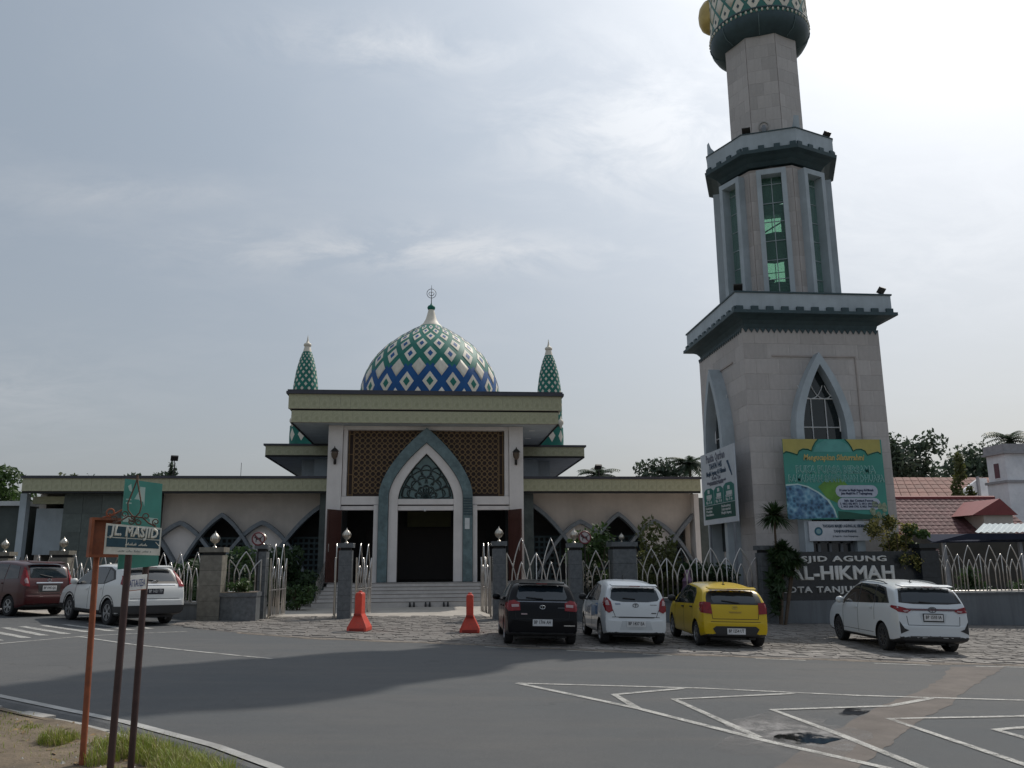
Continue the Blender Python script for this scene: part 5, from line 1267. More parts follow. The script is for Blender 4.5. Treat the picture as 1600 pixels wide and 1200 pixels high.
# ------------------------------------------------------------------ water filled barriers
bar_m = M('orange_red_plastic', (.58, .055, .028), .5, var=.16, scale=4, stain=(.30, .06, .045), stain_scale=3.5)
def barrier(x, y, rot, label):
    t = thing('road_barrier', (0, 0, 0), label, 'barrier', 'orange red plastic barriers at the gate')
    prof = [(-.27, 0), (-.27, .10), (-.095, .46), (-.095, .98), (-.06, 1.02), (.06, 1.02), (.095, .98), (.095, .46), (.27, .10), (.27, 0)]
    m_ = MB(); hl = [(-.34, 0), (-.34, .0), (-.22, .0), (-.20, .0), (-.18, 0), (-.18, 0), (-.20, 0), (-.22, 0), (-.34, 0), (-.34, 0)]
    a = [(px, y_[0], z) for (px, z), y_ in zip(prof, hl)]; b = [(px, -y_[0], z) for (px, z), y_ in zip(prof, hl)]
    n = len(prof); m_.add(a+b, [tuple(range(n-1, -1, -1)), tuple(range(n, 2*n))]+[(i, (i+1) % n, n+(i+1) % n, n+i) for i in range(n)])
    o = m_.build('shell', bar_m, t)
    bv = o.modifiers.new('b', 'BEVEL'); bv.width = .022; bv.segments = 2; bv.limit_method = 'ANGLE'; bv.angle_limit = R(25)
    MB().lathe(0, 0, [(.05, 1.015), (.05, 1.05), (.04, 1.06)], 10).build('filler_cap', bar_m, t)
    MB().box(-.10, -.285, .42, .10, -.225, .47).build('grip_notch', M('barrier_dark', (.30, .03, .02), .6) if 'barrier_dark' not in MATS else MATS['barrier_dark'], t)
    MB().obox((0, -.345, .055), (.20, 0, 0), (0, .006, 0), (0, 0, .035)).build('foot_slot', MATS['barrier_dark'], t)
    t.location = (x, y, ground_z(x, y)+.015); t.rotation_euler = (0, 0, rot)
barrier(-1.98, 23.75, R(-9), 'orange red plastic barrier on the stone paving left in front of the stairs'); barrier(1.02, 23.8, R(-4), 'orange red plastic barrier on the stone paving beside the black hatchback')
# ------------------------------------------------------------------ street signs on the verge
rust = M('rusty_orange_paint', (.26, .075, .03), .65, var=.3, scale=9, stain=(.13, .05, .03), stain_scale=4)
brown_p = M('brown_post_paint', (.050, .024, .022), .55, var=.3, scale=8)
iron_r = M('rusted_iron', (.10, .055, .038), .8, var=.4, scale=20)
navy = M('sign_navy', (.018, .062, .085), .5, var=.25, scale=6); cream_s = M('sign_cream', (.66, .64, .56), .6, var=.15, scale=8, stain=(.38, .33, .24), stain_scale=3)
grn = M('sign_green', (.055, .25, .20), .5, var=.14, scale=3, stain=(.09, .24, .20), stain_scale=5); pale_s = M('sign_pale', (.40, .52, .46), .5)
def vz(x, y): return rz(x)+.115+.03
def frame_(px, py, ang): 
    u = Vector((math.cos(ang), math.sin(ang), 0)); n = Vector((math.sin(ang), -math.cos(ang), 0)); return u, n
def curl(m_, c, u, r, a0, a1, turns, th):
    pts = []
    for i in range(15):
        t = i/14; a = a0+(a1-a0)*t; rr = r*(1-.62*t*turns); pts.append(Vector(c)+u*(rr*math.cos(a))+Vector((0, 0, rr*math.sin(a))))
    m_.tube(pts, th, 5)
SIGNS = {}
# --- street name sign
ns = thing('street_sign', (-2.53, 7.34, .1), 'street name sign in navy and cream with rusty curled ironwork on a brown post', 'street sign', 'signs on the dirt verge')
MB().tube([(-2.53, 7.345, .05), (-2.53, 7.345, 2.2)], .029, 10).build('post', brown_p, ns, smooth=60)
A, B_ = Vector((-2.678, 7.20, 2.228)), Vector((-2.303, 7.42, 2.196)); Cq, Dq = Vector((-2.303, 7.42, 1.967)), Vector((-2.678, 7.20, 1.980))
us = (B_-A).normalized(); vsn = Vector((0, 0, 1)); nsn = us.cross(vsn).normalized()  # towards the camera
def Sp(x, z, e=0.0): # bilinear point on the sign, x to the right, z up
    return (Dq*(1-x)+Cq*x)*(1-z)+(A*(1-x)+B_*x)*z+nsn*e
def spoly(pts, e, d=.002): return MB().prism([Sp(x, z, e) for x, z in pts], nsn*d)
MB().prism([Sp(0, 0), Sp(1, 0), Sp(1, 1), Sp(0, 1)], -nsn*.012).build('sign_plate', cream_s, ns)
spoly([(.03, .57), (.97, .57), (.97, .93), (.03, .93)], .0005).build('name_field', navy, ns); spoly([(.03, .24), (.97, .24), (.97, .535), (.03, .535)], .0005).build('lower_field', navy, ns)
text('lettering', 'JL. MASJID', .108, cream_s, ns, Sp(.51, .625, .006), us, vsn, width=.375, bevel=.0058, depth=.001, res=2, spacing=1.08)
sc = MB()
for k, (x0, n) in enumerate(((.36, 9), (.60, 7))):
    for i in range(n): x = x0+.022*i; sc.tube([Sp(x, .31, .004), Sp(x+.012, .31+.05*((i*7) % 3+1)/1.5, .004), Sp(x+.02, .33, .004)], .0028, 4)
tag(sc.build('script_line', cream_s, ns), kind='stuff')
sc = MB(); rr = random.Random(3)
for i in range(26): x = .22+.024*i; sc.tube([Sp(x, .09, .003), Sp(x+.008, .10+.06*rr.random(), .003)], .0018, 4) if i % 6 else None
tag(sc.build('small_lettering', navy, ns), kind='stuff')
sc = MB(); sc.tube([Sp(.375, .24, .004), Sp(.38, .94, .004)], .0035, 4); sc.tube([Sp(.90, .47, .004), Sp(.97, .34, .004)], .003, 4); sc.build('scratch', cream_s, ns)
ir = MB(); th = .0065; c0 = Sp(.5, 1.0); c0 = Vector(c0)
def I(x, z): return c0+us*x+Vector((0, 0, z))
b_l = [I(-.01, .39), I(-.022, .34), I(-.05, .24), I(-.068, .18), I(-.06, .12), I(-.03, .085), I(-.005, .07)]; b_r = [I(-.01, .39), I(.0, .34), I(.028, .23), I(.04, .17), I(.03, .11), I(.005, .08), I(-.01, .05)]
ir.tube(b_l, th, 6); ir.tube(b_r, th, 6); ir.tube([I(-.012, .42), I(-.01, .38)], .009, 6)
for sg in (-1, 1):
    ir.tube([I(.0, .075), I(sg*.06, .07), I(sg*.11, .03), I(sg*.17, .005)], th, 6)
    curl(ir, I(sg*.085, .085), us*sg, .032, PI*1.5, -PI*.9, 1, th*.8); curl(ir, I(sg*.165, .045), us*sg, .030, PI*1.5, -PI*.9, 1, th*.8); curl(ir, I(sg*.03, .03), us*sg, .028, PI*.5, PI*2.9, 1, th*.8)
curl(ir, I(-.02, .055), us, .03, PI, PI*3, 1, th*.8)
ir.build('ironwork', iron_r, ns, smooth=60)
# --- green board with the small white notice on the same post
gs_ = thing('information_sign', (-2.46, 7.5, .1), 'tall sea green board behind the street name sign', 'sign', 'signs on the dirt verge')
MB().tube([(-2.455, 7.60, .05), (-2.47, 7.60, 2.5)], .028, 10).build('post', brown_p, gs_, smooth=60)
g4 = [Vector((-2.627, 7.40, 1.854)), Vector((-2.371, 7.62, 1.881)), Vector((-2.389, 7.62, 2.588)), Vector((-2.630, 7.40, 2.612))]
gu = (g4[1]-g4[0]).normalized(); gn = gu.cross(Vector((0, 0, 1))).normalized()
def Gp(x, z, e=0.0): return (g4[0]*(1-x)+g4[1]*x)*(1-z)+(g4[3]*(1-x)+g4[2]*x)*z+gn*e
MB().prism([Gp(0, 0), Gp(1, 0), Gp(1, 1), Gp(0, 1)], -gn*.012).build('board', grn, gs_)
for q in ([(.40, .17), (.54, .17), (.54, .93), (.40, .93)], [(.02, .52), (.92, .50), (.92, .57), (.02, .60)]): MB().prism([Gp(x, z, .0005) for x, z in q], gn*.001).build('pale_stripe', pale_s, gs_)
for q in ([(.08, .92), (.16, .95), (.20, .86), (.13, .87)], [(.27, .78), (.40, .90), (.40, .78)]): MB().prism([Gp(x, z, .0008) for x, z in q], gn*.001).build('pale_arrow', pale_s, gs_)
for (x0, x1, z) in ((.06, .36, .765), (.06, .40, .725), (.20, .36, .27), (.2, .36, .22), (.22, .34, .31)):
    MB().prism([Gp(x0, z, .0005), Gp(x1, z, .0005), Gp(x1, z+.014, .0005), Gp(x0, z+.014, .0005)], gn*.001).build('text_line', pale_s, gs_)
m4 = [Vector((-2.534, 7.40, 1.675)), Vector((-2.43, 7.54, 1.685)), Vector((-2.43, 7.54, 1.813)), Vector((-2.534, 7.40, 1.800))]
nb_ = thing('small_notice', (-2.48, 7.46, 1.675), 'small white notice with blue letters strapped under the green board', 'notice', 'signs on the dirt verge')
mu_ = (m4[1]-m4[0]).normalized(); mn_ = mu_.cross(Vector((0, 0, 1))).normalized()
MB().prism(m4, -mn_*.008).build('notice_plate', M('notice_white', (.72, .72, .70), .6, stain=(.38, .35, .28), stain_scale=9), nb_)
mc = (m4[0]+m4[1]+m4[2]+m4[3])/4
blue_i = M('notice_blue', (.05, .07, .20), .6)
text('lettering', 'ATTAUZEA', .085, blue_i, nb_, mc+mn_*.003-Vector((0, 0, .03)), mu_, (0, 0, 1), width=.145, depth=.0006, res=1)
MB().prism([m4[0]+mn_*.001, m4[1]+mn_*.001, m4[1]+mn_*.001+Vector((0, 0, .006)), m4[0]+mn_*.001+Vector((0, 0, .006))], mn_*.001).build('notice_edge', rust, nb_)
# --- orange sign seen from behind
os_ = thing('rusty_sign', (-3.0, 8.0, .15), 'rusty orange sign box on a thin orange post, seen from behind', 'sign', 'signs on the dirt verge')
MB().tube([(-2.99, 8.0, .05), (-3.0, 8.0, .6), (-3.045, 8.0, 2.3)], .027, 10).build('post', rust, os_, smooth=60)
ou = Vector((math.cos(R(38)), math.sin(R(38)), 0)); on = Vector((ou.y, -ou.x, 0)); oc_ = Vector((-2.955, 8.03, 2.135))
MB().obox(oc_, ou*.165, on*.006, Vector((0, 0, .165))).build('box_back', rust, os_)
for c_, a_, h_ in ((oc_-ou*.165+on*.03, .012, .17), (oc_+ou*.165+on*.03, .012, .17)): MB().obox(c_, ou*a_, on*.038, Vector((0, 0, h_))).build('box_side', rust, os_)
for z in (-.165, .165): MB().obox(oc_+on*.03+Vector((0, 0, z)), ou*.176, on*.037, Vector((0, 0, .011))).build('box_edge', rust, os_)
ir = MB(); c0 = oc_+Vector((0, 0, .178))+ou*.05
ir.tube([c0-ou*.12, c0-ou*.03+Vector((0, 0, .03)), c0+ou*.08+Vector((0, 0, .10))], .008, 6)
curl(ir, c0-ou*.05+Vector((0, 0, .05)), ou, .045, PI*1.5, -PI*.8, 1, .008); curl(ir, c0+ou*.085+Vector((0, 0, .10)), -ou, .05, PI*1.5, -PI*.8, 1, .008)
ir.build('ironwork', rust, os_, smooth=60)
# ------------------------------------------------------------------ cars
# local axes: +y forward, x to the right, origin on the ground midway between the axles
def paint(name, col, var=.03, coat=.5, spec=.4): return M(name, col, .32, var=var, scale=.8, coat=coat, spec=spec)
tint = M('car_tinted_glass', (.010, .013, .016), .04, spec=.8, var=.05)
rear_tint = M('car_rear_glass', (.013, .020, .027), .05, spec=.9, var=.05)
plastic = M('car_black_plastic', (.018, .018, .019), .5)
rubber = M('tyre_rubber', (.016, .016, .017), .85, var=.2, scale=12)
alloy = M('alloy_wheel', (.42, .43, .44), .3, metal=.9)
dark_alloy = M('dark_alloy', (.10, .10, .105), .35, metal=.7)
lampred = M('tail_lamp_red', (.20, .006, .010), .15, spec=.3, coat=.25, var=.25, scale=14)
lampclear = M('tail_lamp_clear', (.36, .25, .25), .12, coat=.4)
chrome = M('chrome_trim', (.6, .6, .6), .12, metal=1.0)
plate_w = M('plate_white', (.62, .62, .62), .5); plate_k = M('plate_black', (.02, .02, .03), .5); plate_ink = M('plate_ink', (.02, .02, .022), .5); plate_inkw = M('plate_ink_white', (.6, .6, .6), .5)
seam_m = M('panel_gap', (.012, .012, .012), .8)
def interp(tab, y):
    if y <= tab[0][0]: return tab[0][1]
    for (a, va), (b, vb) in zip(tab, tab[1:]):
        if a <= y <= b: return va+(vb-va)*(y-a)/(b-a) if b > a else vb
    return tab[-1][1]
def car_body(spec):
    L, W, H, wb = spec['L'], spec['W'], spec['H'], spec['wb']; y0 = -L/2+spec.get('shift', 0); y1 = y0+L
    st = spec['top']; ys = sorted(set([y for y, _ in st]+spec.get('extra', [])))
    rings = []
    for y in ys:
        zt = interp(st, y); belt = min(interp(spec['belt'], y), zt-.035); zb = interp(spec['bot'], y)
        t = (y-y0)/L; taper = 1-.10*max(0, (t-.80)/.20)**2-.075*max(0, (.10-t)/.10)**1.5
        w = W/2*taper; cab = max(0, min(1, (zt-belt)/(H-interp(spec['belt'], y)+1e-6)))
        wbt = w*.985; wr = wbt-.03-(W/2*spec.get('tumble', .20)-.03)*cab
        zm = zb+(belt-zb)*.55; zl = zb+.13
        zs = belt+(zt-belt)*.80
        p = [(0, zb), (w*.82, zb), (w*.965, zb+.03), (w*.99, zl), (w, zm), (wbt, belt-.04), (wbt-.03, belt+.012), (wr+.012, zs), (wr-.05, zt-(zt-belt)*.055-.008), (wr*.55, zt-.004), (0, zt)]
        rings.append([(x, y, z) for x, z in p])
    m_ = MB(); n = len(rings[0])
    loops = []
    for rg_ in rings: loops.append(rg_+[(-x, y, z) for x, y, z in reversed(rg_[1:-1])])
    k = len(loops[0])
    def shrink(lp, f, dy):
        cz = sum(p[2] for p in lp)/k; return [(p[0]*f, p[1]+dy, cz+(p[2]-cz)*f) for p in lp]
    loops = [shrink(loops[0], .80, -.022), shrink(loops[0], .955, -.012)]+loops+[shrink(loops[-1], .94, .02), shrink(loops[-1], .7, .04)]
    for lp in loops: m_.v += [Vector(p) for p in lp]
    for i in range(len(loops)-1):
        for j in range(k): m_.f.append((i*k+j, i*k+(j+1) % k, (i+1)*k+(j+1) % k, (i+1)*k+j))
    m_.f.append(tuple(range(k-1, -1, -1))); m_.f.append(tuple((len(loops)-1)*k+j for j in range(k)))
    me = bpy.data.meshes.new('b'); me.from_pydata(m_.v, [], m_.f)
    bm = bmesh.new(); bm.from_mesh(me); bmesh.ops.recalc_face_normals(bm, faces=bm.faces); bm.to_mesh(me); bm.free()
    ob = bpy.data.objects.new('b', me); COL.objects.link(ob); md = ob.modifiers.new('s', 'SUBSURF'); md.levels = md.render_levels = 2
    # wheel arches
    c_ = MB(); ra = spec['tyre']+.055
    for yy in (wb/2, -wb/2):
        for sg in (-1, 1):
            q = MB().lathe(0, 0, [(ra, W/2-.32), (ra, W/2+.2)], 28); rot = Matrix.Translation((0, yy, spec['tyre'])) @ Matrix.Rotation(PI/2*sg, 4, 'Y'); q.xf(rot); c_.add(q.v, q.f)
    cm_ = bpy.data.meshes.new('c'); cm_.from_pydata(c_.v, [], c_.f)
    bm = bmesh.new(); bm.from_mesh(cm_); bmesh.ops.recalc_face_normals(bm, faces=bm.faces); bm.to_mesh(cm_); bm.free()
    co = bpy.data.objects.new('c', cm_); COL.objects.link(co)
    bo = ob.modifiers.new('x', 'BOOLEAN'); bo.object = co; bo.operation = 'DIFFERENCE'; bo.solver = 'EXACT'
    dg = bpy.context.evaluated_depsgraph_get(); out = bpy.data.meshes.new_from_object(ob.evaluated_get(dg))
    bpy.data.objects.remove(ob); bpy.data.objects.remove(co)
    out.materials.clear(); out.materials.append(spec['paint']); out.materials.append(plastic)
    for p in out.polygons:
        c = p.center; dark = False
        for yy in (wb/2, -wb/2):
            if math.hypot(c.y-yy, c.z-spec['tyre']) < ra+.004 and abs(c.x) < W/2-.005: dark = True
        if c.z < interp(spec['bot'], c.y)+spec.get('clad', .05): dark = True
        if spec.get('cladarch') and abs(c.x) > W/2-.12:
            for yy in (wb/2, -wb/2):
                if math.hypot(c.y-yy, c.z-spec['tyre']) < ra+.055: dark = True
        p.material_index = 1 if dark else 0; p.use_smooth = True
    out.set_sharp_from_angle(angle=R(32))
    return out
def patch(bvh, poly, view, off, mat, name, parent, sgn=1, thick=.012, cut=.09):
    "a panel with the given outline lying on the body: view 'rear'/'front' takes (x, z), 'side' takes (y, z), 'top' (x, y)"
    bm = bmesh.new(); vv = []
    for a, b in poly:
        vv.append(bm.verts.new({'rear': (a, -4, b), 'front': (a, 4, b), 'side': (sgn*4, a, b), 'top': (a, b, 4)}[view]))
    bm.faces.new(vv); bmesh.ops.triangulate(bm, faces=bm.faces)
    for _ in range(5):
        es = [e for e in bm.edges if e.calc_length() > cut]
        if not es: break
        bmesh.ops.subdivide_edges(bm, edges=es, cuts=1); bmesh.ops.triangulate(bm, faces=[f for f in bm.faces if len(f.verts) > 3])
    d_ = {'rear': Vector((0, 1, 0)), 'front': Vector((0, -1, 0)), 'side': Vector((-sgn, 0, 0)), 'top': Vector((0, 0, -1))}[view]
    for v in bm.verts:
        hit = bvh.ray_cast(v.co, d_)
        if hit[0] is None:
            near = bvh.find_nearest(v.co+d_*3.0); v.co = near[0]-d_*off
        else: v.co = hit[0]-d_*off*(1 if abs(hit[1].dot(d_)) > .5 else 1.3)
    bd = [e for e in bm.edges if e.is_boundary]
    ex = bmesh.ops.extrude_edge_only(bm, edges=bd)
    for v in [g for g in ex['geom'] if isinstance(g, bmesh.types.BMVert)]: v.co += d_*thick
    bmesh.ops.recalc_face_normals(bm, faces=bm.faces)
    # outward orientation
    if sum((f.normal.dot(-d_) for f in bm.faces)) < 0: bmesh.ops.reverse_faces(bm, faces=bm.faces)
    me = bpy.data.meshes.new(name); bm.to_mesh(me); bm.free(); me.materials.append(mat)
    for p in me.polygons: p.use_smooth = True
    me.set_sharp_from_angle(angle=R(40))
    o = bpy.data.objects.new(name, me); COL.objects.link(o); o.parent = parent; return o
def mirror(poly): return [(-a, b) for a, b in reversed(poly)]
WHEELS = {}
def wheel_mesh(r, kind):
    if (r, kind) in WHEELS: return WHEELS[(r, kind)]
    t = MB().lathe(0, 0, [(r*.62, -.10), (r*.90, -.105), (r*.98, -.085), (r, -.05), (r, .05), (r*.98, .085), (r*.90, .105), (r*.64, .10), (r*.62, .085)], 32)
    rot = Matrix.Rotation(PI/2, 4, 'Y'); t.xf(rot)
    tm = bpy.data.meshes.new('tyre'); tm.from_pydata(t.v, [], t.f); tm.materials.append(rubber)
    for p in tm.polygons: p.use_smooth = True
    tm.set_sharp_from_angle(angle=R(35))
    q = MB().lathe(0, 0, [(r*.66, .06), (r*.66, .10), (r*.60, .10), (r*.57, .06)], 32, 0, False); n = 5 if kind != 'ten' else 10
    q.lathe(0, 0, [(.03, .055), (.055, .06), (.05, .095), (.02, .10)], 12)
    for k in range(n):
        a = 2*PI*k/n
        for da in ((-.13, .13) if n == 5 else (0,)):
            a0, a1 = a+da*.5, a+da*1.25; w = r*.045
            p0 = Vector((.045*math.cos(a0), .045*math.sin(a0), .085)); p1 = Vector((r*.60*math.cos(a1), r*.60*math.sin(a1), .085)); d_ = (p1-p0); u = d_.normalized(); s_ = Vector((-u.y, u.x, 0))
            q.obox((p0+p1)/2, d_/2, s_*w, (0, 0, .012))
    q.xf(rot); rm = bpy.data.meshes.new('rim'); rm.from_pydata(q.v, [], q.f); rm.materials.append(dark_alloy if kind == 'ten' else alloy)
    b = MB().lathe(0, 0, [(.02, .02), (r*.62, .02), (r*.62, .03)], 24).xf(rot); dm_ = bpy.data.meshes.new('brake_disc'); dm_.from_pydata(b.v, [], b.f); dm_.materials.append(plastic)
    WHEELS[(r, kind)] = (tm, rm, dm_); return WHEELS[(r, kind)]
def lk(me, name, parent, loc=(0, 0, 0), rot=(0, 0, 0)):
    o = bpy.data.objects.new(name, me); COL.objects.link(o); o.parent = parent; o.location = loc; o.rotation_euler = rot; LOC[o.name] = Vector((0, 0, 0)); return o
def car(name, label, spec, x, y, head, group='cars parked in front of the mosque'):
    t = thing(name, (0, 0, 0), label, 'car', group)
    me = car_body(spec); body = lk(me, 'body', t); L, W, H, wb = spec['L'], spec['W'], spec['H'], spec['wb']
    bvh = BVHTree.FromPolygons([v.co for v in me.vertices], [tuple(p.vertices) for p in me.polygons]); sh = spec.get('shift', 0)
    LOC[t.name] = Vector((0, 0, 0)); LOC[body.name] = Vector((0, 0, 0))
    rt = spec['tyre']; tm, rm, dm_ = wheel_mesh(rt, spec.get('wheel', 'five'))
    for sy in (1, -1):
        for sx in (-1, 1):
            wl = lk(tm, 'wheel', t, (sx*(W/2-.125), sy*wb/2, rt), (0, 0, 0 if sx > 0 else PI)); lk(rm, 'rim', wl); lk(dm_, 'brake_disc', wl)
    # glazing
    for poly in spec['side_glass']:
        for sg in (-1, 1): patch(bvh, poly, 'side', .006, tint, 'side_window', t, sg)
    if spec.get('side_frame'):
        for sg in (-1, 1): patch(bvh, spec['side_frame'], 'side', .003, plastic, 'window_surround', t, sg)
    if spec.get('rear_surround'): patch(bvh, spec['rear_surround'], 'rear', .004, spec.get('surround_mat', plastic), 'rear_window_surround', t)
    rw = patch(bvh, spec['rear_glass'], 'rear', .008, rear_tint, 'rear_window', t)
    patch(bvh, spec['wind'], 'front', .006, tint, 'windscreen', t)
    # doors: gaps, handles
    for yy, z0, z1 in spec['gaps']:
        for sg in (-1, 1): patch(bvh, [(yy-.006, z0), (yy+.006, z0), (yy+.006+.0, z1), (yy-.006, z1)], 'side', .0025, seam_m, 'door_gap', t, sg, .004)
    for (ya, yb, z) in spec.get('hgaps', []):
        for sg in (-1, 1): patch(bvh, [(ya, z-.005), (yb, z-.005), (yb, z+.005), (ya, z+.005)], 'side', .0025, seam_m, 'sill_gap', t, sg, .004)
    for yy, z in spec['handles']:
        for sg in (-1, 1): patch(bvh, [(yy-.09, z-.018), (yy+.09, z-.012), (yy+.09, z+.014), (yy-.09, z+.02)], 'side', .028, spec.get('handle_mat', spec['paint']), 'door_handle', t, sg, .03, .2)
    for z, x0 in spec['rear_gaps']: patch(bvh, [(-x0, z-.006), (x0, z-.006), (x0, z+.006), (-x0, z+.006)], 'rear', .003, seam_m, 'tailgate_gap', t, 1, .005)
    for (xa, za, xb, zb_) in spec.get('rear_vgaps', []):
        for m_ in (1, -1): patch(bvh, [(m_*(xa-.006), za), (m_*(xa+.006), za), (m_*(xb+.006), zb_), (m_*(xb-.006), zb_)][::m_], 'rear', .003, seam_m, 'tailgate_gap', t, 1, .005)
    for poly, mat, nm, off in spec['rear_parts']: patch(bvh, poly, 'rear', off, mat, nm, t)
    # tail lamps: red lens with a clear inner piece
    for m_ in (1, -1):
        pl_ = spec['lamp'] if m_ > 0 else mirror(spec['lamp']); lp_ = patch(bvh, pl_, 'rear', .018, lampred, 'tail_lamp', t, 1, .03, .06)
        if spec.get('lamp_side'): patch(bvh, spec['lamp_side'], 'side', .012, lampred, 'tail_lamp_wrap', t, m_, .02, .06)
        if spec.get('lamp_in'):
            q = spec['lamp_in'] if m_ > 0 else mirror(spec['lamp_in']); o = patch(bvh, q, 'rear', .024, lampclear, 'lamp_insert', lp_, 1, .02, .06)
    if spec.get('arch_trim'):
        for yy in (wb/2, -wb/2):
            ri, ro = rt+.05, rt+.05+spec['arch_trim']; n_ = 14
            po = [(yy+ro*math.cos(a), rt+ro*math.sin(a)) for a in [-.12+(PI+.24)*i/n_ for i in range(n_+1)]]; pi_ = [(yy+ri*math.cos(a), rt+ri*math.sin(a)) for a in [-.12+(PI+.24)*i/n_ for i in range(n_+1)]]
            for sg in (-1, 1): patch(bvh, po+pi_[::-1], 'side', .014, plastic, 'arch_trim', t, sg, .03)
        for sg in (-1, 1):
            z1_, z0_ = spec['sill']; patch(bvh, [(-wb/2+rt+.08, z0_-.06), (wb/2-rt-.08, z0_-.06), (wb/2-rt-.10, z1_), (-wb/2+rt+.10, z1_)], 'side', .012, plastic, 'sill_trim', t, sg)
            patch(bvh, [(-L/2+sh+.03, .36), (-wb/2-rt-.10, .36), (-wb/2-rt-.10, .52), (-L/2+sh+.03, .54)], 'side', .012, plastic, 'rear_corner_trim', t, sg); patch(bvh, [(wb/2+rt+.10, .32), (L/2+sh-.06, .34), (L/2+sh-.06, .46), (wb/2+rt+.10, .46)], 'side', .012, plastic, 'front_corner_trim', t, sg)
    # head lamps
    for m_ in (1, -1):
        hl = [(.42, .62), (.72, .66), (.74, .80), (.50, .74)]; patch(bvh, hl if m_ > 0 else mirror(hl), 'front', .01, lampclear, 'headlamp', t)
    # plate
    pz, pw, ph_ = spec['plate']; hit = bvh.ray_cast(Vector((0, -4, pz)), Vector((0, 1, 0))); py = hit[0].y-.012
    plt = lk(None, 'plate', t) if False else MB().box(-pw/2, py-.006, pz-ph_/2, pw/2, py+.004, pz+ph_/2).build('licence_plate', spec.get('plate_mat', plate_w), t)
    if spec.get('plate_frame'): MB().box(-pw/2-.02, py-.002, pz-ph_/2-.03, pw/2+.02, py+.012, pz+ph_/2+.02).build('plate_frame', plastic, plt)
    text('plate_text', spec['reg'], ph_*.75, spec.get('plate_ink', plate_ink), plt, (0, py-.0075, pz-ph_*.18), width=pw*.84, bold=.002, depth=.0008, res=1)
    # emblem
    ez, er = spec['emblem']; hit = bvh.ray_cast(Vector((0, -4, ez)), Vector((0, 1, 0))); ey = hit[0].y
    em = MB().tube([(er*1.25*math.cos(a), ey-.012, ez+er*.8*math.sin(a)) for a in [2*PI*i/16 for i in range(17)]], er*.14, 5, False); em.tube([(-er*.5, ey-.012, ez+er*.4), (er*.5, ey-.012, ez+er*.4)], er*.12, 4); em.tube([(0, ey-.012, ez+er*.4), (0, ey-.012, ez-er*.7)], er*.12, 4)
    em.build('emblem', spec.get('emblem_mat', chrome), t)
    # wiper
    wz, wx0, wx1, wdz = spec['wiper']; pts = []
    for i in range(6):
        x_ = wx0+(wx1-wx0)*i/5; z_ = wz+wdz*i/5; h = bvh.ray_cast(Vector((x_, -4, z_)), Vector((0, 1, 0))); pts.append((x_, h[0].y-.03, z_))
    MB().tube(pts, .011, 5).build('rear_wiper', plastic, t)
    # mirrors
    my, mz = spec['mirror']
    for sg in (-1, 1):
        m_ = MB(); c_ = Vector((sg*(W/2+.085), my, mz)); vs_ = []
        prof = [(.02, -.10), (.075, -.07), (.095, 0), (.085, .06), (.03, .10)]
        m_.lathe(0, 0, prof, 12); m_.xf(Matrix.Translation(c_) @ Matrix.Rotation(PI/2, 4, 'Y') @ Matrix.Diagonal((.95, .75, 1.05, 1)))
        mo = m_.build('mirror', spec.get('mirror_mat', spec['paint']), t, smooth=60)
        MB().tube([(sg*(W/2-.05), my+.02, mz-.07), (sg*(W/2+.05), my+.01, mz-.05)], .022, 6).build('mirror_arm', plastic, mo)
    # roof fittings
    ry, rzz = spec['antenna']; h = bvh.ray_cast(Vector((0, ry, 4)), Vector((0, 0, -1)))[0]
    MB().prism([(-.02, ry-.08, h.z-.01), (.02, ry-.08, h.z-.01), (.02, ry+.08, h.z-.01), (-.02, ry+.08, h.z-.01)], (0, 0, .02)).tube([(0, ry, h.z), (0, ry-.05, h.z+rzz)], .012, 5).build('antenna', plastic, t)
    if spec.get('spoiler'):
        y_, z_, w_, d_, m__ = spec['spoiler']
        s_ = MB(); a = [(-w_, y_+d_, z_-.005), (-w_*.97, y_, z_-.045), (w_*.97, y_, z_-.045), (w_, y_+d_, z_-.005)]; b = [(-w_, y_+d_, z_+.02), (-w_*.97, y_-.01, z_-.012), (w_*.97, y_-.01, z_-.012), (w_, y_+d_, z_+.02)]
        s_.add(a+b, [(0, 1, 2, 3), (7, 6, 5, 4), (0, 4, 5, 1), (1, 5, 6, 2), (2, 6, 7, 3), (3, 7, 4, 0)]); so = s_.build('spoiler', m__, t)
        bv = so.modifiers.new('b', 'BEVEL'); bv.width = .012; bv.segments = 2
        MB().box(-.13, y_-.016, z_-.036, .13, y_-.004, z_-.020).build('brake_light', lampred, so)
    if spec.get('rails'):
        for sg in (-1, 1):
            pts = []
            for i in range(9):
                yy = spec['rails'][0]+(spec['rails'][1]-spec['rails'][0])*i/8; xx = sg*(W/2*(1-spec.get('tumble', .2))-.09); h = bvh.ray_cast(Vector((xx, yy, 4)), Vector((0, 0, -1)))[0]; pts.append((xx, yy, h.z+(.035 if 0 < i < 8 else .0)))
            MB().tube(pts, .016, 6).build('roof_rail', spec.get('rail_mat', chrome), t)
    # exhaust, underbody
    MB().box(-W/2+.28, -L/2+.25+sh, interp(spec['bot'], 0)-.02, W/2-.28, L/2-.3+sh, interp(spec['bot'], 0)+.10).build('underbody', plastic, t)
    MB().tube([(W*.22, -L/2+.12+sh, .20), (W*.22, -L/2+.5+sh, .22)], .03, 8).build('exhaust', plastic, t)
    for ex in spec.get('side_decals', []):
        poly, mat, nm, sg = ex; patch(bvh, poly, 'side', .003, mat, nm, t, sg, .003)
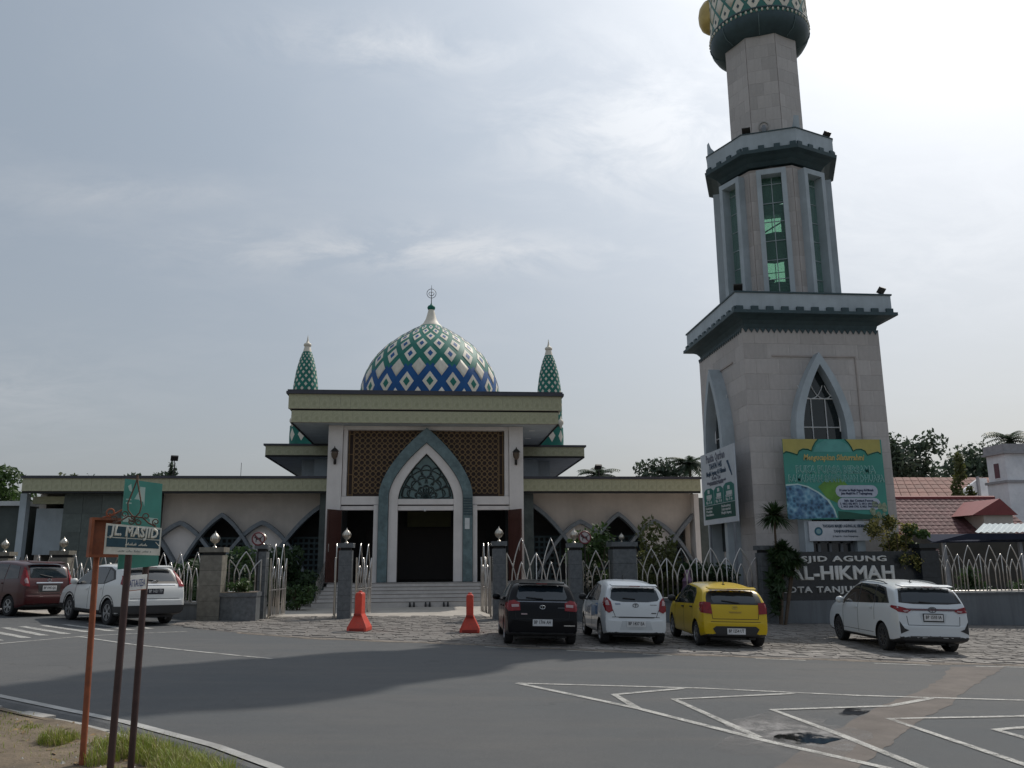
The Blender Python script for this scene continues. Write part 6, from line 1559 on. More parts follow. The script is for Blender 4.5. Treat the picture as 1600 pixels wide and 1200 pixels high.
    for tx in spec.get('side_text', []):
        s, y_, z_, size, wd, mat, sg = tx; h = bvh.ray_cast(Vector((sg*4, y_, z_+.08)), Vector((-sg, 0, 0)))[0]
        text('door_lettering', s, size, mat, t, (h.x+sg*.012, y_, z_), (0, -sg*-1*-1 if False else (1 if sg > 0 else -1), 0), (0, 0, 1), width=wd, depth=.001, bold=.004, res=1)
    # stand it on the ground
    ca, sa = math.cos(head), math.sin(head)
    fx, fy = -sa, ca
    zf, zr = ground_z(x+fx*wb/2, y+fy*wb/2), ground_z(x-fx*wb/2, y-fy*wb/2); rx, ry_ = ca, sa
    zl_, zr_ = ground_z(x-rx*W/2*.85, y-ry_*W/2*.85), ground_z(x+rx*W/2*.85, y+ry_*W/2*.85)
    t.location = (x, y, ground_z(x, y)+spec.get('lift', .02)); t.rotation_euler = (math.atan2(zf-zr, wb), -math.atan2(zr_-zl_, W*.85), head)
    t.rotation_mode = 'XYZ'
    return t

red_sticker = M('door_print_grey', (.22, .25, .32), .5)
# black hatchback
sp = dict(L=3.95, W=1.745, H=1.48, wb=2.52, tyre=.305, tumble=.21, lift=.03, paint=paint('paint_black', (.0035, .0035, .005), coat=.18, spec=.12),
    top=[(-1.97, .62), (-1.95, .86), (-1.86, .98), (-1.80, 1.03), (-1.60, 1.28), (-1.47, 1.405), (-1.2, 1.455), (-.6, 1.485), (.0, 1.48), (.35, 1.43), (1.05, 1.04), (1.2, .985), (1.6, .90), (1.85, .78), (1.95, .62)],
    belt=[(-2, .97), (-1.5, .97), (0, .92), (1.0, .90), (2, .75)], bot=[(-2, .26), (-1.6, .19), (1.6, .19), (2, .22)],
    side_glass=[[(-.12, .955), (.88, .93), (.50, 1.22), (.12, 1.375), (-.10, 1.40)], [(-1.12, .99), (-.18, .96), (-.16, 1.40), (-.85, 1.37), (-1.05, 1.25)]], side_frame=[(-1.42, 1.02), (-1.15, .975), (.95, .92), (.52, 1.24), (.12, 1.40), (-.9, 1.40), (-1.2, 1.30)],
    rear_glass=[(-.56, 1.04), (.56, 1.04), (.60, 1.10), (.53, 1.34), (.40, 1.36), (-.40, 1.36), (-.53, 1.34), (-.60, 1.10)], wind=[(-.66, 1.02), (.66, 1.02), (.52, 1.38), (-.52, 1.38)],
    gaps=[(-.15, .30, .95), (.86, .32, .92), (-1.05, .62, .98)], handles=[(-.0, .83), (-.92, .86)], rear_gaps=[(.62, .62), (.985, .60)], rear_vgaps=[(.62, .62, .64, .80)],
    rear_parts=[([(-.60, .985), (.60, .985), (.60, 1.005), (-.60, 1.005)], M('black_gloss_trim', (.16, .17, .19), .15, metal=.7), 'chrome_strip', .012), ([(-.62, .30), (.62, .30), (.58, .20), (-.58, .20)], plastic, 'bumper_insert', .012), ([(.50, .48), (.76, .48), (.76, .455), (.50, .455)], MATS['chrome_trim'], 'reflector', .01), ([(-.50, .705), (-.36, .705), (-.36, .735), (-.50, .735)], lampclear, 'tailgate_badge', .01), ([(.36, .855), (.58, .855), (.58, .872), (.36, .872)], dark_alloy, 'model_strip', .008)],
    lamp=[(.52, .80), (.80, .78), (.825, .90), (.80, 1.00), (.66, 1.03), (.53, .97)], lamp_in=[(.55, .88), (.72, .87), (.73, .93), (.56, .94)], lamp_side=[(-1.93, .80), (-1.62, .88), (-1.66, .97), (-1.93, .98)],
    plate=(.53, .46, .15), reg='BP 1706 AH', emblem=(.875, .05), wiper=(1.06, .02, -.38, .03), mirror=(.78, 1.0), antenna=(-1.0, .10), spoiler=(-1.68, 1.43, .56, .24, MATS['paint_black']))
car('black_hatchback', 'glossy black hatchback with red tail lamps parked beside the right barrier', sp, 2.58, 21.9, R(-1.5))
# white small hatchback
white_p = paint('paint_white', (.62, .64, .65))
door_pr = M('door_print', (.30, .38, .50), .5, var=.25, scale=6)
sp = dict(L=3.60, W=1.60, H=1.52, wb=2.455, tyre=.285, tumble=.22, lift=.03, paint=white_p,
    top=[(-1.80, .60), (-1.785, .84), (-1.75, 1.0), (-1.68, 1.08), (-1.58, 1.27), (-1.50, 1.365), (-1.2, 1.435), (-.6, 1.505), (.0, 1.535), (.42, 1.43), (1.12, 1.04), (1.25, .98), (1.5, .90), (1.7, .76), (1.78, .60)],
    belt=[(-1.9, 1.02), (-1.2, 1.0), (0, .95), (1.0, .92), (1.8, .75)], bot=[(-1.9, .27), (-1.5, .20), (1.5, .20), (1.8, .24)],
    side_glass=[[(-.10, .97), (.92, .95), (.55, 1.25), (.18, 1.40), (-.08, 1.425)], [(-.95, 1.01), (-.16, .98), (-.14, 1.41), (-.66, 1.36), (-.90, 1.22)]],
    rear_glass=[(-.55, 1.04), (-.30, 1.01), (.30, 1.01), (.55, 1.04), (.60, 1.09), (.54, 1.34), (-.54, 1.34), (-.60, 1.09)], wind=[(-.62, 1.03), (.62, 1.03), (.50, 1.40), (-.50, 1.40)],
    gaps=[(-.13, .30, .96), (.84, .32, .94), (-.90, .62, 1.0)], handles=[(.02, .86), (-.82, .89)], rear_gaps=[(.655, .58)], rear_vgaps=[(.50, .66, .56, .82)],
    rear_parts=[([(-.42, .640), (.44, .640), (.46, .665), (-.40, .665)], plastic, 'tailgate_lip', .012), ([(-.34, .57), (.34, .57), (.40, .36), (-.40, .36)], M('white_recess_shade', (.50, .52, .53), .4), 'plate_recess', .004), ([(-.64, .30), (.64, .30), (.60, .21), (-.60, .21)], plastic, 'bumper_insert', .01), ([(-.50, .945), (-.37, .945), (-.37, .975), (-.50, .975)], MATS['door_print_grey'], 'tailgate_badge', .008), ([(.36, .94), (.52, .94), (.52, .95), (.36, .95)], dark_alloy, 'model_strip', .008), ([(.38, .74), (.50, .74), (.50, .76), (.38, .76)], plastic, 'variant_badge', .008)],  # shade of the plate recess painted as a greyer white patch
    lamp=[(.56, .80), (.66, .75), (.74, .80), (.775, .95), (.77, 1.10), (.70, 1.12), (.60, 1.02)], lamp_in=[(.64, .93), (.73, .93), (.74, 1.04), (.67, 1.05)], lamp_side=[(-1.76, .84), (-1.58, .98), (-1.54, 1.10), (-1.72, 1.10)],
    plate=(.50, .46, .14), reg='BP 1437 EA', emblem=(.93, .055), emblem_mat=dark_alloy, wiper=(1.075, .0, -.3, .02), mirror=(.80, 1.03), mirror_mat=plastic, antenna=(-.2, .12), spoiler=(-1.66, 1.405, .58, .20, white_p),
    side_decals=[([(-.62, .62), (-.10, .60), (-.10, .86), (-.62, .88)], door_pr, 'door_print', -1), ([(-1.02, .66), (-.66, .64), (-.66, .92), (-.98, .94)], M('door_print_blue', (.10, .20, .36), .5, var=.3, scale=9), 'door_print', -1)], side_text=[('LACE', .42, .64, .26, .62, MATS['door_print_grey'], -1)])
car('white_hatchback', 'small white hatchback with printed door parked between the black and yellow hatchbacks', sp, 4.88, 22.19, R(-.9))
# yellow hatchback
yel = paint('paint_yellow', (.54, .37, .004), coat=.35, spec=.3)
sp = dict(L=3.76, W=1.665, H=1.51, wb=2.525, tyre=.29, tumble=.21, lift=.03, paint=yel, handle_mat=plastic,
    top=[(-1.88, .60), (-1.865, .84), (-1.82, 1.0), (-1.76, 1.08), (-1.62, 1.26), (-1.52, 1.345), (-1.2, 1.42), (-.6, 1.49), (.05, 1.52), (.42, 1.43), (1.15, 1.05), (1.3, .99), (1.6, .91), (1.8, .77), (1.87, .60)],
    belt=[(-1.9, 1.03), (-1.2, 1.0), (0, .95), (1.0, .92), (1.9, .75)], bot=[(-1.9, .27), (-1.5, .19), (1.5, .19), (1.9, .23)],
    side_glass=[[(-.10, .965), (.94, .94), (.57, 1.25), (.18, 1.40), (-.08, 1.42)], [(-1.05, 1.0), (-.16, .97), (-.14, 1.41), (-.80, 1.34), (-1.0, 1.22)]], side_frame=[(-1.10, .985), (1.0, .925), (.60, 1.27), (.18, 1.425), (-.85, 1.36), (-1.06, 1.24)],
    rear_surround=[(-.68, 1.0), (.68, 1.0), (.66, 1.16), (.58, 1.335), (-.58, 1.335), (-.66, 1.16)], rear_glass=[(-.50, 1.03), (.50, 1.03), (.54, 1.12), (.48, 1.29), (-.48, 1.29), (-.54, 1.12)], wind=[(-.64, 1.04), (.64, 1.04), (.52, 1.40), (-.52, 1.40)],
    gaps=[(-.13, .30, .96), (.86, .32, .94), (-1.0, .62, 1.0)], handles=[(.0, .87), (-.88, .90)], rear_gaps=[(.665, .54), (.60, .60)], rear_vgaps=[(.55, .66, .57, .80)],
    rear_parts=[([(-.56, .44), (-.48, .50), (.48, .50), (.56, .44), (.46, .28), (-.46, .28)], plastic, 'bumper_insert', .012), ([(-.16, .84), (.16, .84), (.14, .80), (-.14, .80)], M('yellow_shadow_recess', (.33, .22, .01), .4), 'tailgate_recess', .006)],  # shade in the tailgate hollow painted as a darker yellow patch
    lamp=[(.56, .78), (.80, .80), (.825, .98), (.79, 1.07), (.58, 1.04)], lamp_side=[(-1.84, .82), (-1.62, .96), (-1.60, 1.04), (-1.82, 1.06)],
    plate=(.385, .44, .14), reg='BP 1254 UT', emblem=(.93, .045), emblem_mat=M('badge_gold', (.40, .32, .12), .3, metal=.6), wiper=(1.04, .12, -.30, .05), mirror=(.80, 1.04), mirror_mat=plastic, antenna=(-.9, .06), spoiler=(-1.70, 1.385, .60, .22, yel))
car('yellow_hatchback', 'bright yellow hatchback parked right of the white hatchback', sp, 7.30, 21.95, R(-3.0))
# white people carrier on the right
pearl = paint('paint_pearl_white', (.60, .63, .65))
sp = dict(L=4.475, W=1.75, H=1.68, wb=2.75, tyre=.325, tumble=.20, lift=.02, paint=pearl, wheel='ten', clad=.10, cladarch=False, rails=(-1.3, .5), rail_mat=MATS['alloy_wheel'],
    top=[(-2.23, .66), (-2.22, .92), (-2.18, 1.06), (-2.12, 1.16), (-1.98, 1.41), (-1.88, 1.515), (-1.5, 1.585), (-.8, 1.655), (.0, 1.69), (.4, 1.62), (1.15, 1.18), (1.35, 1.10), (1.75, 1.02), (2.08, .86), (2.22, .66)],
    belt=[(-2.3, 1.10), (-1.4, 1.09), (0, 1.03), (1.0, 1.0), (2.3, .86)], bot=[(-2.3, .30), (-1.9, .21), (1.9, .21), (2.3, .26)],
    side_glass=[[(.02, 1.07), (1.05, 1.05), (.68, 1.33), (.22, 1.53), (.04, 1.56)], [(-.92, 1.10), (-.04, 1.075), (-.02, 1.56), (-.90, 1.555)], [(-1.72, 1.15), (-.98, 1.105), (-.96, 1.52), (-1.38, 1.46)]], side_frame=[(-1.80, 1.13), (1.12, 1.035), (.70, 1.35), (.22, 1.57), (-.95, 1.55), (-1.44, 1.49)],
    rear_surround=[(-.74, 1.16), (-.4, 1.13), (.4, 1.13), (.74, 1.16), (.66, 1.42), (.62, 1.50), (-.62, 1.50), (-.66, 1.42)], rear_glass=[(-.66, 1.17), (.66, 1.17), (.60, 1.455), (-.60, 1.455)], wind=[(-.68, 1.16), (.68, 1.16), (.54, 1.58), (-.54, 1.58)],
    gaps=[(.0, .34, 1.06), (.98, .36, 1.04), (-1.0, .70, 1.10)], hgaps=[(-.9, 1.0, .40)], handles=[(.14, .96), (-.80, .99)], rear_gaps=[(.655, .60)], rear_vgaps=[(.60, .66, .62, .86)],
    rear_parts=[([(-.82, 1.045), (-.6, .985), (.6, .985), (.82, 1.045), (.6, 1.03), (-.6, 1.03)], M('lamp_bar', (.07, .006, .012), .15, coat=1.0), 'lamp_bar', .014), ([(-.80, .74), (-.70, .58), (-.60, .54), (-.79, .46)], plastic, 'corner_vent', .010), ([(.79, .46), (.60, .54), (.70, .58), (.80, .74)], plastic, 'corner_vent', .010), ([(-.58, .41), (.58, .41), (.58, .385), (-.58, .385)], dark_alloy, 'skid_line', .014), ([(-.74, .36), (.74, .36), (.70, .26), (-.70, .26)], plastic, 'bumper_insert', .012), ([(-.33, .93), (.33, .93), (.26, .70), (-.26, .70)], M('pearl_recess_shade', (.52, .55, .57), .35), 'plate_recess', .003)],  # plate recess shade put into a dimmer copy of the pearl paint
    lamp=[(.50, .99), (.60, .93), (.80, .95), (.845, 1.03), (.83, 1.09), (.62, 1.04)], lamp_in=[(.56, .965), (.66, .95), (.70, .985), (.58, .995)], lamp_side=[(-2.18, .98), (-1.88, 1.06), (-1.95, 1.09), (-2.18, 1.08)],
    plate=(.83, .44, .14), plate_frame=True, reg='BP 1503 IA', emblem=(1.005, .075), emblem_mat=dark_alloy, wiper=(1.165, .0, -.26, .02), mirror=(.92, 1.10), antenna=(-1.15, .05), spoiler=(-2.02, 1.555, .64, .24, pearl))
car('white_people_carrier', 'pearl white people carrier with dark wheels parked before the black name wall', sp, 11.84, 21.4, R(-5.2))
# white SUV on the left
suvw = paint('paint_suv_white', (.66, .66, .64))
sp = dict(L=4.545, W=1.82, H=1.66, wb=2.62, tyre=.345, tumble=.20, lift=.0, paint=suvw, clad=.09, arch_trim=.075, sill=(.38, .30),
    top=[(-2.24, .72), (-2.22, .98), (-2.14, 1.12), (-2.06, 1.19), (-1.84, 1.46), (-1.68, 1.575), (-1.3, 1.63), (-.5, 1.66), (.1, 1.65), (.45, 1.58), (1.12, 1.14), (1.3, 1.07), (1.75, 1.0), (2.1, .86), (2.25, .68)],
    belt=[(-2.3, 1.15), (-1.3, 1.13), (0, 1.04), (1.0, 1.0), (2.3, .86)], bot=[(-2.3, .34), (-1.9, .24), (1.9, .24), (2.3, .28)],
    side_glass=[[(.04, 1.07), (1.0, 1.04), (.66, 1.32), (.25, 1.52), (.06, 1.55)], [(-.88, 1.12), (-.02, 1.075), (0, 1.55), (-.86, 1.52)], [(-1.42, 1.24), (-.95, 1.13), (-.93, 1.51), (-1.2, 1.44)]], side_frame=[(-1.55, 1.24), (-.95, 1.10), (1.08, 1.02), (.70, 1.34), (.25, 1.55), (-.9, 1.56), (-1.3, 1.47)],
    rear_surround=[(-.66, 1.13), (.66, 1.13), (.70, 1.2), (.58, 1.50), (-.58, 1.50), (-.70, 1.2)], rear_glass=[(-.62, 1.20), (.62, 1.20), (.56, 1.47), (-.56, 1.47)], wind=[(-.70, 1.12), (.70, 1.12), (.56, 1.57), (-.56, 1.57)],
    gaps=[(.0, .40, 1.06), (.95, .42, 1.03), (-.95, .75, 1.12)], handles=[(.16, .93), (-.74, .97)], rear_gaps=[(.74, .70)],
    rear_parts=[([(-.60, 1.10), (.60, 1.10), (.62, 1.135), (-.62, 1.135)], chrome, 'chrome_strip', .016), ([(-.84, .56), (.84, .56), (.80, .34), (-.80, .34)], plastic, 'bumper_insert', .014)],
    lamp=[(.68, 1.06), (.84, 1.06), (.86, 1.2), (.78, 1.42), (.68, 1.52), (.66, 1.46), (.74, 1.22)], lamp_side=[(-2.16, 1.08), (-1.95, 1.12), (-1.92, 1.2), (-1.85, 1.44), (-2.02, 1.32)],
    plate=(.93, .46, .15), plate_mat=plate_k, plate_ink=plate_inkw, reg='BP 1621 TY', emblem=(1.165, .06), wiper=(1.215, .12, -.32, .05), mirror=(.85, 1.12), antenna=(-1.0, .06), spoiler=(-1.86, 1.61, .62, .24, suvw))
car('white_suv', 'white SUV with black lower cladding parked behind the street signs', sp, -9.2, 26.2, R(43))
# dark red people carrier at the left edge
redp = paint('paint_dark_red', (.055, .009, .010), coat=.4, spec=.3)
sp = dict(L=4.19, W=1.66, H=1.68, wb=2.655, tyre=.31, tumble=.19, lift=.0, paint=redp, clad=.06,
    top=[(-2.08, .64), (-2.07, .90), (-2.03, 1.06), (-1.98, 1.16), (-1.82, 1.46), (-1.74, 1.58), (-1.3, 1.645), (-.6, 1.68), (.1, 1.66), (.5, 1.58), (1.15, 1.16), (1.35, 1.09), (1.7, 1.0), (1.95, .84), (2.06, .62)],
    belt=[(-2.1, 1.09), (-1.2, 1.08), (0, 1.03), (1.0, 1.0), (2.1, .84)], bot=[(-2.1, .30), (-1.8, .21), (1.8, .21), (2.1, .26)],
    side_glass=[[(.02, 1.06), (1.05, 1.04), (.7, 1.32), (.25, 1.52), (.04, 1.55)], [(-.92, 1.09), (-.04, 1.065), (-.02, 1.55), (-.9, 1.55)], [(-1.66, 1.13), (-.98, 1.10), (-.96, 1.54), (-1.52, 1.50)]],
    rear_glass=[(-.56, 1.16), (.56, 1.16), (.58, 1.2), (.53, 1.52), (-.53, 1.52), (-.58, 1.2)], wind=[(-.64, 1.14), (.64, 1.14), (.52, 1.57), (-.52, 1.57)],
    gaps=[(.0, .34, 1.06), (.98, .36, 1.04), (-.96, .70, 1.08)], handles=[(.14, .94), (-.80, .97)], rear_gaps=[(.68, .60)],
    rear_parts=[([(-.42, .995), (.42, .995), (.42, 1.03), (-.42, 1.03)], chrome, 'chrome_strip', .014), ([(-.36, .96), (.36, .96), (.33, .74), (-.33, .74)], plastic, 'plate_recess', .006), ([(-.70, .40), (.70, .40), (.70, .385), (-.70, .385)], chrome, 'bumper_strip', .010)],
    lamp=[(.62, .90), (.78, .92), (.79, 1.2), (.73, 1.50), (.66, 1.50), (.68, 1.2)], lamp_in=[(.66, 1.0), (.76, 1.0), (.765, 1.16), (.69, 1.16)], lamp_side=[(-2.03, .92), (-1.85, 1.0), (-1.82, 1.2), (-1.74, 1.48), (-1.88, 1.42)],
    plate=(.85, .44, .15), reg='BP 1905 QA', emblem=(1.085, .05), wiper=(1.175, .1, -.28, .08), mirror=(.88, 1.10), antenna=(-.2, .10), spoiler=(-1.86, 1.635, .55, .24, redp))
car('dark_red_people_carrier', 'dark red people carrier cut off by the left edge behind the white SUV', sp, -13.55, 29.0, R(54))
# ------------------------------------------------------------------ vegetation
def leaf_mat(name, col, col2, scale=1.5, trans=.35):
    m = bpy.data.materials.new(name); m.use_nodes = True; t = m.node_tree; b = t.nodes['Principled BSDF']; out = t.nodes['Material Output']
    c_ = t.nodes.new('ShaderNodeTexCoord'); nz = t.nodes.new('ShaderNodeTexNoise'); t.links.new(c_.outputs['Object'], nz.inputs['Vector']); nz.inputs['Scale'].default_value = scale; nz.inputs['Detail'].default_value = 6; nz.inputs['Roughness'].default_value = .7
    c = ramp(nz.outputs['Fac'], [(.32, col), (.68, col2)], t); t.links.new(c, b.inputs['Base Color']); b.inputs['Roughness'].default_value = .55
    tl = t.nodes.new('ShaderNodeBsdfTranslucent'); t.links.new(c, tl.inputs[0]); mx = t.nodes.new('ShaderNodeMixShader'); mx.inputs[0].default_value = trans
    t.links.new(b.outputs[0], mx.inputs[1]); t.links.new(tl.outputs[0], mx.inputs[2]); t.links.new(mx.outputs[0], out.inputs['Surface']); MATS[name] = m; return m
lf_dark = leaf_mat('leaf_dark', (.018, .040, .014), (.045, .085, .028)); lf_mid = leaf_mat('leaf_mid', (.030, .065, .018), (.075, .125, .035)); lf_olive = leaf_mat('leaf_olive', (.055, .075, .02), (.13, .14, .045))
lf_yel = leaf_mat('leaf_yellow', (.16, .15, .03), (.42, .36, .12), 6); lf_hazed = leaf_mat('leaf_far_hazed', (.034, .056, .036), (.075, .105, .066)); grass_g = leaf_mat('grass_green', (.13, .19, .025), (.32, .35, .065), 5); grass_d = leaf_mat('grass_dry', (.26, .22, .09), (.42, .36, .18), 5)  # far leaves are lightened: distance haze put into the leaf colour
flower_w = M('flower_cream', (.55, .48, .38), .7, var=.2); bark_m = M('bark', (.09, .065, .045), .9, var=.3, scale=6)
def leaves(mb, blobs, n, size, rr, flat=0.0, surf=.5, elong=1.6):
    vol = [a*b*c for (_, _, _, a, b, c) in blobs]; tot = sum(vol)
    for _ in range(n):
        q = rr.random()*tot; i = 0
        while q > vol[i] and i < len(blobs)-1: q -= vol[i]; i += 1
        x, y, z, a, b, c = blobs[i]
        d_ = Vector((rr.gauss(0, 1), rr.gauss(0, 1), rr.gauss(0, 1))).normalized()*(rr.random()**surf)
        p = Vector((x+d_.x*a, y+d_.y*b, z+d_.z*c)); nrm = Vector((rr.gauss(0, 1), rr.gauss(0, 1), rr.gauss(0, 1)+flat)).normalized()
        u = nrm.orthogonal().normalized(); w = nrm.cross(u); an = rr.random()*6.28; u2 = u*math.cos(an)+w*math.sin(an); w2 = nrm.cross(u2); s = size*rr.uniform(.45, 1.5)
        b0 = len(mb.v); mb.v += [p-u2*s*elong*.5, p+w2*s*.42+nrm*s*.06, p+u2*s*elong*.5, p-w2*s*.42+nrm*s*.06]; mb.f.append((b0, b0+1, b0+2, b0+3))
def clumps(cx_, cy_, cz, rx, ry, rz_, n, rr, k=.38):
    out = []
    for _ in range(n):
        d_ = Vector((rr.gauss(0, 1), rr.gauss(0, 1), rr.gauss(0, 1))).normalized()*rr.uniform(.45, .95)
        s = rr.uniform(.6, 1.2)*k; out.append((cx_+d_.x*rx, cy_+d_.y*ry, cz+d_.z*rz_, rx*s, ry*s, rz_*s*.8))
    return out
def tree(name, x, y, z, h, crown, label, mat, n, size, seed, group='trees behind the buildings', nb=14, tr=.28, k=.38):
    rr = random.Random(seed); t = thing(name, (x, y, z), label, 'tree', group); rx, ry, rz_, cz = crown
    bl = clumps(x, y, z+cz, rx, ry, rz_, nb, rr, k); m_ = MB(); leaves(m_, bl, n, size, rr)
    m_.build('crown', mat, t)
    tk = MB(); tk.tube([(x, y, z-.3), (x+.1, y, z+cz*.5), (x-.05, y, z+cz)], tr, 8, True, tr*.45)
    for (bx, by, bz, a, b, c) in bl[:6]: tk.tube([(x, y, z+cz*.55), ((x+bx)/2, (y+by)/2, (z+cz*.55+bz)/2+.2), (bx, by, bz)], tr*.4, 5, True, .03)
    tk.build('trunk', bark_m, t); return t
def palm(name, x, y, z, h, label, mat, nf, fl, seed, group='trees behind the buildings', cat='palm'):
    rr = random.Random(seed); t = thing(name, (x, y, z), label, cat, group)
    MB().tube([(x, y, z-.3), (x+.1, y, z+h*.5), (x, y, z+h)], .18, 8, True, .12).build('trunk', bark_m, t)
    m_ = MB()
    for i in range(nf):
        a = 2*PI*i/nf+rr.uniform(-.2, .2); el = rr.uniform(-.1, 1.2); L = fl*rr.uniform(.8, 1.1); pts = []
        for k in range(8):
            s = k/7; pts.append(Vector((x+math.cos(a)*L*s*math.cos(el*(1-s*.8)), y+math.sin(a)*L*s*math.cos(el*(1-s*.8)), z+h+L*(math.sin(el)*s-.62*s*s))))
        sd = Vector((-math.sin(a), math.cos(a), 0))
        for k in range(7):
            p, q = pts[k], pts[k+1]; dd = q-p
            for sg in (-1, 1):
                for j in (0, .5):
                    o = p+dd*j; ln = fl*.28*(1-abs(k/7-.4))*rr.uniform(.8, 1.1); tip = o+sd*sg*ln+dd*.7+Vector((0, 0, -ln*.45)); b0 = len(m_.v)
                    m_.v += [o, o+dd*.55, tip]; m_.f.append((b0, b0+1, b0+2))
    m_.build('fronds', mat, t); return t
tree('dense_tree', 42.6, 71, 0, 13, (3.6, 4, 4.2, 8.7), 'dense dark tree rising right behind the minaret', lf_hazed, 7500, .28, 11, nb=20, k=.5)
tree('low_tree', 46.6, 74, 0, 9, (2.6, 2.5, 2.2, 6.6), 'low light tree between the two big trees at right', lf_hazed, 2600, .24, 12, nb=12, k=.5)
tree('spreading_tree', 56.0, 77, 0, 13.5, (6.6, 5, 4.6, 8.9), 'wide spreading dark tree behind the white tower', lf_hazed, 9500, .30, 13, nb=26, k=.46)
palm('palm_tree', 57.5, 78, 0, 13.3, 'feathery palm at the right edge above the white tower', lf_hazed, 22, 2.6, 14)
tree('columnar_tree', 37.9, 57, 0, 9.4, (.75, .75, 3.2, 6.2), 'slim yellow green columnar tree before the spreading tree', lf_olive, 1500, .20, 15, nb=9, k=.45)
tree('hill_tree', -35.5, 70, 0, 10, (4.6, 4, 2.8, 6.4), 'rounded green tree at the left edge above the annex', lf_mid, 6500, .28, 16, nb=22, k=.5)
tree('conifer_tree', -28.8, 70, 0, 9.9, (1.2, 1.2, 2.6, 7.2), 'broad brownish conifer above the left wing roof', lf_olive, 2200, .2, 17, nb=12, k=.5)
tree('slim_conifer', -27.5, 70, 0, 9.9, (.45, .45, 2.8, 7.1), 'slim dark conifer beside the broad brownish conifer', lf_hazed, 900, .18, 18, nb=7, k=.5)
tree('slim_conifer', -21.3, 70, 0, 10.9, (.50, .5, 3.1, 7.7), 'slim dark conifer left of the leaning floodlight pole', lf_hazed, 1100, .18, 19, nb=8, k=.5)
tree('bushy_tree', -23.6, 71, 0, 9.2, (2.3, 2, 1.6, 7.7), 'low bushy tree top above the left wing roof', lf_hazed, 3000, .22, 20, nb=14, k=.5)
tree('round_tree', 19.3, 70, 0, 10.1, (2.2, 2, 2.0, 8.0), 'round dark green tree above the right wing roof', lf_hazed, 4200, .22, 21, nb=18, k=.55)
palm('palm_tree', 21.9, 70, 0, 9.9, 'bushy palm right of the round tree above the roof', lf_hazed, 46, 2.0, 22); palm('palm_tree', 14.3, 72, 0, 9.1, 'low palm top behind the right roof floodlight', lf_hazed, 30, 2.0, 23)
# shrubs behind the fence
def shrub(name, x, y, z, r, h, label, mat, n, size, seed, group='shrubs behind the fence', flowers=None):
    rr = random.Random(seed); t = thing(name, (x, y, z), label, 'shrub', group); m_ = MB(); leaves(m_, clumps(x, y, z+h*.50, r, r, h*.50, 20, rr, .48), int(n*1.4), size, rr); m_.build('foliage', mat, t)
    st = MB()
    for i in range(5):
        a = rr.random()*6.28; st.tube([(x, y, z-.1), (x+.3*r*math.cos(a), y+.3*r*math.sin(a), z+h*.4), (x+.7*r*math.cos(a), y+.7*r*math.sin(a), z+h*.8)], .03, 5, True, .01)
    st.build('stems', bark_m, t)
    if flowers:
        f = MB(); leaves(f, clumps(x, y-.1, z+h*.62, r*.95, r*.95, h*.42, 7, rr, .35), flowers, size*.8, rr, elong=1.1); f.build('blossoms', flower_w, t)
    return t
shrub('pointed_shrub', 5.75, 30.3, .05, .95, 3.0, 'tall green shrub beside the round prohibition sign at right', lf_mid, 2200, .11, 31)
shrub('pointed_shrub', 7.9, 30.4, .05, .90, 3.15, 'tall pointed shrub right of the wide granite pillar', lf_olive, 2000, .11, 32)
shrub('flowering_shrub', 5.5, 29.2, .05, .62, 2.0, 'cream flowering shrub beside the pillar behind the white hatchback', lf_dark, 1100, .09, 33, flowers=330)
shrub('dark_hedge', 10.1, 30.6, 0, 1.1, 1.9, 'dark bush at the foot of the minaret behind the fence', lf_dark, 1800, .12, 34)
shrub('dark_hedge', 8.9, 30.9, 0, .9, 1.8, 'dark bush behind the fence left of the minaret foot', lf_dark, 1300, .12, 44)
shrub('dark_hedge', -6.9, 30.6, .05, 1.2, 2.2, 'dark bush behind the planter at the mosque wing', lf_dark, 2000, .12, 35)
shrub('dark_hedge', -9.4, 32.6, .05, 1.3, 2.2, 'dark bush behind the fence above the white SUV', lf_dark, 1800, .13, 45)
shrub('green_shrub', -5.3, 34.6, .05, .6, 1.0, 'low green shrub inside the small gate left of the stairs', lf_mid, 900, .09, 36)
shrub('dark_hedge', -6.6, 37.5, .05, 1.5, 2.6, 'tall dark bush before the dark arch left of the stairs', lf_dark, 3000, .13, 46)
shrub('planter_plant', -5.95, 27.25, 1.01, .34, .45, 'small leafy plant growing in the grey planter', lf_mid, 420, .06, 37, None)
# yellow blossoming shrub over the end of the name wall
rr = random.Random(40); t = thing('blossoming_shrub', (16.4, 28.9, 0), 'yellow blossoming shrub spilling over the right end of the name wall', 'shrub'); m_ = MB(); bl = clumps(16.35, 28.75, 2.65, .85, .65, .85, 9, rr, .40)+clumps(16.55, 28.15, 1.75, .42, .16, .62, 6, rr, .45)
leaves(m_, bl, 1300, .085, rr); m_.build('foliage', lf_olive, t); f = MB(); leaves(f, [(x, y-.06, z, a*1.15, b, c*1.15) for x, y, z, a, b, c in bl]+clumps(15.7, 28.7, 3.0, .5, .4, .55, 5, rr, .5), 1700, .065, rr, elong=1.1); f.build('blossoms', lf_yel, t)
f = MB(); leaves(f, clumps(17.05, 28.9, 2.75, .55, .4, .45, 4, rr, .5), 500, .09, rr); f.build('leafy_branch', lf_mid, t)
st = MB(); [st.tube([(16.4+.15*i, 28.85, -.2), (16.2+.25*i, 28.8, 1.6), (16.0+.35*i, 28.6, 2.7)], .035, 5, True, .012) for i in range(4)]; st.build('stems', bark_m, t)
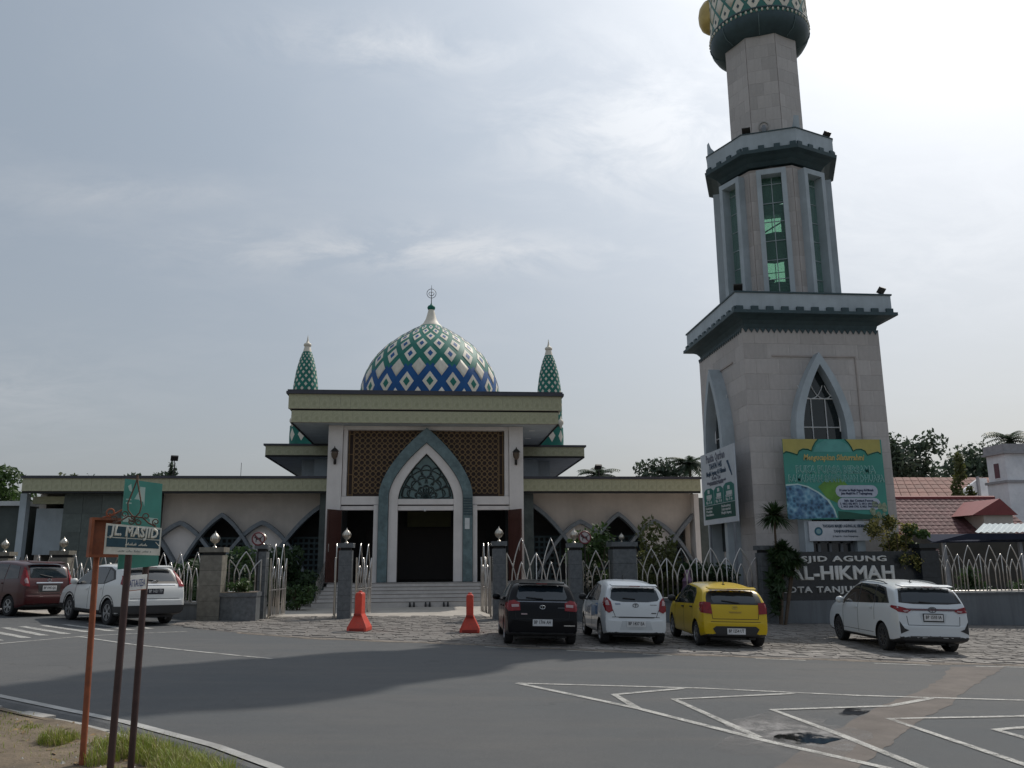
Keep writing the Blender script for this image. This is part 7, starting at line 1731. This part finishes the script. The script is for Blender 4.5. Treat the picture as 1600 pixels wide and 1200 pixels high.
# spiky dracaenas before the name wall
def rosette(m_, c, r, n, rr, up=.35, w=.042):
    c = Vector(c)
    for i in range(n):
        a = rr.random()*6.28; el = math.asin(max(-.75, min(1, rr.uniform(-.55, 1.0)))); L = r*rr.uniform(.75, 1.1); d_ = Vector((math.cos(a)*math.cos(el), math.sin(a)*math.cos(el), math.sin(el)))
        s_ = Vector((-math.sin(a), math.cos(a), 0)); b0 = len(m_.v)
        for k in range(4):
            q = k/3; p = c+d_*L*q+Vector((0, 0, -.28*L*q*q)); ww = w*(1-q)**.6 if k < 3 else .002; m_.v += [p-s_*ww, p+s_*ww]
        for k in range(3): m_.f.append((b0+2*k, b0+2*k+1, b0+2*k+3, b0+2*k+2))
def dracaena(x, y, heads, label, seed):
    rr = random.Random(seed); t = thing('dracaena', (x, y, ground_z(x, y)), label, 'plant', 'dracaenas before the name wall')
    tk = MB(); m_ = MB()
    for (hx, hy, hz, r, n) in heads:
        tk.tube([(x, y, ground_z(x, y)-.05), (x+(hx-x)*.6, y+(hy-y)*.6, hz*.55), (hx, hy, hz)], .055, 6, True, .035); rosette(m_, (hx, hy, hz), r, n, rr)
    if 'bushy' in label: leaves(m_, clumps(11.78, 27.7, 1.85, .34, .3, .5, 12, rr, .5)+clumps(11.40, 27.7, .75, .15, .25, .8, 8, rr, .5), 1500, .13, rr, elong=3.2)
    tk.build('trunk', bark_m, t); m_.build('leaves', lf_dark, t); dd = MB(); [rosette(dd, (hx, hy, hz-.12), r*.85, n//7, rr) for (hx, hy, hz, r, n) in heads]; dd.build('dry_leaves', lf_olive, t); return t
dracaena(11.52, 27.75, [(11.55, 27.75, 3.35, .74, 330)], 'tall single stemmed dracaena at the left end of the name wall', 51)
dracaena(11.48, 27.6, [(11.72, 27.65, 2.2, .52, 260), (11.66, 27.6, 1.6, .42, 170)], 'dark bushy dracaena covering the first letters of the name wall', 52)
dracaena(11.62, 27.65, [(12.14, 27.65, 1.9, .46, 260), (11.95, 27.6, 1.5, .38, 150)], 'low spiky dracaena before the first large letter of the name wall', 53)
# grass on the verge
def tuft(name, spots, label, seed):
    rr = random.Random(seed); g = MB(); dr = MB()
    for (x, y, r, n, h) in spots:
        for i in range(n):
            a = rr.random()*6.28; q = r*math.sqrt(rr.random()); px, py = x+q*math.cos(a), y+q*math.sin(a); pz = verge_h(px, py, .6)-.02; hh = h*rr.uniform(.4, 1.1)*(1-.5*q/r); lean = rr.uniform(.1, .75)*hh; b_ = rr.random()*6.28; s_ = Vector((-math.sin(b_), math.cos(b_), 0))*rr.uniform(.0018, .0042); d_ = Vector((math.cos(b_), math.sin(b_), 0))*lean
            p0 = Vector((px, py, pz)); p1 = p0+d_*.35+Vector((0, 0, hh*.65)); p2 = p0+d_+Vector((0, 0, hh*rr.uniform(.75, 1.0))); m_ = dr if rr.random() < .24 else g; b0 = len(m_.v)
            m_.v += [p0-s_, p0+s_, p1+s_*.8, p1-s_*.8, p2]; m_.f += [(b0, b0+1, b0+2, b0+3), (b0+3, b0+2, b0+4)]
    t = tag(g.build(name, grass_g), label, kind='stuff'); d = dr.build('dry_blades', grass_d, t); return t
tuft('grass', [(-3.62, 8.95, .16, 480, .24), (-3.5, 9.08, .10, 150, .15), (-2.85, 8.55, .22, 520, .27), (-2.62, 8.35, .26, 800, .30), (-2.38, 8.12, .25, 750, .28), (-2.86, 8.05, .15, 300, .26), (-2.08, 7.72, .27, 1100, .30), (-1.84, 7.52, .25, 1100, .34), (-2.25, 7.95, .2, 600, .26), (-1.98, 7.22, .24, 800, .30), (-2.6, 7.6, .12, 160, .14), (-1.62, 7.22, .19, 700, .30), (-1.5, 6.8, .2, 400, .24), (-3.1, 8.75, .14, 160, .14), (-4.2, 9.75, .10, 80, .12), (-2.3, 7.3, .25, 260, .13)], 'uneven grass tufts growing along the gutter by the sign posts', 61)
tuft('weeds', [(-4.3, 9.4, .45, 260, .09), (-3.9, 8.6, .5, 260, .08), (-4.9, 10.2, .5, 200, .09), (-3.2, 8.4, .4, 220, .09), (-3.2, 7.9, .4, 120, .07), (-4.6, 9.9, .3, 100, .07), (-2.9, 7.5, .3, 90, .06)], 'short dry weeds scattered over the dirt verge', 62)
mb = MB(); rr = random.Random(77)
for i in range(260):
    w = abs(rr.gauss(.5, .9))+.05; k = rr.randrange(nd-1); x = dense[k][0]+(tan[k][0]-dense[k][0])*w+rr.uniform(-.2, .2); y = dense[k][1]+(tan[k][1]-dense[k][1])*w+rr.uniform(-.2, .2)
    if y > 13: continue
    s = rr.uniform(.008, .03); z = verge_h(x, y, w)
    mb.add([(x+s*math.cos(a)*rr.uniform(.7, 1.2), y+s*math.sin(a)*rr.uniform(.7, 1.2), z-.005) for a in (0, 1.25, 2.5, 3.8, 5)]+[(x, y, z+s*.7)], [(0, 1, 5), (1, 2, 5), (2, 3, 5), (3, 4, 5), (4, 0, 5)])
tag(mb.build('pebbles', kerb_m), 'loose pebbles and crumbs on the dirt verge', kind='stuff')
mb = MB()
for i in range(420):
    k = rr.randrange(nd-1); w = abs(rr.gauss(.35, .7))-.12; x = dense[k][0]+(tan[k][0]-dense[k][0])*w+rr.uniform(-.15, .15); y = dense[k][1]+(tan[k][1]-dense[k][1])*w+rr.uniform(-.15, .15)
    if y > 13 or w < .02: continue
    a = rr.random()*6.28; s = rr.uniform(.018, .05); z = verge_h(x, y, w)+.006; u = Vector((math.cos(a), math.sin(a), rr.uniform(-.3, .3)))*s; v = Vector((-math.sin(a), math.cos(a), rr.uniform(-.3, .3)))*s*.4; p = Vector((x, y, z))
    mb.add([p-u, p+v+Vector((0, 0, .006)), p+u, p-v], [(0, 1, 2, 3)])
tag(mb.build('leaf_litter', M('dry_leaf', (.20, .13, .06), .8, var=.5, scale=30)), 'dry fallen leaves lying on the dirt verge', kind='stuff')
# ------------------------------------------------------------------ buildings to the right
roof_red = M('clay_roof', (.150, .070, .070), .8, var=.2, scale=1.5, rnd=.18, stain=(.10, .05, .05), stain_scale=.5)
roof_red2 = M('clay_roof_far', (.19, .075, .058), .8, var=.2, scale=1, rnd=.12); wt = M('church_white', (.82, .82, .84), .7, var=.06, stain=(.48, .5, .54), stain_scale=.4); ridge_m = M('ridge_red', (.22, .05, .05), .7)
def tiled(parent, p00, p10, p01, p11, nu, nv, mat, name='roof_tile'):
    "roof plane p00-p10 along the eave, p01-p11 along the ridge, in overlapping tile courses"
    p00, p10, p01, p11 = map(Vector, (p00, p10, p01, p11)); nrm = (p10-p00).cross(p01-p00).normalized()
    if nrm.z < 0: nrm = -nrm
    for j in range(nv):
        for i in range(nu):
            f = lambda u, v: (p00*(1-u)+p10*u)*(1-v)+(p01*(1-u)+p11*u)*v
            u0, u1, v0, v1 = i/nu, (i+1)/nu, j/nv, (j+1.25)/nv; g = .03/nu
            a, b, c, d_ = f(u0+g, v0), f(u1-g, v0), f(u1-g, min(1, v1)), f(u0+g, min(1, v1)); m_ = MB(); mid0, mid1 = (a+b)/2+nrm*.065, (c+d_)/2+nrm*.03
            m_.add([a+nrm*.035, mid0, b+nrm*.035, c+nrm*.012, mid1, d_+nrm*.012, a, b], [(0, 1, 4, 5), (1, 2, 3, 4), (6, 7, 2, 1, 0)]); m_.build(name, mat, parent)
bl = thing('low_house', (35, 52, 0), 'low house with a broad faded red tiled roof right of the minaret', 'house')
MB().box(27.4, 47.2, -.5, 35.0, 53, 3.2).build('wall', cream_wall, bl); rf = MB().prism([(27.0, 46.5, 3.05), (27.0, 50.0, 5.5), (27.0, 53.5, 3.05)], (8.3, 0, 0)).build('roof', ridge_m, bl)
tiled(rf, (27.0, 46.45, 3.07), (35.3, 46.45, 3.07), (27.0, 50.0, 5.53), (35.3, 50.0, 5.53), 22, 11, roof_red)
MB().tube([(27.0, 50.0, 5.58), (35.3, 50.0, 5.58)], .12, 6).build('ridge', ridge_m, rf)
gb = MB().prism([(31.1, 46.1, 4.3), (32.9, 46.1, 5.25), (33.9, 46.1, 4.3)], (0, 4, 0)).build('gable_roof', ridge_m, bl); MB().prism([(31.9, 46.3, 2.9), (31.9, 46.3, 4.5), (32.9, 46.3, 5.05), (33.7, 46.3, 4.3), (33.7, 46.3, 2.9)], (0, 3, 0)).build('gable_wall', cream_wall, bl)
ch = thing('church_tower', (41.6, 56, 0), 'white square tower with red slit window and grey parapet', 'tower')
MB().box(40.0, 55.0, -.5, 45.5, 57.2, 7.0).build('shaft_wall', wt, ch); MB().box(39.88, 54.88, 7.0, 45.6, 57.3, 7.18).build('string_course', M('course_grey', (.33, .32, .33), .7), ch); MB().box(40.1, 55.1, 7.18, 45.4, 57.1, 9.05).build('upper_wall', wt, ch)
MB().box(39.85, 54.85, 9.05, 45.6, 57.3, 9.2).build('cornice', MATS['course_grey'], ch); MB().box(39.98, 54.98, 9.2, 45.5, 57.2, 9.75).build('parapet', M('old_parapet', (.34, .33, .34), .8, var=.2, scale=2), ch)
wn = MB().box(40.06, 55.85, 7.40, 40.095, 56.35, 8.45).build('slit_window', M('window_red', (.10, .02, .035), .4), ch); MB().box(40.03, 55.8, 7.33, 40.09, 56.4, 7.395).build('sill', wt, wn)
MB().prism([(43.4, 53.9, 4.9), (44.7, 53.9, 5.9), (46.2, 53.9, 4.9)], (0, .8, 0)).build('side_gable', ridge_m, ch); MB().box(43.6, 54.0, 0, 46, 54.19, 4.9).build('porch_wall', wt, ch)
h2 = thing('gabled_house', (37, 64, 0), 'distant house with orange red roof and white gable', 'house')
MB().box(35, 62, -.5, 46, 70, 5.8).build('wall', wt, h2); rf = MB().prism([(34.2, 61.2, 6.15), (34.2, 65.5, 8.35), (34.2, 70, 6.15)], (12.5, 0, 0)).build('roof', roof_red2, h2)
tiled(rf, (34.2, 61.15, 6.18), (46.7, 61.15, 6.18), (36.5, 65.5, 8.38), (46.7, 65.5, 8.38), 16, 6, roof_red2); MB().prism([(39.2, 60.9, 6.1), (42.0, 60.9, 7.9), (42.6, 60.9, 7.9), (42.6, 60.9, 6.1)], (0, .25, 0)).build('white_gable', wt, h2)
MB().box(41.7, 60.7, 5.9, 41.85, 60.88, 8.0).build('drain_pipe', MATS['course_grey'], h2)
# canopy
cn = thing('canopy', (26.5, 37, 0), 'open shed with a corrugated metal roof at the right edge', 'canopy')
metal_r = M('corrugated_metal', (.42, .47, .48), .4, metal=.4, var=.1, scale=2); dkf = M('canopy_fascia', (.03, .035, .055), .9, spec=.05)
cr = MB(); n = 110; vs_ = []
for i in range(n+1):
    x = 23.9+.14*i; k = .028*math.cos(PI*i); vs_ += [(x, 35.4, 2.98+k), (x+1.5, 36.9, 3.42+k)]
cr.add(vs_, [(2*i, 2*i+2, 2*i+3, 2*i+1) for i in range(n)]); cr.build('roof_sheet', metal_r, cn)
MB().prism([(21.9, 35.55, 2.55), (23.5, 35.3, 2.93), (39, 35.3, 2.93), (39, 35.3, 2.66), (23.5, 35.3, 2.66)], (0, .1, 0)).build('fascia', dkf, cn); MB().prism([(22.0, 35.66, 2.54), (39, 35.66, 2.6), (39, 37.0, 2.9), (22.3, 37.0, 2.9)], (0, 0, .06)).build('under_roof', dkf, cn)
MB().box(21.5, 39.0, -.6, 40, 39.2, 3.0).build('back_wall', M('shed_wall', (.07, .065, .055), .8, var=.35, scale=.6), cn)
for x in (22.6, 26.2, 29.8): MB().box(x-.07, 35.7, -.6, x+.07, 35.84, 2.6).build('post', MATS['grey_metal'], cn)
for i, (x, y, w, h, c, lab, nm) in enumerate(((22.7, 37.5, .7, .28, (.42, .22, .25), 'pink and white crate on a shelf under the shed roof', 'crate'), )):
    t = thing('crate', (x, y, 2.0), lab, 'crate'); MB().box(x, y, 2.0, x+w, y+.5, 2.0+h).build('crate_side', M('crate_pink', c, .6), t)
    for k in range(3): MB().box(x-.02, y-.03, 2.02+.09*k, x+w+.02, y-.003, 2.06+.09*k).build('slat', M('crate_white', (.5, .45, .45), .6) if 'crate_white' not in MATS else MATS['crate_white'], t)
    sh_ = thing('shelf', (x, y, -.3), 'plain metal shelf under the shed roof', 'shelf'); MB().box(x-.2, y-.1, 1.95, x+1.2, y+.7, 1.995).build('board', MATS['grey_metal'], sh_)
    for a in (-.15, 1.15): MB().box(x+a-.03, y, -.4, x+a+.03, y+.06, 1.95).build('leg', MATS['grey_metal'], sh_)
shrub('potted_bush', 20.3, 30.5, -.3, .7, 1.7, 'dark bush behind the right fence beside the pillar', lf_dark, 900, .11, 71); shrub('potted_bush', 23.4, 31.5, -.3, .8, 1.6, 'dark bush behind the right fence under the shed roof', lf_dark, 900, .11, 72)
# ------------------------------------------------------------------ a person behind the fence
def person(x, y, z, h, facing, cloth, label):
    t = thing('person', (x, y, z), label, 'person'); s = h/1.62; J = {'pel': (0, 0, .86), 'bel': (0, -.01, 1.0), 'che': (0, .0, 1.2), 'nek': (0, .01, 1.36), 'hed': (0, -.02, 1.44), 'top': (0, -.01, 1.56)}
    V = []; E = []; Rr_ = []
    def v(p, r): V.append((p[0]*s, p[1]*s, p[2]*s)); Rr_.append(r*s); return len(V)-1
    pel = v(J['pel'], .15); bel = v(J['bel'], .125); che = v(J['che'], .145); nek = v(J['nek'], .05); hd = v(J['hed'], .085); tp = v(J['top'], .07); E += [(pel, bel), (bel, che), (che, nek), (nek, hd), (hd, tp)]
    for sg in (-1, 1):
        sh_ = v((sg*.17, 0, 1.28), .058); el = v((sg*.215, .02, 1.02), .045); wr = v((sg*.20, -.10, .84), .032); hn = v((sg*.195, -.13, .76), .035); E += [(che, sh_), (sh_, el), (el, wr), (wr, hn)]
        for q in range(4): f = v((sg*(.18+.012*q), -.15-.004*q, .68+.006*abs(q-1)), .009); E.append((hn, f))
        th_ = v((sg*.17, -.16, .73), .010); E.append((hn, th_))
        hp = v((sg*.085, 0, .80), .085); kn = v((sg*.09, -.015, .46), .06); an = v((sg*.09, .02, .08), .042); ft = v((sg*.095, -.12, .035), .038); E += [(pel, hp), (hp, kn), (kn, an), (an, ft)]
    me = bpy.data.meshes.new('p'); me.from_pydata(V, E, []); ob = bpy.data.objects.new('p', me); COL.objects.link(ob); md = ob.modifiers.new('s', 'SKIN')
    for i, sv in enumerate(me.skin_vertices[0].data): sv.radius = (Rr_[i], Rr_[i]*.85); sv.use_root = (i == 0)
    sb = ob.modifiers.new('u', 'SUBSURF'); sb.levels = 2; dg = bpy.context.evaluated_depsgraph_get(); out = bpy.data.meshes.new_from_object(ob.evaluated_get(dg)); bpy.data.objects.remove(ob)
    out.materials.clear(); skin = M('skin', (.33, .19, .13), .6, var=.05); out.materials.append(skin); out.materials.append(cloth)
    for p in out.polygons:
        p.use_smooth = True; c = p.center; p.material_index = 0 if c.z > 1.36*s or (abs(c.x) > .15*s and c.z < .84*s) else 1
    b = bpy.data.objects.new('body', out); COL.objects.link(b); b.parent = t
    LOC[t.name] = Vector((0, 0, 0))
    MB().lathe(0, .005, [(.20*s, 1.22*s), (.17*s, 1.30*s), (.11*s, 1.37*s), (.112*s, 1.46*s), (.108*s, 1.55*s), (.07*s, 1.61*s), (.01*s, 1.63*s)], 16).xf(Matrix.Translation((0, .03*s, 0))).build('headscarf', cloth, t, smooth=60)
    MB().lathe(0, 0, [(.27*s, .10*s), (.22*s, .5*s), (.18*s, .85*s), (.155*s, 1.02*s)], 16).build('skirt', cloth, t, smooth=60)
    for sg in (-1, 1): MB().lathe(sg*.032*s, -.092*s, [(.002, 1.475*s), (.009*s, 1.48*s), (.002, 1.487*s)], 8).build('eye', MATS['plate_ink'], t)
    MB().tube([(0, -.10*s, 1.48*s), (0, -.122*s, 1.445*s), (0, -.10*s, 1.44*s)], .012*s, 5).build('nose', skin, t); MB().tube([(-.022*s, -.102*s, 1.41*s), (.022*s, -.102*s, 1.41*s)], .006*s, 5).build('mouth', M('lip', (.2, .08, .07), .5), t)
    t.location = (x, y, z); t.rotation_euler = (0, 0, facing); LOC[t.name] = Vector((x, y, z)); return t
person(8.95, 29.6, ground_z(8.95, 29.6)+.01, 1.58, R(-70), M('purple_cloth', (.20, .12, .19), .8, var=.1), 'person in a dusty purple dress and headscarf behind the steel fence')
